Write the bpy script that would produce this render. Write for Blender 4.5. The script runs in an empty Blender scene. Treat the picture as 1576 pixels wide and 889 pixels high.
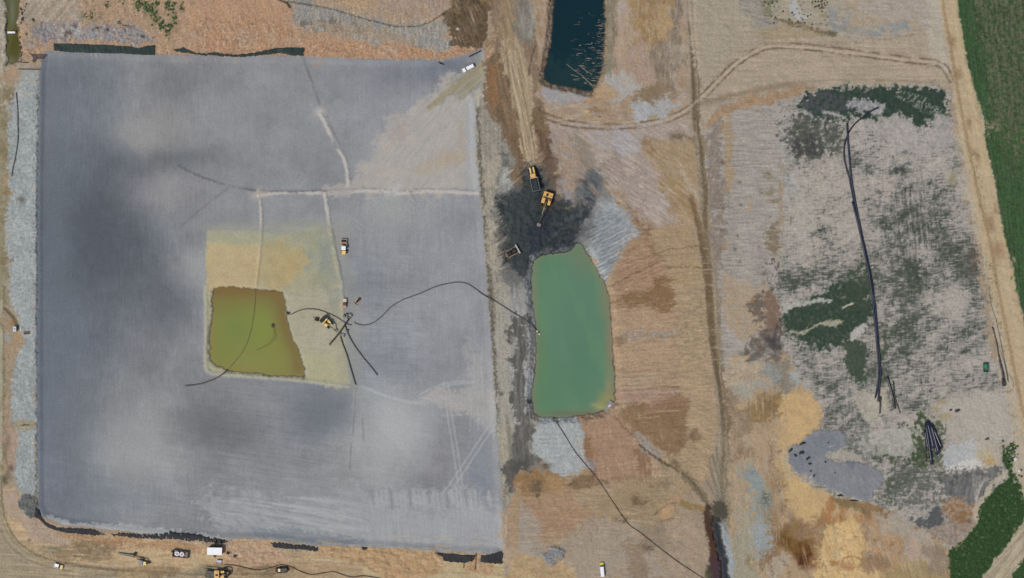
import bpy, bmesh, math, random
import numpy as np
from mathutils import Vector, Matrix

# ------------------------------------------------------------------ camera, sky, sun, exposure
SC = 0.28                      # metres on the ground for one image pixel (u right, v down)
CU, CV = 788.0, 444.5          # image pixel straight below the camera
CAMH = 900.0                   # chosen camera height in metres
scene = bpy.context.scene
cam_data = bpy.data.cameras.new("camera")
cam = bpy.data.objects.new("camera", cam_data)
scene.collection.objects.link(cam)
cam.location = (0, 0, CAMH)
cam.rotation_euler = (0, 0, 0)
cam_data.sensor_width = 36.0
cam_data.lens = 36.0 * CAMH / (1576 * SC)
cam_data.clip_start = 1.0
cam_data.clip_end = 20000.0
scene.camera = cam

SUN_EL = math.radians(57)
SUN_DIR = Vector((-0.78, -0.62, 0)).normalized() * math.cos(SUN_EL) + Vector((0, 0, math.sin(SUN_EL)))
world = bpy.data.worlds.new("World")
scene.world = world
world.use_nodes = True
nt = world.node_tree
bg = nt.nodes["Background"]
sky = nt.nodes.new("ShaderNodeTexSky")
sky.sky_type = 'NISHITA'
sky.sun_disc = False
sky.sun_elevation = SUN_EL
sky.sun_rotation = math.atan2(SUN_DIR.x, SUN_DIR.y)
sky.dust_density = 3.0
nt.links.new(sky.outputs[0], bg.inputs[0])
bg.inputs[1].default_value = 0.11
sun_data = bpy.data.lights.new("sun", 'SUN')
sun_data.energy = 2.6
sun_data.angle = math.radians(0.6)
sun_data.color = (1.0, 0.93, 0.84)
sun = bpy.data.objects.new("sun", sun_data)
scene.collection.objects.link(sun)
sun.rotation_euler = SUN_DIR.to_track_quat('Z', 'Y').to_euler()
sun.location = (-300, -250, 500)
scene.view_settings.view_transform = 'Standard'
scene.view_settings.look = 'None'
scene.view_settings.exposure = -0.20
scene.view_settings.gamma = 1.0
scene.view_settings.use_curve_mapping = False

# ------------------------------------------------------------------ image-pixel canvas (ground colours and heights)
STEP = 1.25
MARG = 60.0
us = np.arange(-MARG, 1576 + MARG + STEP, STEP, dtype=np.float32)
vs = np.arange(-MARG, 889 + MARG + STEP, STEP, dtype=np.float32)
NX, NY = len(us), len(vs)
COL = np.zeros((NY, NX, 3), np.float32)     # soil / plant colours
HT = np.zeros((NY, NX), np.float32)         # metres
GR = np.full((NY, NX), 0.5, np.float32)     # graininess of the surface

def perlin_tile(w, h, cx, cy, rng):
    g = rng.random((cy, cx)) * 2 * np.pi
    gx, gy = np.cos(g).astype(np.float32), np.sin(g).astype(np.float32)
    x = np.arange(w, dtype=np.float32) * cx / w
    y = np.arange(h, dtype=np.float32) * cy / h
    ix = np.floor(x).astype(int); iy = np.floor(y).astype(int)
    fx = (x - ix)[None, :]; fy = (y - iy)[:, None]
    ix1 = (ix + 1) % cx; iy1 = (iy + 1) % cy
    sx = fx * fx * fx * (fx * (fx * 6 - 15) + 10); sy = fy * fy * fy * (fy * (fy * 6 - 15) + 10)
    def d(jy, jx, oy, ox):
        a = gx[jy][:, jx]; b = gy[jy][:, jx]
        return a * (fx - ox) + b * (fy - oy)
    n0 = d(iy, ix, 0, 0) * (1 - sx) + d(iy, ix1, 0, 1) * sx
    n1 = d(iy1, ix, 1, 0) * (1 - sx) + d(iy1, ix1, 1, 1) * sx
    return n0 * (1 - sy) + n1 * sy

TW, TH = 2048, 1024
TEX = {}
def tex(wl):
    if wl not in TEX:
        rng = np.random.default_rng(int(wl * 7 + 3))
        t = np.zeros((TH, TW), np.float32); amp = 1.0; w = wl / STEP
        for _ in range(5):
            cx, cy = max(2, round(TW / w)), max(2, round(TH / w))
            if cx > TW or w < 1.3: break
            t += amp * perlin_tile(TW, TH, cx, cy, rng); amp *= 0.58; w /= 2.03
        t -= t.mean(); t /= t.std()
        TEX[wl] = t
    return TEX[wl]
_seed = [11]
def patch(wl, sl, seed=None):
    if seed is None:
        _seed[0] += 1; seed = _seed[0]
    t = tex(wl)
    r = np.random.default_rng(seed * 977 + 5)
    oy, ox = int(r.integers(0, TH)), int(r.integers(0, TW))
    yi = (np.arange(sl[0], sl[1]) + oy) % TH; xi = (np.arange(sl[2], sl[3]) + ox) % TW
    return t[yi][:, xi]
def aniso(U, V, along, across, ang, seed=None, octs=3):
    """streaky gradient noise stretched along a compass direction (degrees, image sense)"""
    if seed is None:
        _seed[0] += 1; seed = _seed[0]
    r = np.random.default_rng(seed * 31 + 7)
    gt = (r.random(65536) * 2 * np.pi); GX = np.cos(gt).astype(np.float32); GY = np.sin(gt).astype(np.float32)
    c, s = math.cos(math.radians(ang)), math.sin(math.radians(ang))
    A = (U * c + V * s) / along + 100.3; B = (-U * s + V * c) / across + 200.7
    out = np.zeros(A.shape, np.float32); amp = 1.0
    for o in range(octs):
        x = A * 2 ** o + 17 * o; y = B * 2 ** o + 31 * o
        ix = np.floor(x).astype(np.int32); iy = np.floor(y).astype(np.int32)
        fx = (x - ix).astype(np.float32); fy = (y - iy).astype(np.float32)
        sx = fx * fx * (3 - 2 * fx); sy = fy * fy * (3 - 2 * fy)
        def d(a, b):
            k = ((ix + a) * 73 + (iy + b) * 1009 + ((ix + a) * (iy + b)) * 7) & 65535
            return GX[k] * (fx - a) + GY[k] * (fy - b)
        out += amp * ((d(0, 0) * (1 - sx) + d(1, 0) * sx) * (1 - sy) + (d(0, 1) * (1 - sx) + d(1, 1) * sx) * sy)
        amp *= 0.55
    return out / 0.33
def sstep(lo, hi, x):
    t = np.clip((x - lo) / (hi - lo), 0, 1)
    return t * t * (3 - 2 * t)
def hexc(h):
    h = h.lstrip('#')
    return np.array([int(h[i:i + 2], 16) / 255 for i in (0, 2, 4)], np.float32)
def lin(c):
    c = np.asarray(c, np.float32)
    return np.where(c <= 0.04045, c / 12.92, ((c + 0.055) / 1.055) ** 2.4)
def box_sl(u0, v0, u1, v1, m=0):
    j0 = int(np.clip(math.floor((u0 - m + MARG) / STEP), 0, NX)); j1 = int(np.clip(math.ceil((u1 + m + MARG) / STEP) + 1, 0, NX))
    i0 = int(np.clip(math.floor((v0 - m + MARG) / STEP), 0, NY)); i1 = int(np.clip(math.ceil((v1 + m + MARG) / STEP) + 1, 0, NY))
    return (i0, max(i1, i0 + 1), j0, max(j1, j0 + 1))
def grid(sl):
    return np.meshgrid(us[sl[2]:sl[3]], vs[sl[0]:sl[1]])
def cr(pts, n=6, closed=False):
    """Catmull-Rom curve through the points"""
    p = [np.array(q, float) for q in pts]; out = []
    N = len(p); segs = N if closed else N - 1
    for i in range(segs):
        if closed: a, b, c, d = p[(i - 1) % N], p[i], p[(i + 1) % N], p[(i + 2) % N]
        else: a, b, c, d = p[max(i - 1, 0)], p[i], p[i + 1], p[min(i + 2, N - 1)]
        for k in range(n):
            t = k / n
            out.append(0.5 * ((2 * b) + (-a + c) * t + (2 * a - 5 * b + 4 * c - d) * t * t + (-a + 3 * b - 3 * c + d) * t ** 3))
    if not closed: out.append(p[-1])
    return [tuple(q) for q in out]
def sdf_poly(U, V, pts):
    d = np.full(U.shape, 1e9, np.float32); inside = np.zeros(U.shape, bool)
    n = len(pts)
    for i in range(n):
        x0, y0 = pts[i][:2]; x1, y1 = pts[(i + 1) % n][:2]
        ex, ey = x1 - x0, y1 - y0; L = ex * ex + ey * ey + 1e-9
        wx, wy = U - x0, V - y0
        t = np.clip((wx * ex + wy * ey) / L, 0, 1)
        np.minimum(d, (wx - ex * t) ** 2 + (wy - ey * t) ** 2, out=d)
        if y0 != y1:
            c = ((V >= y0) != (V >= y1)) & (U < x0 + (V - y0) * ex / ey)
            inside ^= c
    d = np.sqrt(d)
    return np.where(inside, -d, d)
def sdf_line(U, V, pts):
    d = np.full(U.shape, 1e9, np.float32)
    for i in range(len(pts) - 1):
        x0, y0 = pts[i][:2]; x1, y1 = pts[i + 1][:2]
        ex, ey = x1 - x0, y1 - y0; L = ex * ex + ey * ey + 1e-9
        wx, wy = U - x0, V - y0
        t = np.clip((wx * ex + wy * ey) / L, 0, 1)
        np.minimum(d, (wx - ex * t) ** 2 + (wy - ey * t) ** 2, out=d)
    return np.sqrt(d)
def warp(sl, U, V, amt, wl, fine):
    if amt:
        U = U + amt * 0.6 * patch(wl, sl); V = V + amt * 0.6 * patch(wl, sl)
    if fine:
        U = U + fine * 0.6 * patch(5, sl); V = V + fine * 0.6 * patch(5, sl)
    return U, V

class Mk:
    """a soft mask over part of the image-pixel grid"""
    def __init__(s, sl, a): s.sl = sl; s.a = a
    @property
    def ix(s): return (slice(s.sl[0], s.sl[1]), slice(s.sl[2], s.sl[3]))
    def n(s, wl, lo, hi, k=1.0): return Mk(s.sl, s.a * sstep(lo, hi, patch(wl, s.sl)) * k)
    def s(s, along, across, ang, lo, hi, octs=3):
        U, V = grid(s.sl); return Mk(s.sl, s.a * sstep(lo, hi, aniso(U, V, along, across, ang, octs=octs)))
    def c(s, h, al=1.0):
        m = (s.a * al)[..., None]; COL[s.ix] = COL[s.ix] * (1 - m) + hexc(h) * m; return s
    def mot(s, h, wl, al=0.6): s.n(wl, -1.2, 1.6).c(h, al); return s
    def mul(s, f): COL[s.ix] *= (1 + (f - 1) * s.a)[..., None]; return s
    def tone(s, wl, amt):
        COL[s.ix] *= (1 + amt * s.a * patch(wl, s.sl))[..., None]; return s
    def stone(s, along, across, ang, amt, octs=3, hh=0.0):
        U, V = grid(s.sl); q = aniso(U, V, along, across, ang, octs=octs)
        COL[s.ix] *= (1 + amt * s.a * q)[..., None]
        if hh: HT[s.ix] += hh * s.a * q
        return s
    def h(s, dz): HT[s.ix] += dz * s.a; return s
    def hn(s, wl, dz): HT[s.ix] += dz * s.a * patch(wl, s.sl); return s
    def g(s, v): GR[s.ix] = GR[s.ix] * (1 - s.a) + v * s.a; return s
    def x(s, o):
        i0, i1, j0, j1 = max(s.sl[0], o.sl[0]), min(s.sl[1], o.sl[1]), max(s.sl[2], o.sl[2]), min(s.sl[3], o.sl[3])
        i1 = max(i1, i0); j1 = max(j1, j0)
        return Mk((i0, i1, j0, j1), s.a[i0 - s.sl[0]:i1 - s.sl[0], j0 - s.sl[2]:j1 - s.sl[2]] * o.a[i0 - o.sl[0]:i1 - o.sl[0], j0 - o.sl[2]:j1 - o.sl[2]])
def P(pts, edge=1.5, w=3, wl=30, f=1.5, sm=True):
    if sm: pts = cr(pts, 3, True)
    xs = [p[0] for p in pts]; ys = [p[1] for p in pts]
    sl = box_sl(min(xs), min(ys), max(xs), max(ys), edge + w + f + 2)
    U, V = grid(sl); U, V = warp(sl, U, V, w, wl, f)
    sd = sdf_poly(U, V, pts)
    if edge >= 2 and f > 0: sd = sd + edge * (.34 * patch(10, sl) + .22 * patch(3, sl))
    if 3 <= edge < 10: edge = 1.2 + edge * .22
    return Mk(sl, sstep(edge, -edge, sd))
def L(pts, width, edge=1.0, w=0, wl=30, f=0.5, sm=True):
    if sm and len(pts) > 2: pts = cr(pts, 5)
    xs = [p[0] for p in pts]; ys = [p[1] for p in pts]
    sl = box_sl(min(xs), min(ys), max(xs), max(ys), width + edge + w + f + 2)
    U, V = grid(sl); U, V = warp(sl, U, V, w, wl, f)
    return Mk(sl, sstep(edge, -edge, sdf_line(U, V, pts) - width / 2))
def B(u, v, ru, rv, ang=0, w=0):
    """soft round patch"""
    r = max(ru, rv) * 1.9
    sl = box_sl(u - r, v - r, u + r, v + r)
    U, V = grid(sl)
    if w: U, V = warp(sl, U, V, w, 30, 1)
    c, s = math.cos(math.radians(ang)), math.sin(math.radians(ang))
    a = ((U - u) * c + (V - v) * s) / ru; b = (-(U - u) * s + (V - v) * c) / rv
    return Mk(sl, np.exp(-(a * a + b * b)) * sstep(1.9, 1.4, np.sqrt(a * a + b * b)))
def R(u0, v0, u1, v1, e=6, w=4, wl=30, f=1): return P([(u0, v0), (u1, v0), (u1, v1), (u0, v1)], e, w, wl, f, False)
def marble(reg, amp1, amp2):
    """let neighbouring soils flow into each other"""
    sl = reg.sl; I, J = np.meshgrid(np.arange(sl[0], sl[1]), np.arange(sl[2], sl[3]), indexing='ij')
    for wl, amp in ((26, amp1), (9, amp2)):
        y = np.clip(I + reg.a * amp * patch(wl, sl) / STEP, 0, NY - 1.01); x = np.clip(J + reg.a * amp * patch(wl, sl) / STEP, 0, NX - 1.01)
        y0 = y.astype(int); x0 = x.astype(int); fy = (y - y0)[..., None].astype(np.float32); fx = (x - x0)[..., None].astype(np.float32)
        COL[reg.ix] = ((COL[y0, x0] * (1 - fx) + COL[y0, x0 + 1] * fx) * (1 - fy) + (COL[y0 + 1, x0] * (1 - fx) + COL[y0 + 1, x0 + 1] * fx) * fy)
def drag(reg, ang, amp, along=40, across=3):
    """soil smeared along the direction the blades and tracks worked"""
    sl = reg.sl; U, V = grid(sl); q = reg.a * amp * aniso(U, V, along, across, ang, octs=3) / STEP
    I, J = np.meshgrid(np.arange(sl[0], sl[1]), np.arange(sl[2], sl[3]), indexing='ij')
    y = np.clip(I + q * math.sin(math.radians(ang)), 0, NY - 1.01); x = np.clip(J + q * math.cos(math.radians(ang)), 0, NX - 1.01)
    y0 = y.astype(int); x0 = x.astype(int); fy = (y - y0)[..., None].astype(np.float32); fx = (x - x0)[..., None].astype(np.float32)
    COL[reg.ix] = ((COL[y0, x0] * (1 - fx) + COL[y0, x0 + 1] * fx) * (1 - fy) + (COL[y0 + 1, x0] * (1 - fx) + COL[y0 + 1, x0 + 1] * fx) * fy)
def tracks(pts, gap, width, h, al=0.6, dz=-0.12, edge=1.0, n=1, spread=0, f=0.6):
    """pairs of wheel ruts along a curve"""
    pts = cr(pts, 5); rnd = random.Random(int(pts[0][0] * 7 + pts[0][1]))
    for _ in range(n):
        o = rnd.uniform(-spread, spread)
        for sgn in (-1, 1):
            q = []
            for i, p in enumerate(pts):
                a = pts[max(i - 1, 0)]; b = pts[min(i + 1, len(pts) - 1)]
                dx, dy = b[0] - a[0], b[1] - a[1]; Ln = math.hypot(dx, dy) + 1e-6
                k = o + sgn * gap / 2
                q.append((p[0] - dy / Ln * k, p[1] + dx / Ln * k))
            m = L(q, width, edge, f=f, sm=False); m.n(30, -1.5, 0.6).c(h, al); m.h(dz)
# ------------------------------------------------------------------ ground colours, drawn feature by feature at image pixel coordinates
ALL = Mk((0, NY, 0, NX), np.ones((NY, NX), np.float32))
ALL.c('#9c8872').mot('#a89078', 64, .6).mot('#8d7c69', 24, .5).hn(40, .10).hn(10, .035)

# ---- north-west: orange earth slope above the lined basin
m = R(-60, -60, 745, 95, 8, 6).c('#a98a6e').mot('#b48f6c', 40, .8).mot('#a08068', 16, .6).g(.9)
m.stone(26, 5, 75, .03, hh=.03); m.n(5, 1.2, 2).c('#6d5648', .45); m.n(5, 1.3, 2).c('#c4ab94', .4)
R(28, -60, 125, 38, 10, 6).c('#9f9180').stone(40, 6, -50, .06, hh=.05)
R(290, -60, 450, 72, 14, 8).c('#b0876a').mot('#b98b62', 24, .6)
m = P([(300, 40), (345, 25), (440, 40), (500, 60), (680, 74), (745, 78), (740, 92), (500, 90), (330, 84)], 4, 5).c('#a87f60').mot('#bb8a63', 16, .7)
m.hn(8, .07); m.n(5, .9, 1.6).c('#7c6150', .4); m.n(5, 1.1, 1.7).c('#cbb39c', .5)
for (a, b, c, d) in [(296, 40, 322, 64), (360, 50, 398, 72), (440, 58, 470, 70), (575, 72, 612, 90)]:
    R(a, b, c, d, 6, 6).n(5, 0, 1.0).c('#a9a49c', .6)
# rubble band
m = P([(52, 40), (80, 34), (135, 40), (205, 38), (216, 52), (243, 60), (205, 66), (120, 62), (78, 62), (52, 50)], 3, 5, 16, 2)
m.c('#87868c', .95); m.mot('#9a8b86', 10, .7); m.n(5, .9, 1.6).c('#b0afae', .6); m.n(5, 1.1, 1.7).c('#504f52', .7); m.hn(5, .10); m.g(1)
for u, v, r, h in [(58, 46, 11, '#7d7872'), (70, 50, 9, '#7c7d90'), (47, 65, 10, '#8b8783'), (67, 64, 7, '#7f7c88'), (140, 50, 10, '#90929a'), (170, 54, 8, '#8a8c94')]:
    B(u, v, r, r * .8, w=3).c(h, .8).hn(5, .15)
for u, v, w_, h_ in [(109, 48, 3, 7), (117, 42, 3, 6), (101, 52, 3, 4), (223, 56, 4, 3), (236, 58, 2, 2), (165, 44, 4, 3), (196, 40, 8, 1.5), (150, 42, 6, 2), (40, 50, 2.5, 2), (52, 30, 2, 2), (98, 42, 2, 4), (108, 62, 1.6, 4)]:
    B(u, v, w_, h_, w=2).c('#2e2f33', .9)
for u, v, w_, h_ in [(118, 46, 4, 8), (98, 46, 3, 6), (113, 45, 3, 5)]: B(u, v, w_, h_, 20, w=2).c('#c9cccc', .6)
# weeds on the slope
for u, v, a, b, ang in [(214, 8, 4, 9, -20), (226, 10, 8, 14, -30), (236, 26, 6, 14, -30), (248, 36, 3, 10, -10), (259, 44, 5, 14, -5), (268, 24, 4, 16, 0), (240, 8, 3, 12, 0), (258, 6, 3, 10, 0), (165, 7, 4, 3, 0), (188, 4, 5, 3, 0), (140, 24, 12, 8, 0), (182, 32, 3, 2, 0), (278, 14, 3, 8, 0)]:
    B(u, v, a, b, ang, w=4).n(5, -.3, .5).c('#4c5f35', .85); B(u, v, a * 1.4, b * 1.2, ang, w=4).n(5, .6, 1.2).c('#33432a', .7)
# grey fan of graded gravel with a curved channel
m = P([(436, -60), (448, 4), (456, 30), (470, 42), (520, 52), (590, 64), (650, 72), (690, 74), (688, 50), (694, 26), (702, -60)], 3, 5).c('#8f8d86').mot('#989084', 24, .6)
m.stone(22, 3.2, 95, .06, hh=.06); m.mot('#85868a', 30, .5)
P([(455, 25), (500, 28), (560, 36), (560, 48), (500, 44), (456, 38)], 8, 6).n(16, -.5, 1).c('#6a6356', .8)
P([(480, 38), (560, 44), (640, 58), (600, 64), (500, 50)], 5, 5).c('#a1876b', .6)
m = P([(470, -60), (480, 4), (520, 12), (560, 24), (600, 34), (640, 36), (668, 30), (690, 16), (710, -60)], 2, 3).c('#a38b72').mot('#ae8c68', 24, .8).mot('#9c8a80', 40, .6)
m.stone(30, 8, -15, .04); R(580, -60, 700, 24, 14, 6).c('#9d8a7c', .7); B(560, 4, 30, 16).c('#b28f66', .6)
L([(440, -40), (438, 0), (452, 3), (500, 11), (540, 22), (575, 32), (610, 40), (645, 39), (668, 30), (690, 14)], 1.6, .9, f=.8).c('#4c483c', .9).h(-.3)
L([(442, 4), (446, 10)], 4, 1).c('#35332c'); L([(425, -3), (440, 4)], 2, 1).c('#35332c')
# brown wet stockpile ground
m = P([(692, -60), (696, 0), (682, 22), (688, 40), (700, 54), (690, 70), (720, 74), (742, 74), (750, 50), (752, 20), (762, -60)], 1.5, 4, 16).c('#61503a').mot('#6b5a45', 20, .8).mot('#54432f', 12, .5)
m.hn(12, .12)
P([(738, -60), (745, 0), (755, 26), (770, 50), (800, 60), (800, -60)], 8, 8).c('#7c6041', .85).stone(40, 5, 85, .07)
P([(748, 72), (742, 60), (756, 40), (764, 24), (782, 30), (790, 60), (780, 95), (760, 100)], 5, 8).c('#9a7e5f').stone(30, 4, -50, .10)
B(705, 44, 3, 2).c('#b8b0a4')
# ---- west margin
m = R(-60, -60, 14, 949, 3, 3).c('#9a917c').mot('#a59e92', 16, .8)
R(-60, 100, 12, 900, 3, 4).c('#8d8468').mot('#7f7358', 16, .7).n(8, 0, 1).c('#9d9275', .6)
R(-60, 460, 5, 790, 1.5, 1).c('#a19b83'); L([(6, 440), (5.5, 600), (5, 700), (6, 770)], 2, 1.2).c('#6d6346', .8)
R(2, 20, 9, 160, 4, 3).c('#b2a898', .8)
for v in (190, 235, 290, 330, 400, 500, 560, 610, 715): B(10, v, 7, 12, w=5).c('#7b6b48', .75)
for v in (140, 150): B(12, v, 8, 8, w=5).c('#7b6a4a', .8)
for u, v, r, h in [(14, 280, 9, '#a78b6e'), (22, 302, 6, '#a8764f'), (8, 117, 8, '#9a7a60'), (18, 115, 12, '#ad8c6d'), (27, 150, 8, '#766d58'), (20, 142, 7, '#7f7358')]: B(u, v, r, r, w=4).c(h, .8)
# pale crushed stone strip
strip = P([(34, 112), (46, 106), (60, 108), (58, 300), (56, 500), (55, 700), (56, 765), (36, 762), (24, 740), (16, 690), (26, 664), (16, 640), (18, 590), (26, 550), (26, 500), (14, 470), (16, 440), (14, 400), (8, 350), (10, 320), (18, 300), (14, 270), (12, 200), (20, 150)], 1.5, 3, 10, 3, False)
strip.c('#98a0a3').mot('#a6abaa', 10, .8).mot('#8c9598', 24, .6).g(.7).hn(5, .035); strip.stone(24, 3, 80, .03); strip.n(5, .9, 1.6).c('#7b8587', .6)
R(26, 100, 60, 150, 8, 8).n(16, -.5, .8).c('#a4a296', .6)
R(14, 540, 56, 665, 6, 5).n(8, -.2, 1).c('#7f888b', .45); R(14, 665, 56, 765, 6, 5).n(5, 0, 1).c('#7f888b', .45)
for v in (345, 365, 380, 395, 410): L([(8, v), (20 + (v * 7) % 13, v - 12)], 1.5, 1).c('#a8a79f', .8)
m = P([(8, 470), (18, 478), (28, 495), (33, 510), (36, 530), (26, 545), (22, 558), (10, 560), (6, 520)], 2, 3).c('#98856c').mot('#a88c70', 8, .7)
L([(8, 474), (16, 482), (24, 492), (28, 505)], 4.5, 1.4).c('#65604c', .9).h(-.4)
B(18, 494, 5, 5, w=2).c('#96673d', .8); B(12, 518, 6, 6, w=2).c('#8e9496', .9); B(27, 520, 6, 12, w=2).c('#ae8a60', .7)
P([(6, 555), (16, 556), (14, 600), (16, 650), (26, 664), (18, 700), (14, 740), (5, 760)], 3, 3).c('#a58c72').mot('#8b7c62', 10, .7)
for u, v, a, b in [(33, 307, 6, 6), (18, 398, 3, 3), (20, 329, 1.5, 1.5)]: B(u, v, a, b, w=2).c('#5e6058', .9)
P([(26, 650), (50, 648), (52, 656), (28, 660)], 3, 2).c('#9a8a68', .9); L([(34, 654), (44, 654)], 1.6, .8).c('#3c3a30')
P([(8, 660), (24, 664), (26, 690), (22, 720), (10, 720)], 4, 4).c('#a98b78', .8); B(17, 720, 4, 5).c('#6d5140', .9); B(8, 690, 4, 30, w=4).c('#6c6349', .7); B(10, 735, 6, 10, w=4).c('#55523a', .8)
# ---- south-west: pale orange earth and curved track
m = P([(4, 750), (24, 755), (58, 790), (100, 818), (200, 826), (330, 838), (480, 850), (600, 850), (780, 870), (800, 949), (-60, 949), (-60, 750)], 5, 5).c('#b59a76').mot('#bfa176', 30, .8).mot('#a98b6c', 16, .5).stone(60, 4, 2, .045, hh=.04)
P([(6, 755), (30, 758), (58, 792), (100, 822), (90, 850), (40, 815), (16, 790)], 4, 6).c('#a88f7a').mot('#b09a86', 10, .7)
P([(65, 845), (100, 838), (180, 832), (186, 850), (160, 862), (110, 862), (80, 858)], 6, 6).c('#8b7258', .75)
P([(120, 835), (175, 832), (190, 850), (160, 860), (130, 858)], 6, 5).n(10, -.6, .8).c('#7c6a50', .7)
for r in (5, 9, 14): L([(110 + r, 845), (118, 837 + r / 3), (132, 840), (138, 850), (130, 858 - r / 3), (114, 856)], 1.2, 1).c('#70593e', .5)
B(82, 845, 14, 7, w=4).c('#77765f', .7); B(45, 831, 3, 2).c('#6b5c5f')
P([(-60, 800), (0, 830), (30, 868), (80, 949), (-60, 949)], 5, 5).c('#a09b8e').mot('#949a98', 10, .8)
m = P([(-60, 700), (2, 760), (8, 800), (26, 832), (60, 856), (100, 868), (180, 876), (330, 880), (800, 886), (800, 949), (40, 949), (-10, 860), (-60, 830)], 4, 3, 30, 1).c('#9a8a6f').mot('#a39376', 20, .7)
m.stone(80, 3, 3, .06)
road_w = [(2, 740), (6, 790), (24, 828), (54, 852), (90, 864), (130, 872), (200, 878), (320, 884)]
for off, hx, al in [(0, '#6f6349', .8), (5, '#8b7d60', .6), (9, '#a5977c', .6), (13, '#83765a', .6), (17, '#a29a86', .5)]:
    L([(p[0] - off * .8, p[1] + off * .7) for p in road_w], 2.6, 1.4, f=1).c(hx, al).h(-.1)
L([(100, 866), (140, 872), (180, 877)], 4, 2).c('#6f604a', .7)
P([(180, 874), (270, 872), (268, 886), (185, 888)], 3, 4).c('#7d6347', .6)
R(180, 880, 230, 949, 6, 5).c('#a58c62', .7); R(560, 862, 790, 949, 10, 8).c('#b7a377', .8).stone(60, 4, 3, .05)
R(330, 858, 480, 949, 6, 6).c('#9d8462', .7).stone(70, 3, 2, .06); P([(375, 868), (450, 872), (450, 882), (370, 880)], 4, 4).c('#6f5138', .5)
B(320, 878, 16, 14, w=3).c('#5b6153', .55)
# orange repaired bank pads along the basin's southern rim
for pts, h1, h2 in [([(352, 832), (366, 826), (415, 829), (418, 842), (440, 858), (420, 872), (350, 866), (345, 845)], '#b6967a', '#b38c6a'),
                    ([(492, 842), (520, 838), (560, 840), (640, 844), (668, 848), (682, 862), (660, 889), (600, 900), (560, 870), (492, 852)], '#b59268', '#b0875e'),
                    ([(716, 862), (724, 852), (740, 854), (744, 866), (760, 868), (758, 882), (720, 878)], '#b4906c', '#ad845e')]:
    P(pts, 2, 3).c(h1).mot(h2, 12, .8).hn(12, .15)
P([(90, 820), (200, 828), (330, 840), (350, 848), (340, 852), (200, 842), (100, 828)], 2, 3).c('#a8774f', .6)
P([(185, 844), (330, 848), (335, 866), (190, 866)], 5, 4).c('#c0a377', .8)
for i in range(26):
    u = 185 + i * 14.6; B(u, 862 + (i * 37) % 12, 12, 1.5, w=2).c('#8f7655' if i % 2 else '#c4a67a', .6)
B(535, 880, 10, 4, w=3).c('#a3a19a', .8); B(410, 882, 8, 6, w=3).c('#6c6148', .7)
m = R(455, 870, 560, 900, 8, 6).c('#a98b66', .6)
# dark wet silt pile at the corner
m = P([(30, 766), (38, 760), (52, 764), (57, 778), (58, 792), (48, 796), (36, 790), (29, 780)], 1.5, 2, 10).c('#5a6062').mot('#6a6c68', 8, .8).h(.6).hn(5, .15)

# ------------------------------------------------------------------ the lined basin
BAS = [(62, 84), (72, 78), (160, 81), (238, 84), (330, 86), (470, 86), (560, 91), (680, 92), (715, 84), (743, 74), (750, 100), (750, 134), (727, 146), (733, 170), (733, 240), (741, 300), (747, 380), (752, 450), (757, 520), (763, 590), (766, 640), (768, 700), (774, 780), (778, 852), (720, 850), (640, 845), (560, 841), (480, 838), (420, 830), (340, 829), (250, 824), (150, 812), (95, 806), (66, 795), (58, 780), (56, 600), (56, 300), (60, 110)]
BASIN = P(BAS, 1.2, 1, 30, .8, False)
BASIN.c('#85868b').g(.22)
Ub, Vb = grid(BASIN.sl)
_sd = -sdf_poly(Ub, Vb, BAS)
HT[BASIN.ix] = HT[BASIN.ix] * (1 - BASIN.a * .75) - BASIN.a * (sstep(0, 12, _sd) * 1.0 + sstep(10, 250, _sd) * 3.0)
def bb(u, v, ru, rv, h, al, ang=0): B(u, v, ru * 1.12, rv * 1.12, ang, w=6).x(BASIN).c(h, min(1, al * 1.25))
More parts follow.
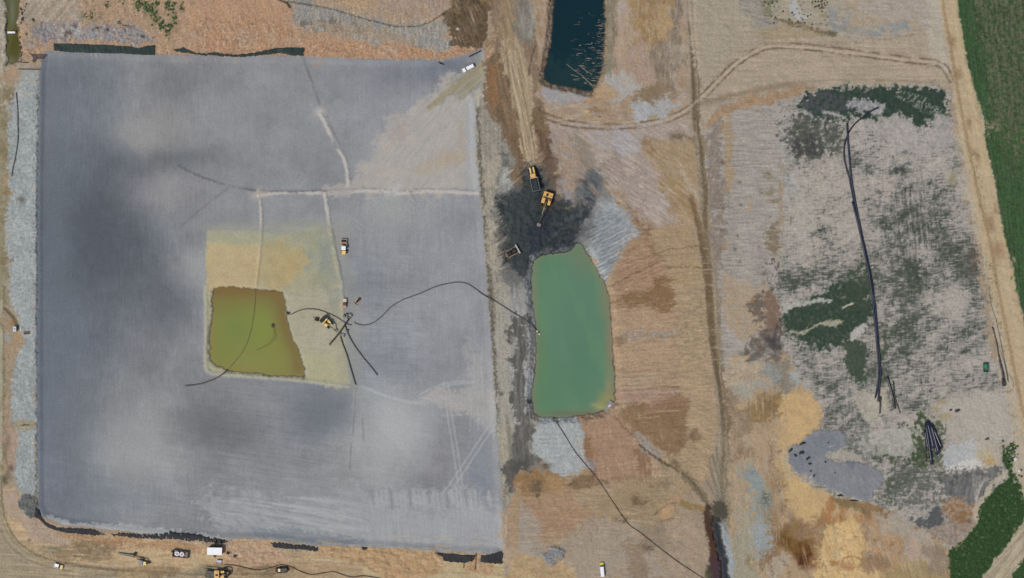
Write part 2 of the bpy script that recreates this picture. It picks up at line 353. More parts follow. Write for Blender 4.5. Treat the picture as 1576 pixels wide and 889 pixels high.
# broad darker / lighter bands and soft blotches over the fine silt
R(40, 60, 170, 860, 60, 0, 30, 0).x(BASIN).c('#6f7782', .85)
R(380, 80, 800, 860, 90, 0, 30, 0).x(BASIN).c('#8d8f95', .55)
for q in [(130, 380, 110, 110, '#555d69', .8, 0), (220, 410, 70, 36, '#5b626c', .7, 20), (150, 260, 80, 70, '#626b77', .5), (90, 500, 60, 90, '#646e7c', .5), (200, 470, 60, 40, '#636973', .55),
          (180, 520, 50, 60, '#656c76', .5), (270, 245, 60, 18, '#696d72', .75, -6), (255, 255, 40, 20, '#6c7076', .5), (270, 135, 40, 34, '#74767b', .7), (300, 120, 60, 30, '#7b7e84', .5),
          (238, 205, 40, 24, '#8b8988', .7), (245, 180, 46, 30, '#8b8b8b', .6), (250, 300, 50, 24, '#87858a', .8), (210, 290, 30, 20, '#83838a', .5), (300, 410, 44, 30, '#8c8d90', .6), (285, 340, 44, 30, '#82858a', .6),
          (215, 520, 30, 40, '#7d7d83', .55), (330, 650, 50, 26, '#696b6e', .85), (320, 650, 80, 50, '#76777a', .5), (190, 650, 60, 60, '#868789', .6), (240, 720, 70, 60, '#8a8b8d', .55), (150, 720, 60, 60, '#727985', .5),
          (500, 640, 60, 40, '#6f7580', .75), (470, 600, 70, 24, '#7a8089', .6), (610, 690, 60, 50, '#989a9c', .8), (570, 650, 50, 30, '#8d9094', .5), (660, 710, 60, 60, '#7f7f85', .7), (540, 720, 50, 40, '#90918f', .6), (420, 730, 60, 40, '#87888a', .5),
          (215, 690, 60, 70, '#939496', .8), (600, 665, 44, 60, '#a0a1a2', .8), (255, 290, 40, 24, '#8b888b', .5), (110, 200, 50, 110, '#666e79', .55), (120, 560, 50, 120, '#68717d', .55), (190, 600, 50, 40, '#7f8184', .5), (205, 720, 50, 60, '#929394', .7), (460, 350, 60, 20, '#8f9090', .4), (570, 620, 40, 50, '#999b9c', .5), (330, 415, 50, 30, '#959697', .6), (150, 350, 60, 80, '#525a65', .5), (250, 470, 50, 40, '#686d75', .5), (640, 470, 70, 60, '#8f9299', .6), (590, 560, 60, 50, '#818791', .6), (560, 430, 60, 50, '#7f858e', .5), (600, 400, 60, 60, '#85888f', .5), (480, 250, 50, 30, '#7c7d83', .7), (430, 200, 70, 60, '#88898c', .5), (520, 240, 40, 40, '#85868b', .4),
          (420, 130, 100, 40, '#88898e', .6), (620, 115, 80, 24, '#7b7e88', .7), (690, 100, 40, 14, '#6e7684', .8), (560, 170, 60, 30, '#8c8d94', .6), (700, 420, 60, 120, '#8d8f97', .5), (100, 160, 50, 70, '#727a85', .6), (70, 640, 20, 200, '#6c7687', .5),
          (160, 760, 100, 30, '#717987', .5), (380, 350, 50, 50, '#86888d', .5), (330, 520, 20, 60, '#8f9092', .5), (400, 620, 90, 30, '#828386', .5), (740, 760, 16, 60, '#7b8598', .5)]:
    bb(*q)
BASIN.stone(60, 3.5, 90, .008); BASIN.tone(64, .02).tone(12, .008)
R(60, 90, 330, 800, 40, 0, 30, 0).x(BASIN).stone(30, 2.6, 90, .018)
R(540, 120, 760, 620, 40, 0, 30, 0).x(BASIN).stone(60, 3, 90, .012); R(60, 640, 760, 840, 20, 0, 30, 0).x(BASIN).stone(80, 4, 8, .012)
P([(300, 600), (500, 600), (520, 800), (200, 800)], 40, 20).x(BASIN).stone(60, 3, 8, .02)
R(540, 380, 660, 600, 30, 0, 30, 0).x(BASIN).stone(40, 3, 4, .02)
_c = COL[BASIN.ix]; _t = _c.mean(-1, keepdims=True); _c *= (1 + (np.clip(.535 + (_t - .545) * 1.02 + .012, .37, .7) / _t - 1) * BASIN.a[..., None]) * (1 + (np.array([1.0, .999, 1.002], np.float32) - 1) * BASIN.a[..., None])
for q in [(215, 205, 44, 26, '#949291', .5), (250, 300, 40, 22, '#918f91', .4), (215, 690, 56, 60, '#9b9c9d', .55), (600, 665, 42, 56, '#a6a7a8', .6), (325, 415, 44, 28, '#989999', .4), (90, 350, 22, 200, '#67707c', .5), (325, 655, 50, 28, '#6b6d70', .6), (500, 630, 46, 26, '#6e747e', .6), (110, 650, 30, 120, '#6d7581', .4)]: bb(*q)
# dry sandy sheet in the north-east part
m = P([(750, 82), (735, 100), (700, 110), (670, 135), (640, 165), (600, 180), (585, 210), (560, 250), (545, 290), (640, 296), (738, 292), (735, 230), (728, 146), (752, 134)], 10, 8).x(BASIN)
m.c('#a39d98', .95).mot('#aba298', 24, .8); m.stone(40, 4, -50, .015)
P([(660, 160), (690, 130), (725, 100), (748, 96), (745, 130), (720, 146), (690, 150), (665, 168)], 5, 5).x(BASIN).c('#8f8b78', .8).stone(30, 4, -38, .05)
L([(748, 90), (722, 118), (690, 140), (660, 166)], 6, 4).x(BASIN).c('#9a875f', .8); L([(750, 104), (728, 128), (712, 140)], 5, 4).x(BASIN).c('#9b8962', .8)
P([(610, 180), (630, 195), (625, 215), (600, 216)], 8, 6).x(BASIN).c('#a3918d', .6)
L([(648, 262), (690, 245), (716, 240)], 18, 10).x(BASIN).c('#a8967c', .6); B(690, 240, 14, 10, w=4).x(BASIN).c('#ae937c', .6); L([(708, 190), (712, 230)], 6, 5).x(BASIN).c('#a8937c', .5)
R(718, 150, 738, 290, 6, 2).x(BASIN).c('#9a9ea4', .7); P([(735, 134), (750, 134), (750, 160), (737, 166), (727, 150)], 2, 2).c('#a9a698', .9); B(748, 150, 4, 8).c('#b59270', .8)
for i in range(6): L([(650 + i * 16, 290), (655 + i * 14, 240), (690 + i * 7, 150)], 1.6, 1.2, f=1).x(BASIN).n(30, -1, 1).c('#b0aca6', .45)
# fans of wheel marks
def fan(u, v, r0, r1, a0, a1, n, h, al, w_=1.4):
    rnd = random.Random(int(u + v))
    for i in range(n):
        a = math.radians(a0 + (a1 - a0) * (i + rnd.random() * .7) / n); q = r0 + rnd.random() * 4; e = r1 * (.6 + .4 * rnd.random()); k = rnd.uniform(-.2, .2)
        L([(u + q * math.cos(a), v + q * math.sin(a)), (u + (q + e) / 2 * math.cos(a + k * .3), v + (q + e) / 2 * math.sin(a + k * .3)), (u + e * math.cos(a + k), v + e * math.sin(a + k))], w_, 1.2, f=.6).x(BASIN).c(h, al)
fan(606, 294, 6, 56, 20, 160, 20, '#9b9e9d', .4); B(606, 294, 12, 9, w=2).x(BASIN).c('#b4b3b0', .85); B(606, 320, 40, 20, w=6).x(BASIN).c('#9a9c9b', .7); B(606, 340, 60, 26, w=6).x(BASIN).c('#969896', .4)
fan(560, 190, 10, 46, 60, 280, 22, '#93969b', .3); fan(530, 330, 10, 60, 20, 110, 14, '#9a9a93', .35)
fan(620, 170, 6, 40, 100, 330, 14, '#94969d', .3); fan(520, 150, 4, 40, 40, 140, 10, '#969999', .3)
# sand covered drain lines (low ridges)
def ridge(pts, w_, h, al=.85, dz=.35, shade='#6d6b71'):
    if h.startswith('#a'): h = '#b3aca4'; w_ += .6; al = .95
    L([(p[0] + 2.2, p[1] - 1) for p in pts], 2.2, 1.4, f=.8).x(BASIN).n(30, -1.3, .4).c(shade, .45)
    L(pts, w_, 1.5, f=.8).x(BASIN).n(40, -1.9, -.3).c(h, al).h(dz)
ridge([(398, 300), (432, 296), (470, 297), (500, 295)], 4.5, '#a09a95'); ridge([(500, 296), (560, 293), (600, 294)], 5, '#a59e98'); ridge([(612, 297), (650, 294), (690, 294), (735, 297)], 5, '#a9a29c')
P([(498, 288), (540, 284), (552, 286), (538, 302), (500, 302)], 3, 3).x(BASIN).c('#a49b97', .85)
ridge([(464, 84), (470, 104), (482, 135), (490, 160)], 3.5, '#7d7a7e', .8, .2, '#6b6a6e'); ridge([(494, 176), (506, 200), (518, 225), (528, 240), (534, 260), (536, 284)], 5, '#a49c97')
B(492, 172, 7.5, 6.5).x(BASIN).c('#b3aca5', 1); ridge([(502, 180), (512, 205), (522, 225)], 2, '#98959a', .6, .1)
ridge([(500, 300), (505, 330), (508, 350), (513, 375), (518, 400), (524, 430), (527, 460), (527, 490)], 4.5, '#a29b97'); L([(512, 350), (520, 395), (526, 430)], 3, 1.5).x(BASIN).c('#6d727b', .6)
ridge([(400, 304), (402, 330), (402, 360), (400, 390), (396, 425), (394, 445)], 3.5, '#a29aa0'); B(398, 298, 11, 8, w=3).x(BASIN).c('#b3a59a', .95)
ridge([(274, 254), (300, 268), (330, 279), (360, 287), (392, 293)], 3, '#67656a', .85, .1, '#77767c'); ridge([(278, 348), (305, 325), (330, 305), (350, 290)], 3, '#7d7477', .6, .1)
ridge([(400, 293), (450, 294), (500, 293)], 1.6, '#6d6b70', .6, 0); ridge([(545, 600), (543, 640), (538, 690), (536, 725)], 1.8, '#9b9b9a', .6, .1); ridge([(555, 640), (558, 680)], 1.4, '#9c9d9c', .4, 0)
# crossing wheel ruts, light
for pts in [[(686, 590), (692, 640), (702, 700), (708, 745)], [(760, 650), (740, 680), (700, 740), (686, 760)], [(650, 608), (680, 594), (710, 588), (735, 590)], [(560, 596), (600, 612), (650, 620), (680, 600)]]:
    pts = cr(pts, 5); t0 = pts
    for o in (-3.6, 3.6):
        L([(p[0] + o, p[1] + o * .4) for p in pts], 2.6, 1.6, f=.6, sm=False).x(BASIN).c('#a8aaad', .6).h(-.05)
L([(680, 640), (735, 636)], 3, 2).x(BASIN).c('#a9aaab', .3)
P([(655, 606), (690, 598), (760, 604), (764, 640), (730, 642), (680, 624), (655, 618)], 5, 4).x(BASIN).c('#a5a09d', .8).stone(30, 3, 8, .02)
P([(720, 520), (745, 560), (762, 600), (724, 604)], 10, 4).x(BASIN).c('#9f9d9c', .7); R(722, 540, 760, 660, 8, 3).x(BASIN).s(40, 4, 88, 0, 1).c('#a9a9aa', .5)
P([(735, 640), (764, 625), (768, 668), (740, 655)], 6, 4).x(BASIN).c('#a3a2a2', .6)
# sweeping dozer marks in the south
m = P([(300, 765), (400, 762), (480, 772), (560, 762), (600, 752), (700, 752), (740, 760), (776, 790), (778, 850), (600, 842), (480, 832), (400, 812), (330, 800)], 12, 8).x(BASIN)
m.c('#97999d', .8).mot('#9fa0a3', 24, .7)
m.stone(60, 4, 12, .02)
for i in range(22):
    v = 762 + (i % 8) * 7 + (i * 13) % 5; u = 340 + (i * 53) % 150
    L([(u, v), (u + 40, v + 3 + i % 4), (u + 85, v + 10 + i % 7)], 2.2, 1.8, f=.8).x(BASIN).c('#aeafb0' if i % 3 else '#83858b', .6)
for i in range(26):
    u = 572 + i * 7.2; L([(u, 752 + (i * 7) % 9), (u + 3, 775 + (i * 5) % 12)], 2.4, 1.8, f=.8).x(BASIN).c('#abacad' if i % 4 else '#76787e', .55)
R(560, 790, 775, 846, 14, 4).x(BASIN).c('#9c9fa4', .6).stone(40, 4, 88, .02)
P([(390, 812), (440, 815), (520, 824), (560, 832), (500, 835), (400, 828)], 6, 3).x(BASIN).c('#7c8490', .8)
P([(70, 792), (110, 803), (220, 810), (340, 826), (334, 832), (200, 824), (100, 812)], 3, 2).x(BASIN).c('#b0b1b1', .85)
for i in range(14):
    u = 345 + (i * 29) % 70; L([(u, 790 + (i * 17) % 16), (u + 22, 812 + (i * 11) % 10)], 2, 1.6, f=.6).x(BASIN).c('#a0a2a3', .45)
for i in range(30):   # curved comb marks west of centre
    u = 165 + i * 1.7; v = 650 + (i * 37) % 90
    L([(u, v), (u + 6, v + 16), (u + 16, v + 30)], 1.2, 1.2, f=.4).x(BASIN).c('#939495', .3)
L([(62, 100), (60, 300), (60, 600), (61, 780)], 5, 3).x(BASIN).c('#7f8796', .6)
L([(59, 110), (57.5, 300), (57, 500), (56.5, 770)], 2.4, 1.2, f=2).n(8, -1, .6).c('#4e585a', .8).h(-.3)
L([(60, 82), (240, 86), (470, 90), (680, 94)], 6, 4).x(BASIN).c('#7c8391', .45)
for u in (98, 120, 108): B(u + 170, 92, 8, 8, w=4).x(BASIN).n(8, -.5, 1).c('#9d8a82', .7)
for u, v, b in [(358, 90, 10), (420, 93, 8), (484, 98, 14), (500, 92, 8)]: B(u, v, 6, b, w=4).n(8, -.6, .8).c('#a2826b', .8)

# ------------------------------------------------------------------ yellow clay apron and its pool
APR = [(318, 356), (330, 352), (402, 358), (440, 360), (470, 350), (510, 350), (516, 385), (524, 430), (530, 490), (534, 560), (540, 592), (500, 590), (430, 582), (360, 578), (328, 574), (318, 564), (316, 480), (317, 400)]
APRM = P(APR, 1.6, .5, 30, .4, False)
APRM.c('#a49d80', .9).g(.25)
P([(318, 372), (400, 374), (397, 446), (318, 446)], 3, 1, sm=False).c('#b3a57c').mot('#b5a186', 20, .6)
P([(319, 354), (400, 358), (400, 376), (319, 374)], 3, 1, sm=False).c('#a5a184', .8)
P([(402, 380), (450, 372), (480, 400), (440, 440), (400, 446)], 8, 8).c('#ab9b70', .75); B(440, 410, 16, 30, 20, w=5).c('#b0986a', .6)
P([(402, 360), (500, 352), (512, 380), (470, 400), (452, 372), (402, 374)], 8, 8).c('#999a86', .7); P([(470, 360), (500, 352), (515, 390), (520, 440), (490, 440), (478, 400)], 8, 8).c('#8d9287', .7)
L([(482, 372), (490, 400), (470, 440)], 8, 7).c('#a3a083', .8); R(498, 440, 530, 500, 8, 5).c('#8e918b', .6)
P([(440, 450), (500, 450), (520, 510), (530, 590), (470, 580), (462, 540), (445, 490)], 6, 5).c('#a6a08a', .8).stone(30, 4, 0, .02)
P([(468, 540), (520, 555), (534, 590), (470, 584)], 5, 5).c('#a8a382', .8); B(500, 520, 24, 16, -40).c('#aaa291', .6)
L([(316, 440), (317, 500), (317, 560), (326, 574), (370, 578), (440, 583), (536, 594)], 5, 2.5, f=.8).c('#a9a68e', .9).h(.3)
L([(322, 450), (324, 500), (322, 555), (334, 568), (390, 574), (464, 580)], 2.4, 2).c('#bdb897', .6)
P([(308, 346), (400, 348), (520, 340), (545, 440), (556, 560), (548, 606), (520, 600), (526, 440), (512, 360), (318, 366)], 16, 4, 30, 0, False).x(BASIN).c('#969687', .45)
P([(322, 384), (400, 386), (396, 442), (326, 440)], 12, 4, 30, 0, False).c('#b59f7a', .7); B(450, 352, 70, 12).x(BASIN).c('#989889', .5); B(360, 352, 46, 7).x(BASIN).c('#9a9a8c', .5)
B(500, 400, 14, 40, w=5).c('#858b85', .6); B(486, 370, 10, 20, 10, w=4).c('#9c9b78', .5); B(490, 430, 20, 14, w=5).c('#9d9878', .6); B(452, 402, 8, 30, 25, w=3).c('#b0976c', .4)
APRM.tone(16, .012)

# ------------------------------------------------------------------ berm between basin and ponds
m = P([(735, 165), (750, 150), (770, 160), (800, 170), (812, 280), (770, 310), (770, 400), (800, 430), (822, 440), (824, 520), (826, 600), (820, 640), (826, 740), (790, 760), (780, 949), (775, 949), (776, 780), (768, 700), (765, 640), (757, 520), (750, 430), (740, 290)], 3, 3).c('#918b7e').mot('#9c968a', 16, .7).stone(60, 4, 88, .05, hh=.06)
L([(736, 168), (738, 240), (744, 300), (750, 380), (756, 470), (762, 560), (767, 640), (766, 665)], 4.4, 2, f=2).c('#5d594c', .9).hn(8, .2)
L([(741, 200), (748, 300), (755, 400), (762, 500)], 3, 2, f=1.5).n(16, -.8, .8).c('#6f6a52', .7)
P([(742, 230), (770, 230), (772, 300), (764, 320), (768, 400), (775, 440), (770, 445), (752, 400), (746, 300)], 3, 3).c('#a39888', .85); P([(754, 300), (766, 320), (764, 350), (756, 350)], 3, 3).c('#a8a593', .7)
P([(742, 165), (770, 165), (772, 235), (742, 230)], 4, 4).c('#8c8478', .85).mot('#9a9488', 10, .7)
P([(770, 200), (800, 200), (806, 280), (774, 300)], 5, 4).c('#8b8880').s(40, 5, 88, -.3, .7).c('#6a6a66', .8)
for q in [(776, 236, 9, 3), (782, 262, 8, 3), (776, 252, 7, 3)]: B(*q, w=3).c('#55564f', .8)
P([(772, 262), (786, 262), (788, 300), (778, 312), (770, 300)], 3, 3).c('#a6a8a4', .8)
L([(790, 225), (793, 260), (796, 300)], 2, 1.5, f=1).c('#b0b0aa', .7)
P([(776, 400), (818, 395), (822, 470), (812, 600), (816, 740), (788, 740), (780, 560)], 14, 6).c('#6d6e6d', .6)
P([(778, 430), (822, 428), (820, 470), (822, 540), (816, 600), (818, 660), (780, 660), (766, 560)], 5, 5).c('#8f8f90', .8).s(40, 6, 88, -.6, 1).c('#a2a3a3', .7)
P([(765, 440), (784, 445), (788, 560), (786, 650), (768, 660)], 4, 4).c('#9d988a', .8)
P([(790, 500), (815, 500), (812, 560), (816, 620), (818, 700), (812, 750), (790, 740), (788, 620)], 8, 8).c('#62625f', .85).s(40, 5, 88, -.7, .7).c('#4e4e4c', .75)
P([(812, 565), (822, 575), (820, 600), (814, 615), (808, 600)], 2, 2).c('#a9abac'); L([(822, 440), (824, 500), (826, 560)], 7, 3, f=1.5).c('#9ea1a4', .8)
P([(768, 660), (786, 650), (790, 700), (776, 740), (770, 720)], 4, 4).c('#a29a88', .8)
P([(775, 720), (800, 700), (822, 720), (815, 749), (782, 755)], 5, 5).c('#4f4e49', .85)
R(774, 780, 800, 949, 8, 5).c('#a38d78').mot('#b09a83', 10, .7).stone(30, 4, 85, .04)
L([(780, 640), (786, 700), (778, 760)], 4, 3, f=1.5).c('#55564f', .5)
B(771, 604, 4, 3, w=2).c('#4a493e', .8)

# ------------------------------------------------------------------ haul corridor
m = P([(762, -60), (760, 60), (752, 100), (748, 165), (775, 200), (800, 260), (812, 300), (866, 312), (884, 300), (850, 190), (832, 140), (826, 90), (840, 40), (850, -60)], 4, 4).c('#86705a').mot('#7a644e', 16, .7).stone(60, 5, 78, .05, hh=.06)
P([(750, 90), (782, 90), (790, 150), (805, 220), (818, 300), (800, 300), (786, 240), (765, 180), (748, 150)], 5, 4).c('#775f47').stone(50, 5, 80, .07)
P([(750, 110), (762, 105), (768, 150), (756, 165)], 5, 4).c('#89603d', .8)
P([(770, 60), (800, 60), (818, 120), (822, 180), (828, 250), (808, 252), (796, 190), (780, 130)], 4, 3).c('#a08c6e').stone(60, 3, 80, .09)
tracks([(786, 60), (792, 120), (806, 180), (816, 250)], 9, 2, '#c0b497', .5, -.15); tracks([(786, 60), (792, 120), (806, 180), (818, 250)], 16, 2, '#64533d', .5, -.15)
m = P([(824, 170), (838, 172), (852, 210), (868, 270), (876, 306), (860, 315), (845, 306), (838, 260), (826, 200)], 3, 3).c('#6c5340').mot('#5d4838', 12, .7).stone(40, 4, 72, .08)
P([(820, 165), (840, 170), (850, 200), (838, 200), (824, 190)], 4, 4).c('#6d5a40').mot('#7d6545', 10, .6)
P([(792, -60), (842, -60), (834, 30), (828, 60), (790, 56)], 4, 4).c('#807b72').stone(60, 5, 95, .07).mot('#6f6458', 16, .6)
L([(824, -20), (822, 20), (816, 54)], 6, 4).c('#8f968f', .8); R(770, -60, 792, 60, 6, 5).c('#9a7f60', .8).stone(40, 5, 85, .05)
P([(822, 60), (846, 30), (842, 70), (838, 100), (820, 118), (818, 90)], 3, 3).c('#7f6a55'); P([(836, -60), (850, -60), (848, 60), (838, 60)], 3, 2).c('#9d7755')
L([(824, 70), (818, 90), (814, 115)], 1.6, 1).c('#4e4234', .8).h(-.2)
L([(830, 110), (834, 130), (830, 155), (850, 162), (880, 158), (905, 150)], 1.6, 1, f=1).c('#6a5a4a', .6)
# wheel sweep from the corridor mouth
fan_ok = BASIN
for i in range(26):
    a = math.radians(-75 + i * 6.4); r = 26 + (i * 11) % 14
    L([(780 - 4, 84), (776 + r * .6 * math.cos(a + .9), 70 + r * .9 * math.sin(a))], 1.4, 1.2).c('#b09777' if i % 2 else '#86694b', .35)

# ------------------------------------------------------------------ centre north: soils east of the dark pond
m = P([(838, -60), (1062, -60), (1062, 120), (1050, 160), (1000, 190), (900, 200), (850, 196), (830, 150), (832, 110)], 5, 5).c('#a18870').mot('#ae947c', 24, .8).mot('#94785c', 16, .6)
P([(928, -60), (952, -60), (950, 60), (946, 112), (928, 114), (932, 60)], 2, 2).c('#7f7560').mot('#8a8270', 10, .6).n(5, .8, 1.4).c('#5a5244', .5)
P([(950, -60), (985, -60), (975, 60), (950, 110), (940, 112), (948, 60)], 4, 4).c('#a98f78'); B(958, 12, 5, 18, w=3).c('#a5a6ac', .8)
P([(978, -60), (1030, -60), (1030, 40), (1004, 72), (980, 70), (974, 30)], 5, 6, 16).c('#9b7c54').mot('#ad8a5c', 12, .8).mot('#7a5d40', 10, .5)
P([(1012, 20), (1020, 6), (1032, 20), (1030, 45), (1016, 55), (1008, 40)], 1.5, 2, 10).c('#a98b62')
P([(1030, -60), (1056, -60), (1052, 60), (1040, 130), (1010, 140), (1000, 90), (1020, 60), (1034, 30)], 6, 8).c('#827262').stone(26, 5, 20, .07)
P([(975, 72), (1000, 74), (996, 130), (960, 140), (950, 110)], 6, 6).c('#a38878')
for i in range(14):
    a = math.radians(-20 + i * 17); L([(1058, 72 + i * .5), (1058 - 40 * abs(math.cos(a)), 74 + 26 * math.sin(a))], 1.6, 1.4, f=1).c('#a9a193', .55)
for i in range(8): L([(1026 + i * 3, 96 + i * 5), (1034 + i * 3, 120 + i * 5)], 1.5, 1.3, f=1).c('#a9a193', .5)
P([(930, 116), (956, 108), (975, 120), (985, 135), (965, 152), (940, 160), (950, 140), (932, 128)], 3, 4, 16, 2).c('#a2a5a8', .85).mot('#ad9a86', 10, .6)
P([(975, 150), (990, 130), (1020, 130), (1036, 140), (1020, 158), (985, 160)], 4, 5, 16).c('#7e6a50').mot('#8d7658', 8, .8)
P([(925, 128), (950, 140), (940, 150), (900, 158), (895, 148)], 4, 4).c('#b18f68', .8)
P([(975, 165), (1000, 156), (1030, 150), (1045, 170), (1010, 190), (980, 196)], 6, 6, 16).c('#9d9c9e').mot('#a3a8ae', 10, .7)
P([(980, 165), (996, 165), (1000, 196), (990, 230), (982, 200)], 4, 4).c('#a4a8ae', .8); B(1003, 183, 6, 8, w=3).c('#a48a60', .8)
P([(832, 140), (838, 155), (870, 158), (905, 150), (880, 142), (850, 134)], 2, 2).c('#949294')
L([(834, 120), (832, 150), (838, 160), (880, 159), (920, 150)], 1.6, 1).c('#8b5f4c', .5)
B(902, 178, 7, 5, w=3).c('#c9a667', .95); P([(905, 165), (932, 162), (934, 175), (908, 182)], 4, 4, 10).c('#8d6f52', .8)
# pink grey sandy ground south of it
m = P([(834, 185), (900, 196), (985, 196), (1060, 185), (1075, 240), (1080, 300), (1070, 350), (1010, 350), (985, 330), (960, 300), (930, 270), (910, 280), (900, 300), (880, 300), (866, 250), (850, 210)], 5, 5).c('#a18f84').mot('#a7968c', 20, .8).stone(40, 4, 30, .05, hh=.05)
P([(850, 220), (900, 236), (905, 290), (890, 310), (870, 300), (858, 250)], 6, 6).c('#9d8472').mot('#a98a68', 10, .7).mot('#8c8a8c', 12, .6)
P([(858, 270), (868, 280), (884, 308), (876, 314), (862, 290)], 3, 3).c('#8b8f98', .8)
P([(900, 196), (980, 200), (988, 232), (955, 240), (920, 225)], 6, 6).c('#9e9088').mot('#a19ba0', 12, .6); P([(940, 205), (985, 208), (985, 236), (958, 236)], 5, 5).c('#a6a5ab', .7)
P([(880, 200), (900, 220), (916, 250), (905, 262), (888, 236)], 5, 5).c('#84786a', .8)
P([(915, 240), (960, 236), (1000, 250), (1020, 290), (1034, 340), (1000, 346), (985, 330), (955, 296), (930, 276)], 5, 6).c('#a1928a').stone(26, 3, 35, .07, hh=.05)
for i in range(24):
    u, v = 912 + (i * 37) % 70, 244 + (i * 23) % 44; L([(u, v + 8), (u + 16, v + 2), (u + 34, v)], 1.3, 1, f=.8).c('#75604e' if i % 3 else '#b5a89e', .4)
P([(985, 215), (1005, 218), (1060, 210), (1076, 240), (1080, 300), (1074, 340), (1060, 330), (1040, 300), (1022, 270), (1006, 245), (990, 236)], 4, 5).c('#a1886a').mot('#a88d68', 16, .7).mot('#8b7354', 10, .5)
P([(1010, 250), (1030, 270), (1056, 300), (1066, 330), (1072, 360), (1046, 350), (1030, 320), (1018, 290)], 4, 5).c('#a5844f', .55).mot('#8a6c4a', 8, .6)
B(1040, 207, 11, 5, w=3).c('#6d5b45', .95); L([(1032, 210), (1050, 208), (1066, 215), (1078, 212)], 4, 2).c('#6d5b45', .8); P([(984, 212), (998, 214), (1012, 232), (1000, 240), (988, 232)], 3, 3).c('#8b6c49', .85)
L([(1040, 248), (1052, 268), (1066, 292), (1078, 312)], 4, 2.5).c('#b3ab9d', .7)
P([(950, 300), (965, 318), (984, 340), (1005, 352), (990, 366), (976, 350), (958, 326)], 3, 4, 10).c('#866648').mot('#7a5a3e', 8, .7); L([(948, 300), (962, 326), (980, 350), (992, 364)], 2, 1.2).c('#b79a76', .8)
for i in range(5): L([(972 + i * 6, 330 + i * 5), (985 + i * 6, 318 + i * 6)], 2.4, 1.5).c('#8c6547', .7)
# striped grey ramp
m = P([(905, 300), (925, 290), (955, 320), (975, 345), (988, 360), (965, 372), (950, 400), (930, 432), (915, 400), (895, 375), (890, 360), (900, 335)], 1.5, 3, 16).c('#8b939b').mot('#9aa2a8', 14, .7).stone(50, 3.4, -33, .10, hh=.06)
for i in range(13): L([(900 + i * 1.5, 352 + i * 5), (925 + i * 2.5, 338 + i * 5), (952 + i * 2, 324 + i * 5)], 1.5, 1, f=.7).x(m).c('#565c63', .65)
P([(925, 292), (950, 312), (945, 318), (915, 330), (905, 320)], 5, 4).c('#9ba4ab', .7); P([(900, 372), (922, 372), (925, 400), (912, 395)], 4, 3).c('#a2a8ad', .6)

# ------------------------------------------------------------------ black silt working area
P([(760, 300), (775, 290), (805, 288), (808, 255), (840, 262), (860, 305), (890, 300), (898, 262), (925, 262), (932, 300), (912, 340), (900, 390), (815, 430), (780, 440), (766, 370)], 10, 5).c('#5b5c5b', .65)
m = P([(770, 310), (775, 300), (800, 298), (808, 262), (815, 258), (836, 270), (842, 300), (860, 312), (880, 312), (895, 300), (900, 270), (918, 270), (922, 295), (905, 330), (898, 352), (892, 372), (880, 384), (860, 388), (830, 392), (818, 400), (812, 425), (800, 430), (786, 420), (778, 380), (772, 350), (764, 320)], 10, 4, 40, .8).c('#363c41').mot('#2c3238', 16, .8).mot('#454b4f', 10, .45).hn(10, .2).g(.7)
P([(900, 262), (920, 262), (924, 290), (906, 310), (890, 318), (892, 290)], 4, 5, 16).c('#5b6167', .85); P([(780, 300), (812, 302), (820, 400), (812, 424), (788, 418)], 6, 5).c('#3e4647', .7)
P([(815, 340), (850, 350), (830, 390), (812, 400)], 8, 5).c('#2f3743', .7)
for i in range(16): L([(842 + i * 3, 350 - i), (870 + i * 3, 338 - i * 1.6), (905 + i * 1.4, 320 - i * 2)], 1.6, 1.2, f=.8).c('#60676e' if i % 2 else '#33383c', .5)
P([(826, 388), (850, 384), (875, 378), (892, 360), (896, 340), (902, 350), (894, 378), (880, 392), (850, 396), (832, 400)], 2.5, 3, 10).c('#5c6068', .85)
drag(P([(780, 250), (960, 250), (960, 380), (780, 430)], 10, 0, 30, 0), -35, 4, 30, 4); B(836, 318, 10, 5, 10, w=2).c('#55492a', .6); B(862, 316, 16, 4, 10, w=3).c('#5f5640', .6); L([(842, 372), (866, 352), (890, 346)], 1.6, 1.4).c('#6c6557', .5)
P([(812, 402), (824, 398), (822, 440), (808, 436)], 3, 3).c('#85888c', .85); P([(778, 415), (808, 425), (800, 440), (780, 438)], 5, 5).c('#6c6d6d', .7)
R(776, 310, 786, 400, 5, 3).n(16, -.5, 1).c('#55584f', .6)

# ------------------------------------------------------------------ brown terraces round the green pond
m = P([(938, 436), (950, 405), (970, 374), (990, 362), (1010, 352), (1070, 350), (1090, 420), (1100, 500), (1104, 600), (1108, 700), (1085, 740), (1040, 760), (980, 800), (900, 830), (790, 840), (784, 760), (826, 742), (836, 640), (900, 636), (944, 624), (944, 500)], 4, 4).c('#a4876b').mot('#ab8d6e', 30, .7).mot('#9b8067', 14, .5)
m.stone(50, 3.4, -4, .05, hh=.07)
P([(950, 405), (972, 372), (1000, 364), (1024, 400), (1030, 440), (980, 452), (942, 448)], 4, 4).c('#9d7a5e').stone(26, 3, -22, .06)
P([(985, 350), (1000, 360), (1020, 395), (1016, 400), (1000, 385)], 3, 3).c('#886a4c', .85)
P([(1010, 350), (1030, 346), (1072, 354), (1082, 400), (1040, 402), (1018, 385), (995, 366)], 4, 4).c('#a18665', .85); R(1026, 404, 1088, 440, 5, 4).c('#a28964', .8)
for pts in [[(992, 396), (1030, 384), (1076, 378)], [(1020, 412), (1060, 410), (1084, 412)], [(940, 440), (980, 418), (1010, 405)]]: L(pts, 1.3, .9, f=1.5).c('#57452f', .75).h(-.15)
P([(944, 462), (975, 452), (1000, 446), (1012, 430), (1034, 426), (1036, 478), (1018, 482), (1000, 474), (975, 474), (950, 478)], 3, 3, 16).c('#83623f', .9).mot('#7c5c3d', 10, .6)
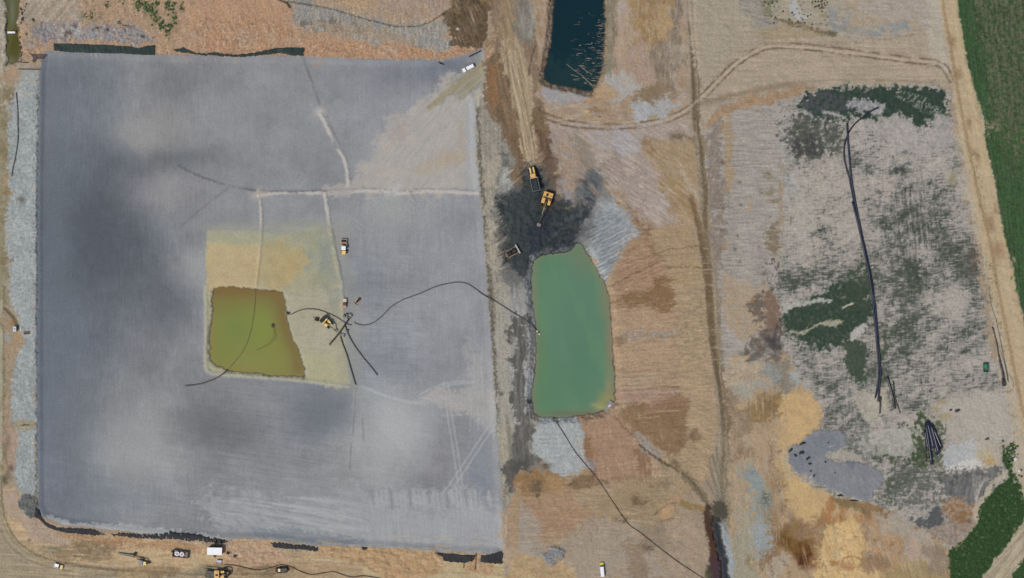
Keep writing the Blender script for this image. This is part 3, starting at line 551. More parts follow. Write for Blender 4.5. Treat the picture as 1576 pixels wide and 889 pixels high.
P([(944, 470), (1000, 476), (1020, 480), (1040, 490), (1040, 560), (944, 560)], 6, 4).c('#aa8a6c', .7)
P([(970, 510), (1010, 512), (1045, 508), (1045, 516), (1000, 520), (960, 522), (946, 526)], 3, 3, 10, 2).c('#8c7e6c', .7).n(5, 0, 1).c('#a4a5aa', .8)
P([(945, 520), (968, 516), (960, 530), (946, 534)], 4, 3).c('#86694e', .8); P([(968, 578), (1010, 576), (1020, 582), (975, 590)], 3, 3, 10, .7).s(24, 2.4, -4, 0, 1.2).c('#a3a1a2', .5)
R(1044, 430, 1094, 640, 8, 4).c('#a58c6a', .75).stone(16, 2.6, 0, .05); P([(1070, 440), (1092, 440), (1096, 500), (1080, 560), (1050, 540), (1046, 480)], 12, 8).n(8, 0, 1.2).c('#85755c', .6)
P([(950, 596), (1030, 598), (1050, 604), (1044, 618), (960, 616)], 5, 4).c('#a38072', .6); L([(1026, 594), (1046, 596)], 3, 1.5).c('#6b493a', .6)
P([(950, 640), (968, 624), (1010, 620), (1046, 606), (1064, 620), (1062, 650), (1054, 690), (1040, 706), (1016, 690), (990, 672), (964, 650)], 3, 3, 16).c('#866646', .92).mot('#7c5c40', 12, .6)
P([(1000, 616), (1044, 604), (1052, 620), (1000, 632)], 6, 5).c('#94705a', .6)
P([(1062, 625), (1090, 620), (1106, 680), (1084, 735), (1060, 760), (1030, 730), (1050, 690), (1058, 660)], 4, 4).c('#a48a69').stone(40, 3, 25, .05)
P([(892, 645), (900, 640), (940, 636), (960, 650), (975, 680), (1000, 720), (1000, 734), (915, 740), (896, 700)], 3, 3).c('#a07d63').stone(30, 3, 88, .04)
P([(894, 655), (902, 668), (914, 700), (920, 745), (908, 740), (898, 690)], 4, 4).c('#886243', .8); P([(975, 688), (990, 690), (1004, 722), (1006, 735), (992, 735), (982, 715)], 4, 4).c('#836146', .85)
P([(826, 645), (890, 640), (898, 690), (908, 716), (905, 722), (868, 735), (826, 700)], 2, 3).c('#9aa1a4').mot('#a6abab', 12, .6).stone(20, 3, 88, .04)
B(835, 718, 12, 6, w=4).c('#5f6162', .7); B(910, 716, 8, 8, w=3).c('#848d9e', .7); P([(895, 650), (918, 660), (920, 690), (905, 690)], 8, 5).n(5, .8, 1.4).c('#6c4d36', .5)
m = P([(796, 730), (830, 726), (870, 738), (905, 724), (915, 742), (1000, 735), (1050, 745), (1040, 790), (1004, 812), (940, 820), (880, 830), (800, 830), (790, 760)], 6, 5).c('#9c8061').mot('#a3876a', 24, .7).stone(30, 3, 3, .04)
P([(796, 730), (850, 728), (870, 742), (868, 752), (840, 756), (800, 756)], 4, 4, 10).c('#886742').mot('#a37a4b', 8, .7); P([(880, 735), (918, 735), (922, 746), (885, 752)], 3, 3).c('#7a6045', .85); B(824, 748, 10, 8, w=3).c('#564b3a', .85); B(827, 760, 4, 4).c('#4d4335', .8); B(838, 716, 6, 4, w=2).c('#55504c', .8)
P([(910, 738), (940, 734), (968, 732), (990, 736), (920, 744)], 3, 3).n(8, -.5, .8).c('#6d523b', .6); P([(835, 740), (868, 738), (868, 756), (836, 754)], 4, 4).c('#a68255', .6)
P([(912, 755), (1000, 742), (1030, 760), (1020, 800), (960, 810), (920, 790)], 10, 8).c('#94805f', .7); B(978, 772, 6, 9, w=2).c('#6f5a3d', .85); B(992, 774, 8, 5, w=3).c('#7c6a4c', .6); B(958, 799, 11, 4, w=2).c('#6c5941', .85); B(893, 766, 16, 5, w=4).c('#aca08c', .5)
P([(806, 770), (860, 762), (905, 780), (890, 830), (850, 820), (820, 840), (810, 800)], 8, 6).c('#a07c5e', .85).stone(40, 3, 50, .05)
P([(900, 800), (960, 806), (1000, 830), (1040, 949), (880, 949), (860, 850)], 10, 6).c('#9b8d7e', .8).mot('#a0917f', 16, .6); P([(957, 830), (988, 835), (998, 889), (995, 920), (970, 900), (965, 860)], 5, 5).c('#84705a', .8); P([(985, 815), (1020, 800), (1024, 830), (1000, 845)], 8, 6).c('#82735f', .6); B(996, 844, 7, 3, w=2).c('#6b5c47', .8)
P([(800, 790), (826, 790), (832, 830), (846, 860), (815, 870), (800, 840)], 5, 4).c('#98928a', .7); L([(806, 770), (800, 830), (812, 866), (830, 872)], 5, 4).c('#94939a', .5)
P([(790, 860), (860, 866), (890, 889), (890, 949), (780, 949)], 6, 5).c('#b3996f').mot('#a37b54', 10, .6).stone(40, 3, -14, .05)
m = P([(838, 856), (845, 846), (856, 841), (866, 845), (868, 853), (862, 862), (852, 870), (841, 867)], 1, 2, 10, .8).c('#747b86').mot('#868d96', 6, .6).h(.7).hn(5, .12)
B(1025, 785, 15, 11, -40, w=5).c('#ac8860', .95); L([(1010, 790), (1024, 778), (1036, 776)], 2, 1.2, f=1.5).c('#5f4c36', .6); L([(1040, 764), (1046, 790), (1036, 800), (1020, 803)], 2, 1.4).c('#7a6a50', .5)
P([(1016, 700), (1040, 706), (1056, 730), (1040, 752), (1020, 740)], 6, 5).c('#998364').mot('#a89172', 10, .5); B(1040, 716, 5, 4, w=2).c('#5f4f3a', .8); B(1024, 745, 8, 8, w=3).c('#6f624e', .6); B(1036, 750, 3, 3).c('#aaa69c', .6)
L([(945, 640), (965, 660), (985, 680), (1005, 700), (1036, 718), (1056, 730), (1076, 750), (1088, 770), (1096, 785)], 2.2, 1.2, f=1.5).c('#5d4e3a', .75).h(-.3)
m = P([(974, 664), (990, 672), (1010, 688), (1018, 700), (1006, 704), (990, 690)], 2, 2, 10, 1.5).c('#8e959b', .8); m.n(5, 0, .8).c('#a08468', .8); L([(975, 664), (998, 688), (1015, 702)], 1.6, 1).c('#737c86', .7)
B(1066, 668, 9, 8, w=4).c('#8f775a', .5); P([(1060, 660), (1072, 660), (1074, 680), (1064, 678)], 4, 3).c('#7c6349', .7)

marble(R(845, -55, 1080, 350, 12, 0, 30, 0), 2.2, 1.0)
drag(R(930, -55, 1062, 130, 10, 0, 30, 0), 84, 3.5, 30, 3); drag(R(840, 140, 1060, 215, 8, 0, 30, 0), -6, 2, 40, 3); drag(P([(850, 210), (1060, 215), (1075, 350), (985, 340), (890, 300)], 10, 0, 30, 0), 35, 2.5)
drag(P([(945, 380), (1080, 360), (1095, 640), (948, 640)], 8, 0, 30, 0), -3, 2, 40, 2.6); drag(P([(800, 740), (1040, 745), (1040, 940), (800, 940)], 10, 0, 30, 0), 4, 2, 40, 3); drag(P([(895, 645), (1000, 640), (1040, 740), (900, 740)], 6, 0, 30, 0), 86, 2, 30, 2.4)
marble(R(795, 640, 1085, 940, 12, 0, 30, 0), 1.6, .8)

rt = random.Random(21)
for i in range(70):
    u = rt.uniform(948, 1075); v = rt.uniform(372, 610); ln = rt.uniform(12, 46)
    q = [(u + ln * t_, v + rt.uniform(-1.3, 1.3) - t_ * 2) for t_ in (0, .3, .6, 1)]
    L(q, .8, .8, f=.8).n(12, -.8, .8).c('#5f4b38' if i % 3 else '#bfa88c', .5)
for i in range(60):
    u = rt.uniform(1112, 1185); v = rt.uniform(200, 440); ln = rt.uniform(10, 34)
    q = [(u + ln * t_, v + rt.uniform(-1.2, 1.2)) for t_ in (0, .3, .6, 1)]
    L(q, .8, .8, f=.8).n(12, -.8, .8).c('#5c5048' if i % 3 else '#b5aaa0', .45)
for i in range(40):
    a_ = rt.uniform(.1, 1.4); r_ = rt.uniform(60, 120)
    L([(985 + r_ * math.cos(a_) * .8, 640 + r_ * math.sin(a_) * .9), (985 + (r_ + 16) * math.cos(a_ + .05) * .8, 640 + (r_ + 16) * math.sin(a_ + .05) * .9)], .9, .9, f=.6).c('#7a6349', .4)
for pts in [[(1140, 450), (1155, 462), (1170, 470), (1182, 490)], [(1160, 450), (1176, 462), (1200, 470)], [(1126, 604), (1150, 600), (1174, 610), (1200, 604)], [(1120, 640), (1140, 670), (1165, 700)], [(1160, 520), (1172, 510), (1180, 520)], [(1250, 800), (1270, 810), (1290, 800)], [(1180, 870), (1192, 862), (1204, 866), (1214, 876)]]:
    L(pts, 1, .8, f=2).c('#4f4238', .6)

# ------------------------------------------------------------------ the long track running south
m = P([(1056, -60), (1080, -60), (1080, 60), (1078, 160), (1088, 240), (1090, 310), (1108, 420), (1112, 520), (1120, 600), (1124, 700), (1126, 780), (1140, 949), (1100, 949), (1100, 780), (1100, 700), (1104, 620), (1092, 540), (1086, 440), (1070, 350), (1076, 300), (1068, 200), (1058, 100)], 2.5, 2).c('#93836c').stone(120, 4, 86, .07).mot('#9f927e', 20, .5)
TR = [(1058, -60), (1060, 20), (1066, 80), (1070, 140), (1074, 190), (1080, 220), (1084, 260), (1088, 300), (1084, 330)]
L([(1058, -50), (1060, 20), (1065, 80), (1068, 150), (1070, 200)], 3, 1.8, f=.8).c('#6a5a45', .85).h(-.3); L([(1066, -50), (1068, 30), (1073, 90), (1077, 140), (1076, 190), (1080, 214)], 3.2, 1.6, f=.8).c('#6b5e4b', .85).h(-.3)
L([(1080, 214), (1083, 250), (1087, 280), (1090, 312)], 3.6, 1.6, f=.8).c('#625038', .8).h(-.4); L([(1062, -50), (1064, 40), (1069, 110), (1072, 180), (1076, 240), (1082, 300)], 2, 1.4).c('#b4a68f', .6)
L([(1064, 304), (1072, 330), (1080, 360), (1086, 400), (1092, 440), (1094, 480), (1098, 520), (1104, 560), (1112, 600), (1116, 640), (1119, 670), (1116, 760), (1122, 880)], 8, 3, f=1).n(40, -2, -.3).c('#735d3e', .9).h(-.25)
L([(1090, 430), (1094, 480), (1099, 530), (1108, 570)], 9, 2, f=1).c('#6d583a', .8); L([(1092, 300), (1098, 360), (1104, 420), (1108, 480), (1112, 540), (1120, 600)], 4, 2).c('#a49684', .8); L([(1100, 310), (1106, 370), (1112, 440), (1112, 500), (1118, 560)], 2.4, 1.4).c('#8a8072', .7)
L([(1098, 320), (1106, 400), (1109, 470)], 1.6, 1).c('#6e6048', .7); L([(1086, 380), (1092, 420), (1096, 440)], 2, 1).c('#5c492e', .6); L([(1086, 440), (1090, 500), (1098, 560), (1106, 590)], 1.8, 1, f=1).c('#54452e', .6)
L([(1115, 580), (1121, 640), (1120, 665)], 3.4, 1.5).c('#3f3119', .5)
L([(1072, -50), (1074, 60), (1077, 150), (1084, 230), (1090, 310), (1098, 400), (1103, 490), (1110, 570), (1118, 640), (1118, 720), (1114, 780)], 16, 3, f=1.5).c('#7d6d57', .6)
L([(1064, -50), (1066, 60), (1070, 150), (1078, 220), (1086, 300), (1086, 360), (1092, 430), (1096, 500), (1104, 570), (1114, 630), (1118, 670)], 6, 2, f=1.2).c('#66543b', .75).h(-.15)
L([(1098, 300), (1106, 360), (1112, 430), (1114, 500), (1119, 560), (1127, 620)], 9, 3, f=1.2).s(60, 2.4, 84, -1, .6).c('#a29c92', .8); L([(1070, 330), (1078, 370), (1084, 410), (1086, 440)], 5, 2, f=1.5).c('#6b573c', .8)
for k_, (o_, hx_) in enumerate([(-13, '#7b6a52'), (-9, '#5f4f3a'), (-4, '#a99b84'), (3, '#6b5a44'), (8, '#aea08a'), (12, '#77664f'), (16, '#66573f')]):
    L([(1072 + o_, -50), (1074 + o_, 60), (1078 + o_, 150), (1084 + o_, 230), (1092 + o_, 310), (1102 + o_, 400), (1106 + o_, 490), (1112 + o_, 570), (1119 + o_, 640), (1120 + o_ * .9, 700), (1118 + o_, 780), (1126 + o_, 949)], 1.7, 1.1, f=1.2).n(40, -1.4, .6).c(hx_, .65).h(-.06 if k_ % 2 else .03)
for u in (1108, 1113, 1118, 1124): L([(u, 660), (u - 2, 720), (u, 780), (u + 6, 889), (u + 8, 949)], 2, 1.2, f=.8).c('#7b6c52' if u % 2 else '#ab9f8a', .6)
L([(1088, 740), (1104, 770), (1106, 775)], 3, 2).c('#6e6452', .6); L([(1092, 705), (1098, 740), (1108, 775)], 2.4, 1.8).c('#6f6a5c', .7); L([(1098, 700), (1106, 740)], 1.6, 1.4).c('#7b7466', .6)

# ------------------------------------------------------------------ strip between the track and the grey site
m = P([(1082, 140), (1110, 150), (1240, 140), (1215, 200), (1200, 260), (1200, 350), (1196, 430), (1200, 480), (1215, 540), (1150, 560), (1120, 600), (1112, 520), (1106, 400), (1092, 300), (1084, 200)], 4, 4).c('#97918a').mot('#a1988f', 20, .7).stone(30, 2.6, 0, .05, hh=.06)
P([(1100, 180), (1115, 170), (1112, 240), (1116, 300), (1112, 400), (1100, 400), (1094, 300), (1090, 220)], 6, 6, 16).c('#8a7c70').mot('#7c7068', 8, .8)
P([(1112, 175), (1126, 190), (1128, 280), (1116, 290), (1114, 220)], 4, 4).c('#a4865f', .75); P([(1112, 190), (1124, 170), (1118, 178)], 3, 3).c('#6f5e48', .7)
for k, (u, v) in enumerate([(1139, 280), (1140, 314), (1134, 362), (1114, 355), (1138, 404), (1170, 380), (1174, 422), (1172, 295), (1112, 250), (1176, 436), (1132, 385), (1154, 470)]): B(u, v, 4 - k % 3 * .8, 2, w=2).c('#55493c', .8)
for i in range(30): v = 200 + i * 8; L([(1114, v), (1130 + (i * 13) % 20, v + (i % 3) - 1)], 1, .8, f=.8).c('#6f5f50', .4)
for u, v, a, b in [(1153, 318, 4, 8), (1116, 375, 5, 9), (1128, 436, 8, 5)]: B(u, v, a, b, w=3).c('#b0875c', .6)
P([(1112, 420), (1140, 436), (1180, 440), (1200, 470), (1190, 500), (1150, 520), (1118, 500)], 6, 6, 16).c('#a68e74').mot('#9a9180', 10, .6); 
m = P([(1150, 466), (1175, 450), (1196, 440), (1210, 470), (1215, 500), (1200, 556), (1184, 554), (1160, 550), (1140, 548), (1152, 525), (1170, 505), (1158, 490)], 3, 5, 14, 2); m.n(10, -1.4, .3).c('#59524c', .8); m.n(8, .4, 1.2).c('#7b5a3c', .6); B(1190, 528, 14, 18, w=4).c('#443f42', .85); B(1196, 500, 12, 10, w=4).c('#4c3f3c', .8)
P([(1176, 455), (1186, 448), (1200, 456), (1204, 490), (1190, 510), (1178, 500)], 4, 4).c('#7d6353', .8); B(1150, 545, 10, 5, w=4).c('#4d4c46', .8)
m = R(1176, 395, 1212, 446, 6, 8); m.n(8, .2, 1).c('#4d484a', .8); P([(1184, 340), (1196, 345), (1198, 385), (1186, 390), (1178, 376)], 2, 4, 10, 2).c('#74634a', .8)
for u, v in [(1184, 272), (1182, 295), (1190, 306)]: B(u, v, 7, 5, w=4).c('#7a6a50', .8)
# south: orange, brown and blue stained ground
m = P([(1120, 556), (1150, 552), (1180, 556), (1214, 548), (1250, 600), (1266, 640), (1256, 668), (1220, 690), (1216, 720), (1270, 760), (1330, 770), (1420, 800), (1460, 840), (1462, 949), (1130, 949), (1128, 780), (1126, 660)], 4, 4).c('#a98e6e').mot('#b2946f', 30, .7).mot('#9c8468', 12, .6)
P([(1122, 556), (1180, 556), (1200, 575), (1180, 600), (1130, 605)], 5, 6).c('#a8957d').stone(20, 3, -20, .05); P([(1120, 596), (1170, 590), (1180, 600), (1140, 612)], 3, 4).c('#94928a', .7)
P([(1136, 640), (1150, 622), (1190, 604), (1214, 600), (1232, 620), (1230, 634), (1200, 640), (1170, 660), (1150, 668)], 4, 5, 12).c('#86683f', .85).stone(22, 3, -14, .08); P([(1180, 560), (1214, 556), (1230, 590), (1212, 604), (1190, 600), (1176, 580)], 5, 5).c('#75726a', .8); P([(1178, 568), (1196, 562), (1200, 580), (1184, 592)], 4, 4).c('#8c9598', .6)
P([(1222, 570), (1244, 572), (1250, 606), (1230, 596)], 3, 3).c('#98a4a8', .8); P([(1120, 600), (1150, 640), (1166, 680), (1200, 700), (1180, 720), (1140, 690), (1124, 650)], 5, 5).c('#8a755c', .8).stone(30, 4, 45, .06)
P([(1200, 610), (1256, 610), (1266, 640), (1256, 665), (1222, 686), (1214, 700), (1220, 725), (1260, 755), (1280, 765), (1270, 800), (1250, 810), (1220, 790), (1194, 740), (1190, 680), (1200, 660)], 3, 4).c('#b9996c').mot('#c4a26c', 30, .8).g(.3)
P([(1150, 660), (1195, 664), (1200, 700), (1190, 740), (1166, 720)], 6, 6).c('#ab8f72', .85); P([(1180, 700), (1200, 720), (1200, 745), (1180, 742)], 4, 4).c('#8f7760', .6)
P([(1140, 720), (1160, 724), (1180, 750), (1190, 780), (1180, 800), (1160, 790), (1150, 760), (1146, 740)], 5, 6, 12, 2).n(10, -.8, .6).c('#87938f', .85); B(1158, 728, 8, 5, w=3).c('#6f7f8a', .7); B(1178, 768, 8, 12, w=4).c('#5f6a62', .6)
P([(1152, 810), (1180, 800), (1190, 840), (1180, 870), (1160, 860)], 6, 6, 12, 2).c('#939c9c', .8); P([(1140, 780), (1160, 800), (1164, 880), (1150, 949), (1130, 949), (1126, 820)], 5, 5).c('#96927f', .75)
L([(1150, 792), (1185, 790)], 6, 3).c('#ab8c5e', .7); L([(1158, 806), (1180, 812)], 3, 2).c('#ab8c5e', .6)
m = P([(1150, 865), (1160, 860), (1162, 872), (1154, 876)], 2, 2)
B(1156, 865, 5, 8, w=1).c('#6f603c', .9); B(1156, 865, 3.4, 6, w=1).c('#b09a72', .95)
for u, v, a, b in [(1194, 752, 12, 10), (1208, 780, 8, 8), (1228, 806, 6, 7), (1180, 790, 14, 12), (1240, 820, 18, 10), (1270, 815, 12, 20)]: B(u, v, a, b, w=5).c('#866c50', .7)
P([(1180, 810), (1215, 800), (1250, 812), (1270, 830), (1272, 850), (1240, 860), (1210, 850), (1184, 870), (1180, 840)], 4, 5, 12).c('#8f6e48', .85).mot('#a17b52', 8, .6)
B(1208, 826, 18, 12, 40, w=5).c('#5c3c16', .85); B(1238, 848, 14, 16, w=5).c('#59351b', .9); B(1244, 862, 14, 10, 20, w=4).c('#4a2712', .8); B(1226, 836, 14, 8, 40, w=4).c('#6b4a1a', .8); B(1262, 873, 12, 5, 35, w=3).c('#8c4d1d', .85); B(1215, 815, 12, 6, 50, w=4).c('#7f5d22', .6)
P([(1186, 860), (1206, 858), (1210, 889), (1206, 949), (1180, 949)], 4, 4).c('#a29583', .85); P([(1182, 820), (1198, 830), (1200, 850), (1186, 866)], 3, 4).c('#7d5a40', .5)
m = P([(1278, 764), (1330, 772), (1340, 800), (1332, 810), (1300, 806), (1262, 816), (1268, 790)], 2, 3).c('#a57446'); m.mot('#94683f', 8, .6)
P([(1284, 775), (1292, 776), (1286, 796), (1279, 796)], 1.2, 1).c('#b2966c'); P([(1306, 782), (1330, 784), (1328, 794), (1300, 796)], 1.5, 2).c('#b39a72', .9)
m = P([(1276, 810), (1330, 800), (1334, 840), (1360, 889), (1370, 949), (1250, 949), (1262, 860), (1268, 830)], 3, 4).c('#ceac74').mot('#c29c64', 12, .5); m.stone(30, 4, 0, .04)
for q in [(1318, 826, 3, 2), (1280, 860, 6, 3), (1308, 870, 12, 5), (1300, 873, 8, 5)]: B(*q, w=2).c('#9c7748', .8)
L([(1296, 862), (1312, 858), (1324, 864)], 2, 1.4).c('#8c6239', .7)
m = P([(1332, 800), (1350, 790), (1400, 800), (1420, 830), (1400, 870), (1360, 880), (1336, 870)], 4, 5, 12).c('#a98763').mot('#998a7c', 10, .8).mot('#b8895a', 8, .5).stone(18, 3, 70, .05)
P([(1325, 772), (1350, 768), (1380, 778), (1376, 792), (1362, 798), (1345, 786), (1338, 800), (1330, 800)], 2, 3, 10).c('#8a6a47', .9); P([(1350, 778), (1376, 776), (1372, 792), (1360, 797)], 2, 2).c('#82603f', .8)
P([(1350, 790), (1400, 795), (1430, 830), (1426, 870), (1400, 880), (1396, 840), (1360, 810)], 5, 6, 12).c('#9c958b', .85)
P([(1400, 830), (1430, 836), (1428, 868), (1404, 876), (1396, 855)], 4, 4).c('#a99484', .9); L([(1385, 876), (1410, 880), (1425, 868), (1430, 850)], 2, 1.5).c('#83694f', .5)
P([(1330, 852), (1360, 856), (1380, 868), (1350, 875), (1326, 868)], 4, 4).c('#83664d', .7)
for i in range(12): L([(1362 + (i % 4) * 5, 866 + i), (1372 + (i % 4) * 5, 866 + i)], 1.6, 1).c('#b98a52', .5)
P([(1370, 876), (1462, 870), (1466, 949), (1340, 949)], 5, 5).c('#9a8458', .8); P([(1425, 842), (1462, 846), (1464, 880), (1430, 876)], 5, 5).c('#8e7f6c', .85).mot('#7b6c5a', 8, .6)

marble(P([(1135, 550), (1220, 545), (1270, 620), (1260, 690), (1300, 770), (1460, 850), (1460, 940), (1140, 940)], 10, 0, 30, 0), 3.0, 1.2)
drag(P([(1120, 560), (1240, 560), (1260, 690), (1140, 700)], 8, 0, 30, 0), -15, 2.5); drag(P([(1140, 700), (1200, 700), (1200, 940), (1140, 940)], 8, 0, 30, 0), 88, 2.5, 40, 4); drag(P([(1270, 770), (1460, 850), (1460, 940), (1270, 940)], 8, 0, 30, 0), 75, 1.5, 30, 3)

# ------------------------------------------------------------------ north-east: broad pale field
m = P([(1074, -60), (1450, -60), (1470, 60), (1480, 130), (1430, 134), (1300, 132), (1240, 140), (1180, 150), (1110, 165), (1084, 200), (1078, 120)], 4, 4).c('#a3927c').mot('#a79883', 30, .8).mot('#9a8a76', 14, .5).stone(80, 5, 3, .03, hh=.05)
P([(1082, -60), (1200, -60), (1180, 50), (1130, 80), (1086, 130)], 14, 8).c('#9f9480', .7)
P([(1190, 75), (1330, 85), (1450, 100), (1450, 128), (1300, 128), (1180, 134), (1110, 160), (1120, 110)], 10, 6).c('#a7967e', .7).stone(100, 3, -1, .03)
P([(1150, -60), (1192, -60), (1200, 24), (1180, 50), (1150, 30), (1140, 10)], 6, 6).c('#8f8a80').stone(30, 3, 20, .06)
P([(1180, -60), (1204, -60), (1198, 10), (1186, 22), (1176, 20)], 4, 4, 10).c('#6d7058').mot('#8b8468', 6, .7)
m = P([(1196, -60), (1310, -60), (1306, 20), (1400, 38), (1398, 50), (1340, 56), (1290, 54), (1250, 38), (1200, 30)], 4, 6, 16).c('#9c9384').mot('#a69578', 12, .6)
P([(1272, 12), (1310, 22), (1312, 34), (1350, 38), (1398, 36), (1396, 44), (1375, 52), (1330, 54), (1285, 50), (1274, 32)], 3, 5, 12, 2).n(16, -1.2, .2).c('#85898f', .8); R(1376, 36, 1398, 46, 2, 2).c('#7d8890', .7); P([(1316, 24), (1345, 28), (1340, 36), (1314, 34)], 4, 4).c('#a78e72', .8)
P([(1212, 4), (1226, 2), (1236, 20), (1246, 24), (1240, 30), (1222, 24)], 2, 3, 10).c('#a9abad', .85)
for i in range(36): B(1190 + (i * 37) % 110, -10 + (i * 23) % 50, 1.6, 1.3).c('#4a4436' if i % 3 else '#5d6440', .7)
B(1262, 6, 10, 12, w=4).n(5, 0, .8).c('#556038', .7); B(1335, 12, 12, 4, w=3).c('#877a6c', .5)
P([(1196, 28), (1230, 34), (1262, 46), (1290, 50), (1284, 56), (1264, 52), (1230, 42), (1198, 34)], 2, 2).c('#67583f', .8); B(1280, 50, 7, 3, 15).c('#4f4c42', .8)
P([(1176, 44), (1230, 42), (1262, 54), (1176, 62)], 4, 4).c('#9a8867', .7); L([(1260, 68), (1330, 64), (1370, 58), (1410, 54)], 1.4, 1, f=2).c('#7f7460', .7)
P([(1330, -60), (1440, -60), (1438, 40), (1400, 34), (1360, 26), (1330, 14)], 8, 8).c('#a09489').mot('#a79c90', 12, .7)
P([(1425, -60), (1448, -60), (1460, 90), (1450, 110), (1430, 60)], 6, 5).c('#aea595', .85)
L([(1100, 130), (1140, 136), (1200, 126), (1400, 124)], 1.6, 1.5, f=1).n(60, -1, 1).c('#887762', .5); L([(1160, 134), (1230, 126), (1330, 122), (1440, 128)], 2, 1.8).c('#8c7c68', .5)
L([(1082, 160), (1120, 148), (1160, 140), (1200, 134), (1250, 134)], 9, 4, 3).c('#846f59', .75); P([(1085, 200), (1100, 172), (1150, 150), (1240, 138), (1230, 146), (1190, 156), (1160, 166), (1130, 170), (1104, 188)], 3, 4).c('#a58463').mot('#8f7254', 10, .7)
L([(1150, 168), (1170, 172), (1178, 180)], 1.4, 1).c('#8c5c34', .7); B(1116, 182, 5, 5).c('#b0a89c', .8)

tracks([(834, 176), (880, 190), (940, 194), (1000, 190), (1040, 178), (1070, 160), (1100, 130), (1130, 100), (1160, 80), (1190, 70), (1240, 72), (1310, 80), (1400, 92), (1440, 96), (1456, 106), (1466, 125)], 8, 3.2, '#6c5945', .9, -.2, 1.2)
L([(1000, 190), (1040, 178), (1064, 162), (1100, 130), (1130, 100), (1160, 80), (1190, 70), (1240, 72), (1310, 80), (1400, 92), (1440, 96)], 4, 2).c('#b3a188', .7); tracks([(1100, 130), (1130, 100), (1160, 80), (1190, 70), (1240, 72), (1310, 80)], 15, 2, '#85735c', .5, -.1)

# blade-brushed streaks of neighbouring soils
for reg, ang, cols in [(R(938, -60, 1056, 125, 10, 0, 30, 0), 86, ['#87725a', '#b9a287', '#a98b5e', '#a3988c']), (P([(850, 205), (1000, 205), (1075, 340), (985, 340), (890, 300)], 10, 0, 30, 0), 38, ['#8a7464', '#bcaea6', '#a38b72']),
                       (R(840, 140, 1060, 200, 10, 0, 30, 0), -8, ['#8a735a', '#b8a698', '#9ea2a8']), (P([(945, 370), (1085, 350), (1098, 640), (948, 640)], 10, 0, 30, 0), -3, ['#8f765d', '#b79c80']),
                       (P([(895, 645), (1000, 640), (1045, 740), (900, 740)], 10, 0, 30, 0), 84, ['#8b6c52', '#b39479']), (R(795, 745, 1080, 900, 10, 0, 30, 0), 5, ['#8c765f', '#b8a189', '#a58560']),
                       (R(1134, 560, 1215, 900, 12, 0, 30, 0), 84, ['#8a765e', '#b3a592', '#8f9a9c']), (P([(1270, 775), (1460, 840), (1460, 900), (1250, 900)], 10, 0, 30, 0), 74, ['#96724c', '#c7ab7e', '#9c8f80']),
                       (R(1100, 150, 1205, 440, 10, 0, 30, 0), 1, ['#857c74', '#aea69e', '#8f8a86']), (R(1085, -60, 1440, 130, 12, 0, 30, 0), 2, ['#92826c', '#b3a48d']), (R(60, -60, 740, 90, 12, 0, 30, 0), 70, ['#997459', '#bda084']),
                       (R(60, 825, 790, 900, 12, 0, 30, 0), 3, ['#97784f', '#cdb186'])]:
    for i_, hx in enumerate(cols):
        reg.s(38, 2.2 + i_ * 1.2, ang + i_ * 4 - 4, .35, 1.5).n(30, -1.2, .8).c(hx, .55)
# gully, rills and stains around the southern junction
L([(985, 684), (1005, 700), (1024, 712), (1040, 722), (1056, 732), (1070, 745), (1080, 762), (1090, 778)], 2.4, 1.2, f=1.6).c('#584c3a', .85).h(-.3)
P([(1044, 722), (1066, 736), (1084, 758), (1094, 780), (1086, 778), (1072, 758), (1056, 742)], 2, 2, 12, 1).c('#71644c', .8)
for q in [[(1096, 700), (1106, 735), (1112, 770)], [(1090, 716), (1102, 745), (1110, 778)], [(1102, 690), (1110, 730)]]: L(q, 3.2, 2, f=1).c('#6c6757', .7)
P([(1096, 770), (1112, 772), (1118, 790), (1112, 806), (1100, 796), (1094, 782)], 3, 3, 10, 2).c('#48463c', .85)
P([(1084, 782), (1092, 784), (1097, 812), (1103, 842), (1108, 870), (1112, 949), (1100, 949), (1101, 880), (1094, 850), (1087, 815)], 2, 1.5, 10, 1).c('#4d3328', .9); P([(1092, 862), (1104, 866), (1108, 949), (1088, 949)], 2, 2, 10, 1).c('#4a3546', .85); B(1088, 882, 3.4, 10, w=2).c('#4a5034', .9)
P([(1110, 812), (1118, 828), (1126, 856), (1130, 889), (1122, 889), (1117, 858)], 3, 2, 10, 1).c('#8f9ba4', .9); L([(1050, 771), (1062, 776), (1078, 780)], 5, 2, f=1).c('#8f7344', .9)
B(1026, 786, 14, 9, -40, w=5).c('#b48d60', .95); L([(1008, 792), (1022, 779), (1036, 775), (1040, 784), (1034, 798), (1018, 802)], 1.6, 1.2, f=1.4).c('#6a5640', .7)
for q in [(978, 772, 5, 8), (994, 774, 9, 4), (958, 799, 10, 3.5), (893, 766, 0, 0), (996, 844, 6, 3), (824, 748, 9, 6), (827, 761, 4, 4), (838, 717, 7, 4), (1040, 716, 4, 3), (1068, 668, 6, 7), (912, 730, 6, 5), (930, 738, 4, 4), (880, 744, 12, 4), (1002, 745, 4, 3)]:
    if q[2]: B(*q, w=4).n(3, -1.6, .4).c('#5f4d39', .85)
P([(1150, 722), (1170, 728), (1180, 745), (1172, 760), (1156, 752)], 2, 4, 10, 2).c('#858f90', .9); B(1160, 727, 6, 4, w=3).c('#6b7a86', .8); P([(1160, 760), (1180, 764), (1186, 782), (1170, 800), (1156, 786)], 2, 5, 10, 2).n(8, -1.2, .4).c('#84908f', .9); B(1182, 768, 8, 12, w=4).n(3, -1, .5).c('#4c564e', .85)
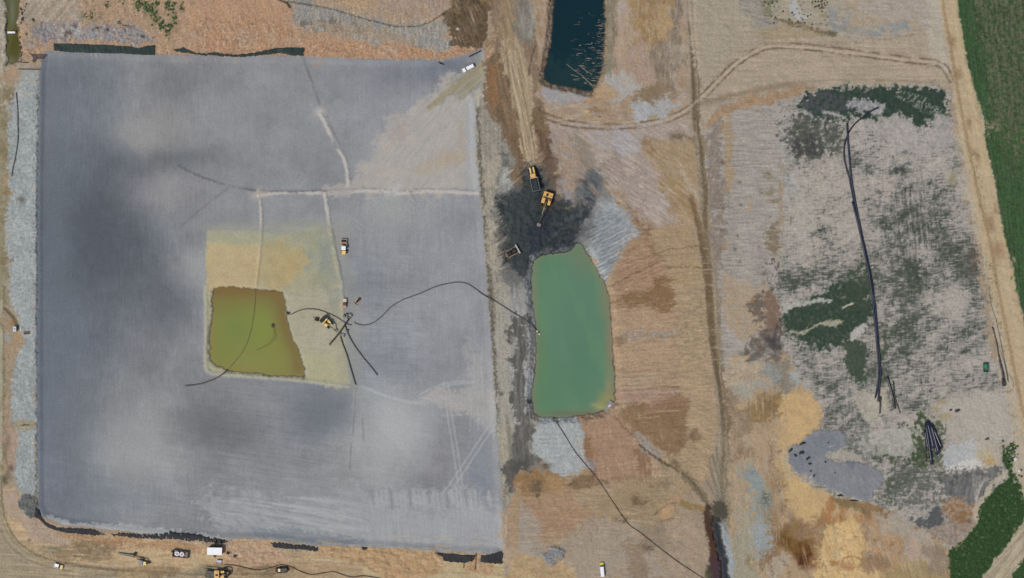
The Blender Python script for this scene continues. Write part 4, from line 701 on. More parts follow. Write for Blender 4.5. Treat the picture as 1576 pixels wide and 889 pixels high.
P([(1158, 800), (1180, 806), (1188, 840), (1180, 852), (1162, 838)], 2, 4, 10, 2).n(8, -1.4, .2).c('#8b97a0', .85); B(1156, 864, 5.4, 8.4, w=1).c('#64583c', .9); B(1156, 864, 3.4, 6, w=1).c('#b29e78', .95)
for q in [(1240, 815, 16, 10), (1196, 748, 10, 10), (1208, 782, 10, 12), (1222, 808, 10, 7), (1192, 700, 4, 14), (1134, 700, 5, 10), (1176, 860, 5, 14), (1264, 806, 8, 10)]: B(*q, w=7).n(5, -1.3, .1).c('#7f6650', .85)
for pts in [[(1186, 800), (1192, 830), (1186, 860), (1190, 889)], [(1200, 860), (1212, 872), (1216, 889)], [(1266, 820), (1262, 850), (1272, 880)], [(1336, 806), (1332, 840), (1340, 860)]]: L(pts, 1.6, 1, f=2.2).c('#6a5440', .6)
for u, v, r_ in [(1318, 826, 2), (1346, 832, 3), (1360, 846, 2), (1372, 838, 3), (1350, 862, 3), (1386, 850, 2), (1410, 812, 3), (1296, 846, 2)]: B(u, v, r_ * 1.5, r_, w=2).c('#8b6746', .8)
P([(1280, 858), (1292, 862), (1288, 870), (1276, 866)], 1.5, 2).c('#a8794a', .8); L([(1296, 868), (1300, 858), (1318, 857), (1326, 864)], 2.4, 1.2, f=1).c('#9d6d42', .85); P([(1296, 866), (1310, 866), (1312, 876), (1298, 876)], 2, 2).c('#ab8057', .8)
# dried fine cracks in all bare soil
_sm = np.ones((NY, NX), np.float32); _sm[BASIN.ix] -= BASIN.a
for wl_, k_ in ((34, .10), (15, .08)):
    q = patch(wl_, (0, NY, 0, NX)); COL *= (1 - k_ * _sm * (1 - sstep(0, .10, np.abs(q))) * sstep(-.4, .8, patch(64, (0, NY, 0, NX))))[..., None]
# faint tyre tracks and scrape lines criss-crossing the bare earth
rq = random.Random(77)
for (u0, u1, v0, v1, a0, a1, n_) in [(800, 1080, 650, 880, -30, 60, 46), (1130, 1210, 600, 880, 60, 120, 18), (1260, 1450, 780, 880, -20, 60, 20), (1095, 1440, 10, 128, -8, 12, 30), (850, 1060, 150, 330, 10, 70, 34), (760, 830, 0, 250, 70, 90, 12), (60, 420, 0, 60, 40, 100, 16), (80, 780, 840, 888, -5, 8, 34), (950, 1060, 0, 130, 60, 100, 18)]:
    for _ in range(n_):
        u = rq.uniform(u0, u1); v = rq.uniform(v0, v1); an = math.radians(rq.uniform(a0, a1)); ln = rq.uniform(16, 60); bd = rq.uniform(-.5, .5)
        q = [(u + ln * t_ * math.cos(an + bd * t_), v + ln * t_ * math.sin(an + bd * t_)) for t_ in (0, .35, .7, 1)]
        hx = '#7d6852' if rq.random() < .6 else '#beac94'
        for o_ in ((0, 5.5) if rq.random() < .55 else (0,)):
            L([(p[0] - o_ * math.sin(an), p[1] + o_ * math.cos(an)) for p in q], 1.1, .9, f=.5).n(20, -1.2, .8).c(hx, .42)

# ------------------------------------------------------------------ the grey site with algae and burnt grass
SITE = [(1190, 170), (1228, 148), (1262, 134), (1330, 131), (1448, 133), (1462, 170), (1475, 230), (1488, 300), (1496, 340), (1510, 420), (1520, 520), (1545, 590), (1556, 640), (1560, 670), (1540, 690), (1556, 730), (1500, 800), (1462, 840), (1400, 800), (1340, 772), (1290, 766), (1230, 735), (1214, 700), (1226, 688), (1256, 670), (1266, 640), (1252, 600), (1214, 555), (1200, 480), (1196, 430), (1206, 340), (1204, 250)]
S = P(SITE, 4, 4, 20, 2)
S.c('#9d958c').mot('#a69d94', 20, .8).mot('#968e86', 12, .4).g(.55).hn(5, .03); S.stone(14, 2.4, -3, .045)
def alg(pts, lo, hi, h, al=1, wl=10, e=6, w_=8): P(pts, e, w_, 16, 3).x(S).n(wl, lo, hi).c(h, al)
P([(1196, 180), (1216, 190), (1210, 300), (1200, 350), (1196, 300)], 6, 5).x(S).c('#9a9992', .7); B(1214, 285, 10, 16, w=3).x(S).c('#9ba4a8', .7)
R(1230, 250, 1300, 440, 20, 10).x(S).c('#a69b8e', .6); B(1340, 290, 60, 20, w=8).x(S).c('#a99c92', .7); B(1380, 215, 60, 40, w=10).x(S).c('#b0a5a0', .6)
# grey-green growth in smudges: dense patches feather out into dry pale grass
Us, Vs = grid(S.sl)
D = np.full(Us.shape, -.42, np.float32)
for u, v, ru, rv, k_ in [(1240, 205, 34, 44, 1.1), (1215, 430, 30, 26, .8), (1305, 420, 30, 30, .7), (1230, 560, 30, 30, .6), (1340, 230, 60, 20, .3), (1390, 340, 34, 60, 1.0), (1450, 330, 40, 60, .8), (1400, 430, 60, 40, .8), (1350, 440, 30, 40, .9), (1400, 510, 60, 50, 1.0), (1440, 590, 60, 40, .5), (1470, 400, 40, 40, .7), (1505, 450, 26, 50, .9), (1500, 540, 30, 60, .5), (1266, 352, 24, 22, .9),
                        (1335, 258, 26, 16, .7), (1246, 418, 20, 10, .8), (1352, 206, 18, 12, .9), (1385, 262, 22, 7, 1.2), (1360, 345, 16, 16, .8), (1290, 590, 40, 50, .7), (1320, 670, 30, 40, .8), (1390, 700, 50, 16, .9), (1400, 745, 50, 30, .9), (1488, 400, 20, 40, .8),
                        (1350, 560, 40, 50, .7), (1460, 190, 14, 30, .6), (1210, 440, 26, 14, .6), (1530, 500, 16, 40, .5), (1410, 620, 40, 20, .4), (1320, 620, 30, 30, .3),
                        (1470, 465, 34, 22, -1.0), (1500, 560, 40, 12, -.9), (1250, 300, 40, 60, -.4), (1430, 400, 14, 12, -.6), (1330, 520, 14, 14, -.8), (1290, 560, 14, 30, -.5), (1380, 470, 16, 14, -.6), (1500, 640, 50, 40, -.6), (1345, 620, 20, 22, -.5), (1350, 380, 40, 30, -.2)]:
    D += k_ * np.exp(-(((Us - u) / ru) ** 2 + ((Vs - v) / rv) ** 2))
hz_ = aniso(Us, Vs, 16, 2.6, -4, octs=3); vt_ = aniso(Us, Vs, 26, 2.6, 84, octs=3)
wv = np.exp(-(((Us - 1400) / 34) ** 2 + ((Vs - 330) / 70) ** 2)) + np.exp(-(((Us - 1325) / 26) ** 2 + ((Vs - 600) / 70) ** 2)); wv = wv.clip(0, 1)
T = D * 1.15 + .28 * patch(40, S.sl) + .16 * patch(12, S.sl) + .24 * aniso(Us, Vs, 60, 12, -32) + .34 * (hz_ * (1 - wv) + vt_ * wv) + .30 * aniso(Us, Vs, 9, 1.5, -6, octs=2) + .2 * aniso(Us, Vs, 20, 1.8, 90, octs=2) + .16 * patch(5, S.sl) + .14 * patch(2.6, S.sl)
def sitec(m_, h, al): Mk(S.sl, S.a * m_).c(h, al)
sitec(sstep(-.45, -1.5, T), '#aca298', .65)
sitec(sstep(-.7, .8, T), '#75746f', .8)
sitec(sstep(.1, 1.1, T), '#54574f', .75)
sitec(sstep(.65, 1.7, T), '#3d483e', .75)
for k, u in enumerate(range(1392, 1424, 4)): L([(u, 290 + (k * 7) % 14), (u + 4, 330), (u + 10, 380 + (k * 5) % 14)], 1.6, 1, f=.8).x(S).n(16, -1, .5).c('#aba396' if k % 2 else '#46443a', .65)
for k, u in enumerate((1494, 1498, 1501, 1505)): L([(u - 10, 230), (u - 4, 290), (u + 4, 330)], 1.5, 1, f=.8).n(12, -.6, .6).c('#4a5138' if k % 2 else '#c1b797', .8)
B(1218, 338, 4, 8).x(S).n(5, -.5, .5).c('#6b6c4f', .6)
for q in [(1390, 260, 8, 4), (1378, 264, 5, 3), (1370, 266, 3, 2)]: B(*q, w=2).x(S).c('#41463f', .9)
B(1466, 275, 6, 10, w=2).x(S).c('#8b7f5c', .9); 
B(1456, 362, 5, 9, -30).x(S).c('#4c5448', .8); B(1500, 400, 8, 22, w=4).x(S).c('#6b5448', .6); B(1488, 420, 12, 18, w=5).x(S).n(5, -.8, .5).c('#5a5654', .6)
# algae mats
G1 = [(1232, 156), (1258, 140), (1300, 133), (1450, 134), (1462, 176), (1440, 178), (1416, 198), (1400, 186), (1390, 178), (1350, 182), (1300, 182), (1270, 182), (1240, 168)]
P(G1, 14, 8, 20, 3, False).x(S).n(5, -.5, .9).c('#46524a', .7)
m = P(G1, 2.8, 6, 14, 3, False).x(S); m.c('#31443a', .95); m.mot('#283a2f', 8, .6); m.hn(5, .05)
P([(1234, 156), (1262, 142), (1300, 146), (1310, 160), (1296, 176), (1250, 172)], 4, 5, 14, 2).x(S).n(8, -1.4, .1).c('#4a4c50', .92); alg([(1300, 136), (1350, 134), (1348, 150), (1310, 150)], -.3, .9, '#454a48', .6, 8, 4)
P([(1305, 158), (1320, 152), (1345, 156), (1360, 160), (1358, 172), (1330, 172), (1310, 168)], 3, 4, 10, 2).x(S).c('#8a878b', .9).mot('#a9a5a6', 8, .6)
for pts in [[(1266, 172), (1280, 174), (1300, 180)], [(1236, 170), (1250, 180), (1262, 184)], [(1344, 174), (1358, 172)]]: L(pts, 5, 2, 1, 10, 1.5).x(S).c('#a6a49f', .85)
for i in range(40):
    u = 1376 + (i * 29) % 84; v = 144 + (i * 17) % 50; L([(u, v + 5), (u + 5, v), (u + 10, v - 6)], 1.6, 1, f=1.2).x(S).n(8, -.6, .4).c('#a7a298', .75)
P([(1350, 182), (1390, 176), (1400, 190), (1420, 200), (1440, 182), (1462, 180), (1470, 230), (1380, 230), (1340, 200)], 5, 6, 14, 2).x(S).c('#aaa19b', .7).mot('#928c88', 8, .6); B(1452, 190, 6, 16, 20, w=4).x(S).n(5, -.6, .4).c('#7c7f74', .7)
m = P([(1222, 180), (1240, 172), (1268, 184), (1290, 196), (1300, 212), (1280, 236), (1262, 244), (1232, 240), (1214, 220), (1218, 200)], 5, 6, 14, 3).x(S); m.n(8, -1.3, .4).c('#55564f', .9); m.n(8, 0, 1).c('#3f4a3a', .6)
P([(1222, 215), (1262, 212), (1266, 238), (1240, 246), (1224, 236)], 5, 5).x(S).n(8, -1, .4).c('#444346', .85); B(1262, 262, 8, 8, w=4).x(S).n(5, -.6, .4).c('#8a7a70', .5)
alg([(1180, 190), (1216, 185), (1214, 220), (1190, 230)], .5, 1.2, '#5a5248', .8, 8, 4)
G2 = [(1198, 490), (1204, 478), (1220, 470), (1262, 458), (1272, 450), (1280, 436), (1330, 436), (1342, 470), (1344, 490), (1334, 500), (1316, 512), (1306, 524), (1296, 536), (1260, 532), (1230, 530), (1210, 514)]
P(G2, 16, 8, 20, 3, False).x(S).n(5, -.6, .9).c('#48544a', .75)
m = P(G2, 2.8, 7, 14, 3, False).x(S); m.c('#2f4233', .95); m.mot('#38493b', 8, .7); m.n(12, .6, 1.4).c('#4b5049', .7); m.n(5, .9, 1.5).c('#6a7258', .3); m.hn(5, .05)
P([(1210, 468), (1240, 464), (1262, 458), (1280, 462), (1260, 466), (1225, 474), (1206, 482)], 1.5, 2).x(S).c('#a8a79c', .9)
P([(1212, 509), (1240, 506), (1262, 498), (1285, 490), (1298, 494), (1290, 500), (1262, 504), (1236, 512)], 1.5, 3).x(S).c('#a19a84', .9); L([(1298, 473), (1308, 468), (1313, 467)], 3, 1.4).x(S).c('#bdb6a2', .95); B(1299, 457, 3, 2).x(S).c('#9a9a80', .8)
P([(1288, 435), (1330, 400), (1345, 408), (1340, 450), (1330, 470), (1290, 450), (1278, 444)], 5, 6, 14, 3).x(S).n(8, -1.2, .3).c('#3c4a38', .85)
P([(1302, 540), (1304, 526), (1330, 520), (1336, 560), (1336, 585), (1322, 590), (1306, 572)], 3, 4, 14, 2).x(S).c('#3c4b3a', .9); R(1334, 520, 1342, 590, 3, 2).x(S).n(8, -.5, .5).c('#83807a', .8)
P([(1306, 520), (1318, 508), (1334, 500), (1334, 512), (1322, 520), (1312, 524)], 2, 3).x(S).c('#b3aca4', .9); P([(1350, 470), (1362, 466), (1364, 490), (1352, 492)], 4, 4).x(S).c('#a49a94', .8)
P([(1352, 500), (1366, 500), (1366, 545), (1356, 550)], 3, 3).x(S).n(8, -1, .4).c('#43503a', .8); B(1360, 580, 8, 9, w=3).x(S).n(8, -1, .3).c('#3e4a32', .85)
alg([(1396, 400), (1420, 400), (1420, 440), (1400, 440)], -.9, .5, '#414a40', .8, 8, 5)

B(1343, 425, 20, 10, w=5).x(S).n(8, -1, .4).c('#4a554a', .7)
# lower site
P([(1320, 600), (1350, 596), (1362, 620), (1350, 650), (1330, 650)], 8, 6).x(S).c('#aba392', .7); L([(1360, 600), (1362, 625)], 5, 4).x(S).c('#b3a587', .7); P([(1430, 612), (1556, 610), (1560, 680), (1460, 686), (1440, 650)], 10, 8).x(S).c('#aaa195', .75)
for u, v, a, b in [(1450, 618, 8, 3.5), (1455, 640, 12, 6), (1440, 628, 6, 4)]: B(u, v, a, b, w=2).x(S).c('#9c8a66', .85)
alg([(1400, 650), (1432, 640), (1430, 712), (1404, 712)], -1.3, .2, '#3c4d30', .9, 8, 4); alg([(1350, 690), (1400, 690), (1440, 700), (1436, 714), (1350, 714)], -.5, .7, '#3f4c36', .85, 8, 5); P([(1436, 650), (1454, 646), (1456, 712), (1444, 712)], 4, 4).x(S).n(8, -1.2, .2).c('#4c5540', .8)
P([(1330, 665), (1400, 660), (1404, 705), (1350, 700), (1326, 690)], 6, 5).x(S).c('#a8a59b', .7); alg([(1300, 660), (1345, 665), (1350, 720), (1310, 710)], -.2, 1, '#6c6e66', .7, 8, 8)
P([(1452, 690), (1480, 682), (1510, 680), (1512, 700), (1496, 716), (1456, 722)], 3, 4, 12).x(S).c('#a9aaac', .9); P([(1456, 724), (1470, 714), (1500, 706), (1520, 714), (1500, 720)], 2, 3, 10).x(S).c('#c1beb6', .8)
P([(1502, 684), (1530, 680), (1538, 694), (1534, 716), (1518, 718), (1506, 706)], 3, 3).x(S).c('#b0a28e', .8); B(1524, 710, 9, 7, 20, w=3).x(S).c('#b18d4c', .85); B(1516, 700, 8, 6, w=3).x(S).c('#b09d78', .7)
P([(1450, 728), (1534, 720), (1546, 716), (1530, 740), (1510, 770), (1494, 780), (1480, 772), (1460, 764), (1450, 746)], 3, 4, 12, 2).x(S).c('#5f6062', .9).mot('#74706c', 8, .6).stone(26, 4, 95, .10); alg([(1450, 728), (1480, 726), (1480, 740), (1454, 745)], -.8, .6, '#495044', .7, 8, 3)
for i in range(8): L([(1498 + i * 4, 730 + i), (1500 + i * 2, 762 - i * 3), (1500 + i, 790 - i * 5)], 1.8, 1.2, f=1).x(S).c('#b0a79c', .6)
P([(1462, 764), (1500, 776), (1500, 800), (1480, 812), (1462, 800), (1450, 780)], 4, 5, 12).x(S).c('#a0866e', .85).mot('#8a5f3a', 6, .8); B(1480, 795, 10, 10, w=3).x(S).c('#85603b', .8); B(1490, 802, 4, 4).x(S).c('#5c5048', .8)
m = P([(1400, 798), (1424, 800), (1430, 790), (1440, 776), (1452, 790), (1450, 808), (1430, 812), (1414, 812)], 2, 3, 10, 2).x(S).c('#4e5054', .9); P([(1412, 812), (1424, 810), (1430, 836), (1416, 838)], 3, 3, 10, 2).x(S).n(5, -1, .4).c('#52565c', .8)
alg([(1360, 730), (1430, 720), (1450, 780), (1400, 780), (1366, 775)], -.6, .7, '#5a5f56', .8, 8, 8); P([(1364, 740), (1378, 744), (1378, 775), (1362, 772)], 4, 4).x(S).n(5, -1, .5).c('#4a5444', .8)
P([(1436, 812), (1500, 806), (1490, 824), (1470, 836), (1440, 838)], 4, 4, 10).x(S).c('#9a8270', .8).mot('#77706a', 6, .7)
P([(1500, 800), (1498, 780), (1514, 756), (1540, 730), (1556, 728), (1530, 752), (1512, 790), (1506, 812)], 3, 3).c('#b0a28c', .85)
# smooth grey silt lobe
m = P([(1214, 692), (1230, 682), (1252, 664), (1290, 662), (1304, 672), (1302, 690), (1284, 700), (1272, 706), (1300, 710), (1332, 716), (1352, 724), (1362, 732), (1350, 750), (1346, 762), (1338, 772), (1312, 766), (1290, 758), (1262, 744), (1240, 732), (1218, 722)], 1.4, 3, 14, 1).c('#7c7d84').mot('#84858a', 20, .7).g(.2); m.h(.4)
P([(1218, 694), (1250, 675), (1290, 668), (1290, 690), (1260, 700), (1230, 712)], 10, 5).c('#6f757e', .6); P([(1272, 702), (1290, 692), (1304, 690), (1330, 712), (1300, 712), (1274, 707)], 2, 3).c('#a1998c', .9); P([(1302, 712), (1318, 712), (1312, 722), (1300, 716)], 3, 2).c('#68707a', .7)
L([(1276, 688), (1284, 684)], 1.6, 1).c('#9b9a98', .9); B(1316, 734, 6, 4, w=3).c('#95908c', .6); P([(1282, 764), (1300, 768), (1330, 780), (1325, 786), (1290, 776)], 3, 3, 10, 2).c('#6a6342', .7)

# ------------------------------------------------------------------ eastern dirt road, verge, green fields
verge = P([(1440, -60), (1482, -60), (1500, 80), (1530, 240), (1556, 440), (1580, 560), (1600, 700), (1560, 740), (1560, 640), (1540, 580), (1520, 420), (1494, 330), (1480, 240), (1466, 120)], 5, 3).c('#b0a28a').mot('#a99b84', 12, .6)
ROAD = [(1443, -60), (1447, 0), (1456, 60), (1466, 130), (1478, 200), (1490, 260), (1504, 330), (1516, 400), (1532, 470), (1548, 540), (1562, 600), (1574, 660), (1590, 740), (1650, 740), (1620, 660), (1600, 590), (1580, 520), (1566, 460), (1555, 400), (1540, 330), (1526, 270), (1516, 200), (1502, 140), (1490, 80), (1478, 20), (1470, -60)]
rd = P(ROAD, 2, 1.5, 30, 1, False); rd.c('#b59d78').mot('#bba47f', 20, .7).mot('#ab9370', 10, .4).g(.35)
L([(1448, -40), (1454, 20), (1462, 60), (1470, 110), (1480, 170), (1490, 220), (1500, 270), (1514, 330), (1526, 380), (1534, 430), (1546, 490), (1556, 540), (1566, 590), (1576, 640)], 4.5, 2, f=1).c('#967a5a', .8).h(-.12)
L([(1462, -40), (1470, 30), (1482, 90), (1496, 150), (1508, 220), (1520, 280), (1534, 350), (1546, 420), (1560, 480)], 3, 2.4, f=1).c('#c2ab86', .5)
for u, v, a, b in [(1464, 64, 5, 11), (1474, 113, 6, 8), (1534, 385, 10, 16), (1524, 344, 8, 12), (1534, 323, 4, 8), (1494, 192, 3, 8), (1504, 240, 3, 12)]: B(u, v, a, b, -8, w=3).c('#89694b', .75)
for i in range(3): L([(1495 + i * 4, 228), (1504 + i * 4, 290), (1512 + i * 3, 340)], 1.4, 1, f=1).n(12, -.5, .6).c('#5a5a40', .7)
R(1512, 400, 1534, 470, 5, 4).n(5, .5, 1.2).c('#6d6e4a', .7); L([(1535, 470), (1545, 540)], 7, 4).n(5, .7, 1.3).c('#7a7450', .7)
FLD = [(1474, -60), (1474, 0), (1476, 22), (1482, 50), (1488, 90), (1498, 130), (1508, 160), (1516, 190), (1517, 216), (1524, 250), (1534, 290), (1540, 330), (1548, 370), (1560, 410), (1566, 450), (1574, 480), (1590, 540), (1640, 540), (1640, -60)]
fld = P(FLD, 1.6, 1, 10, .8, False); fld.c('#3a5034').mot('#415c38', 10, .7).mot('#304a2c', 5, .35).g(.8).hn(5, .07); fld.stone(60, 2.6, 84, .07, hh=.05)
m = P([(1508, -60), (1640, -60), (1640, 260), (1560, 240), (1530, 190), (1520, 100), (1504, 30)], 8, 6, 16, 3); m.n(8, -1, .8).c('#5a5c44', .75); m.n(5, .2, 1.2).c('#6b6750', .6); m.stone(30, 4, 84, .06)
P([(1525, 200), (1640, 230), (1640, 560), (1575, 480), (1545, 330), (1530, 250)], 8, 4).n(8, -.6, 1).c('#3a5f2f', .6); B(1560, 260, 14, 22, w=6).n(5, 0, 1).c('#5b5a4a', .6)
L([(1476, -40), (1484, 20), (1494, 80), (1508, 140), (1516, 175)], 12, 8).n(10, -.8, .6).c('#2f5a30', .6)
for u, v, a, b in [(1522, 186, 6, 5), (1514, 196, 6, 6), (1528, 196, 8, 7), (1521, 204, 4, 3), (1512, 172, 4, 6), (1540, 232 + 160, 0.1, 0.1), (1560, 400, 4, 4), (1530, 275, 3, 5)]: B(u, v, max(a, 1), max(b, 1), w=4).n(5, -.6, .4).c('#b69a7c', .85)
# south-east triangle of rough green and its farm track
F2 = [(1544, 690), (1560, 680), (1562, 700), (1558, 722), (1570, 745), (1579, 772), (1578, 798), (1562, 826), (1542, 852), (1512, 889), (1490, 949), (1466, 949), (1463, 889), (1460, 846), (1476, 840), (1490, 824), (1502, 808), (1510, 790), (1508, 780), (1520, 766), (1536, 748), (1555, 734), (1550, 722), (1542, 708)]
f2 = P(F2, 1.6, 1.2, 8, 1.2, False); f2.c('#2f4a27').mot('#27411f', 8, .7).mot('#36502b', 5, .4).g(.8).hn(5, .09); f2.n(5, 1.5, 2.1).c('#86876a', .5)
t2 = P([(1506, 949), (1512, 889), (1546, 844), (1578, 800), (1640, 715), (1640, 790), (1566, 880), (1530, 949)], 3, 2).c('#a4967c').mot('#ad9f84', 12, .6); t2.stone(60, 3, -48, .06)
tracks([(1520, 920), (1550, 868), (1590, 810), (1630, 760)], 12, 3, '#8b7c62', .5)
P([(1550, 949), (1560, 880), (1600, 840), (1640, 800), (1640, 949)], 1.5, 2, 8, 2).c('#2e4a28').mot('#3a552c', 5, .6).g(1)
P([(1582, 690), (1600, 690), (1640, 715), (1584, 800), (1578, 776), (1572, 740)], 4, 3).c('#a99b80'); 
m = P([(1544, 680), (1566, 678), (1572, 730), (1562, 744), (1556, 722)], 3, 3, 8, 2); m.n(5, 0, .8).c('#a9a294', .8)

# ------------------------------------------------------------------ water and its banks
WATERS = []
_ground = COL
def pool(name, pts, level, base, paint, warpamt=1.5, bank=14, slope=.5, fine=1.0, label=None):
    global COL
    xs = [p[0] for p in pts]; ys = [p[1] for p in pts]
    sl = box_sl(min(xs), min(ys), max(xs), max(ys), bank + 8)
    U, V = grid(sl); U2, V2 = warp(sl, U, V, warpamt, 16, fine)
    sd = sdf_poly(U2, V2, pts)
    ix = (slice(sl[0], sl[1]), slice(sl[2], sl[3])); h = HT[ix]
    out = level + (h - level) * sstep(0, bank, sd) + np.minimum(sd, 2) * .03
    ins = level + np.maximum(sd * SC * slope, -1.2)
    HT[ix] = np.where(sd > 0, out, ins)
    wc = np.zeros_like(_ground); wc[:] = hexc(base); COL = wc
    paint(sd, ix)
    _l = (wc * np.array([.3, .59, .11], np.float32)).sum(-1, keepdims=True); wc[:] = _l + (wc - _l) * .9
    COL = _ground
    mask = np.zeros((NY, NX), bool); mask[ix] = sd < 3
    shown = np.zeros((NY, NX), bool); shown[ix] = sd < 0
    WATERS.append(dict(name=name, level=level, col=wc, mask=shown, faces=mask))
    # wet margin on the ground itself
    g = _ground[ix]; w = sstep(3.2, .4, np.abs(sd))[..., None]
    _ground[ix] = g * (1 - .45 * w)
def wmix(ix, a, h):
    COL[ix] = COL[ix] * (1 - a[..., None]) + hexc(h) * a[..., None]
GP = [(821, 402), (832, 394), (850, 390), (868, 390), (880, 384), (888, 374), (896, 378), (908, 398), (920, 420), (930, 434), (936, 458), (939, 490), (942, 540), (945, 580), (945, 616), (938, 622), (928, 632), (900, 638), (862, 642), (832, 641), (821, 634), (820, 600), (824, 575), (826, 540), (825, 500), (820, 470), (818, 430)]
def pg(sd, ix):
    wmix(ix, sstep(-22, -2, sd) * .55, '#6d7c5c'); wmix(ix, sstep(-7, 0, sd) * .7, '#7c7a62')
    B(846, 406, 16, 16).c('#4f7c5a', .6); B(892, 400, 16, 24, -20).c('#6f7b60', .9); B(930, 460, 10, 30).c('#7c7d60', .7); B(938, 540, 7, 60).c('#857a60', .7)
    B(880, 480, 40, 90).c('#587b66', .6); B(846, 450, 24, 50, 10, w=8).c('#5b8464', .6); B(900, 560, 24, 60, w=8).c('#527a60', .6); U9, V9 = grid((ix[0].start, ix[0].stop, ix[1].start, ix[1].stop)); wmix(ix, sstep(.2, 1.6, aniso(U9, V9, 90, 26, 78)) * .3, '#668a66'); B(850, 600, 30, 40).c('#557e5b', .5); B(932, 614, 14, 12, w=4).c('#8f8a58', .9); B(922, 624, 10, 6, w=3).c('#a39a66', .8); B(936, 596, 5, 16).c('#8f845f', .7); B(824, 500, 4, 90).c('#7b7f62', .6)
    B(836, 560, 10, 60).c('#5b8059', .5); B(880, 636, 40, 4).c('#6a6a58', .7)
pool('green_pond', GP, -2.2, '#5a8066', pg, 1.0, 12)
YP = [(330, 444), (345, 441), (390, 446), (434, 450), (438, 462), (440, 486), (446, 510), (454, 530), (462, 548), (467, 566), (468, 579), (430, 577), (395, 574), (350, 568), (336, 562), (324, 556), (323, 530), (326, 500), (328, 480), (326, 462)]
def py(sd, ix):
    U, V = grid((ix[0].start, ix[0].stop, ix[1].start, ix[1].stop))
    wmix(ix, sstep(-16, -1, sd) * .6, '#8a7a45'); wmix(ix, sstep(496, 448, V) * .85, '#7a683e'); wmix(ix, sstep(462, 446, V) * .8, '#7e6238')
    B(350, 470, 20, 16).c('#7a7a3a', .5); B(400, 505, 24, 40, -20).c('#7c883c', .7); B(386, 560, 44, 16).c('#868548', .6); B(345, 535, 14, 40).c('#7a803c', .5)
    L([(434, 465), (438, 500), (448, 530), (458, 565)], 20, 14).c('#78653c', .9); B(438, 556, 14, 16).c('#85804a', .5); B(365, 505, 22, 26).c('#6f8040', .6); B(430, 540, 14, 26, -20).c('#83803f', .6)
    L([(424, 505), (424, 520), (412, 530), (396, 538)], 1.5, 1.2).c('#5c5c2e', .7)
pool('yellow_pool', YP, -4.6, '#7d8243', py, 1.5, 6, .25, .7)
DP = [(853, -60), (852, 0), (849, 60), (843, 88), (836, 120), (848, 128), (880, 134), (910, 141), (918, 128), (925, 110), (929, 80), (930, 30), (929, -60)]
def pd(sd, ix):
    R(836, 90, 925, 145, 16, 6).c('#203a3c', .7); wmix(ix, sstep(-3, 0, sd) * .4, '#3a3d38')
pool('dark_pond', DP, -2.6, '#102c36', pd, 1, 10)
CN = [(10, -60), (10, 0), (12, 30), (11, 50), (12, 75), (12, 98), (24, 97), (32, 84), (30, 60), (26, 40), (28, 14), (28, -60)]
def pc(sd, ix):
    B(21, 60, 12, 30, w=3).c('#4f4a1c', .9); B(22, 78, 8, 14).c('#4c4c1e', .6); B(19, 20, 4, 26).c('#6b7767', .7); B(16, 95, 8, 8).c('#6f6c52', .8); B(14, 45, 4, 20).c('#6a6840', .6)
pool('canal_water', CN, -.9, '#5d5c3a', pc, 2, 5)
DT = [(1098, 794), (1103, 797), (1108, 815), (1114, 840), (1119, 862), (1121, 889), (1122, 949), (1112, 949), (1111, 889), (1109, 862), (1103, 838), (1098, 815)]
P([(1084, 780), (1094, 784), (1098, 840), (1104, 880), (1106, 949), (1088, 949), (1092, 860), (1086, 820)], 2.5, 2).c('#4c352a', .85); P([(1100, 860), (1110, 852), (1116, 889), (1114, 949), (1096, 949), (1094, 880)], 3, 2).c('#4b3744', .7); B(1092, 884, 4, 12, w=2).c('#4d5138', .8)
P([(1108, 800), (1118, 815), (1126, 850), (1128, 889), (1120, 889), (1112, 850)], 4, 3).c('#8b96a0', .85); B(1104, 790, 12, 14, w=4).c('#4e483c', .75); P([(1050, 768), (1076, 776), (1086, 784), (1070, 786), (1052, 778)], 3, 2).c('#8d7245', .8)
def pt(sd, ix): B(1100, 790, 8, 12).c('#3a4748', .7); B(1112, 860, 6, 20, w=4).c('#463f44', .7); B(1098, 830, 5, 16, w=4).c('#3d4444', .6); wmix(ix, sstep(-5, 0, sd) * .6, '#55504a')
pool('ditch_water', DT, -1.0, '#26303a', pt, 1.5, 5)
# dried clay streaks showing above the dark pond's lined side
rs = random.Random(8)
DEB = []
for i in range(240):
    k = rs.random() ** .6
    u = 931 - rs.random() ** 2.6 * 46 - (4 if rs.random() < .3 else 0); v = 10 + 122 * k
    if v > 128: u = min(u, 915)
    DEB.append((u, v, 1.5 + rs.random() ** 2 * 10, .15 + rs.random() ** 3 * 1.3))
_lum = (COL * np.array([.3, .59, .11], np.float32)).sum(-1, keepdims=True)
_soil = np.ones((NY, NX, 1), np.float32); _soil[BASIN.ix] -= BASIN.a[..., None]
for _m in (S, fld, f2): _soil[_m.ix] *= (1 - _m.a)[..., None]
COL[:] = COL + (np.array(hexc('#a5907a')) - COL) * _soil * .07 * (_lum > .32)
_lum = (COL * np.array([.3, .59, .11], np.float32)).sum(-1, keepdims=True)
_sat = np.full((NY, NX, 1), .81, np.float32); _sat[BASIN.ix] -= (BASIN.a * .10)[..., None]; _sat[APRM.ix] += (APRM.a * .2)[..., None]; _q = P([(1180, 590), (1270, 590), (1290, 770), (1470, 850), (1470, 949), (1180, 949)], 20, 5); _sat[_q.ix] += (_q.a * .05)[..., None]
COL[:] = _lum + (COL - _lum) * _sat
ALL.tone(2.6, .012)
ALL.x(Mk(BASIN.sl, 1 - BASIN.a)).n(2.6, 1.0, 2.2).mul(.84)
ALL.x(Mk(BASIN.sl, 1 - BASIN.a)).n(2.6, 1.1, 2.3).mul(1.12)
COL *= (1 + .05 * GR * patch(2.6, (0, NY, 0, NX), 5))[..., None]
np.clip(COL, 0.01, .98, out=COL)

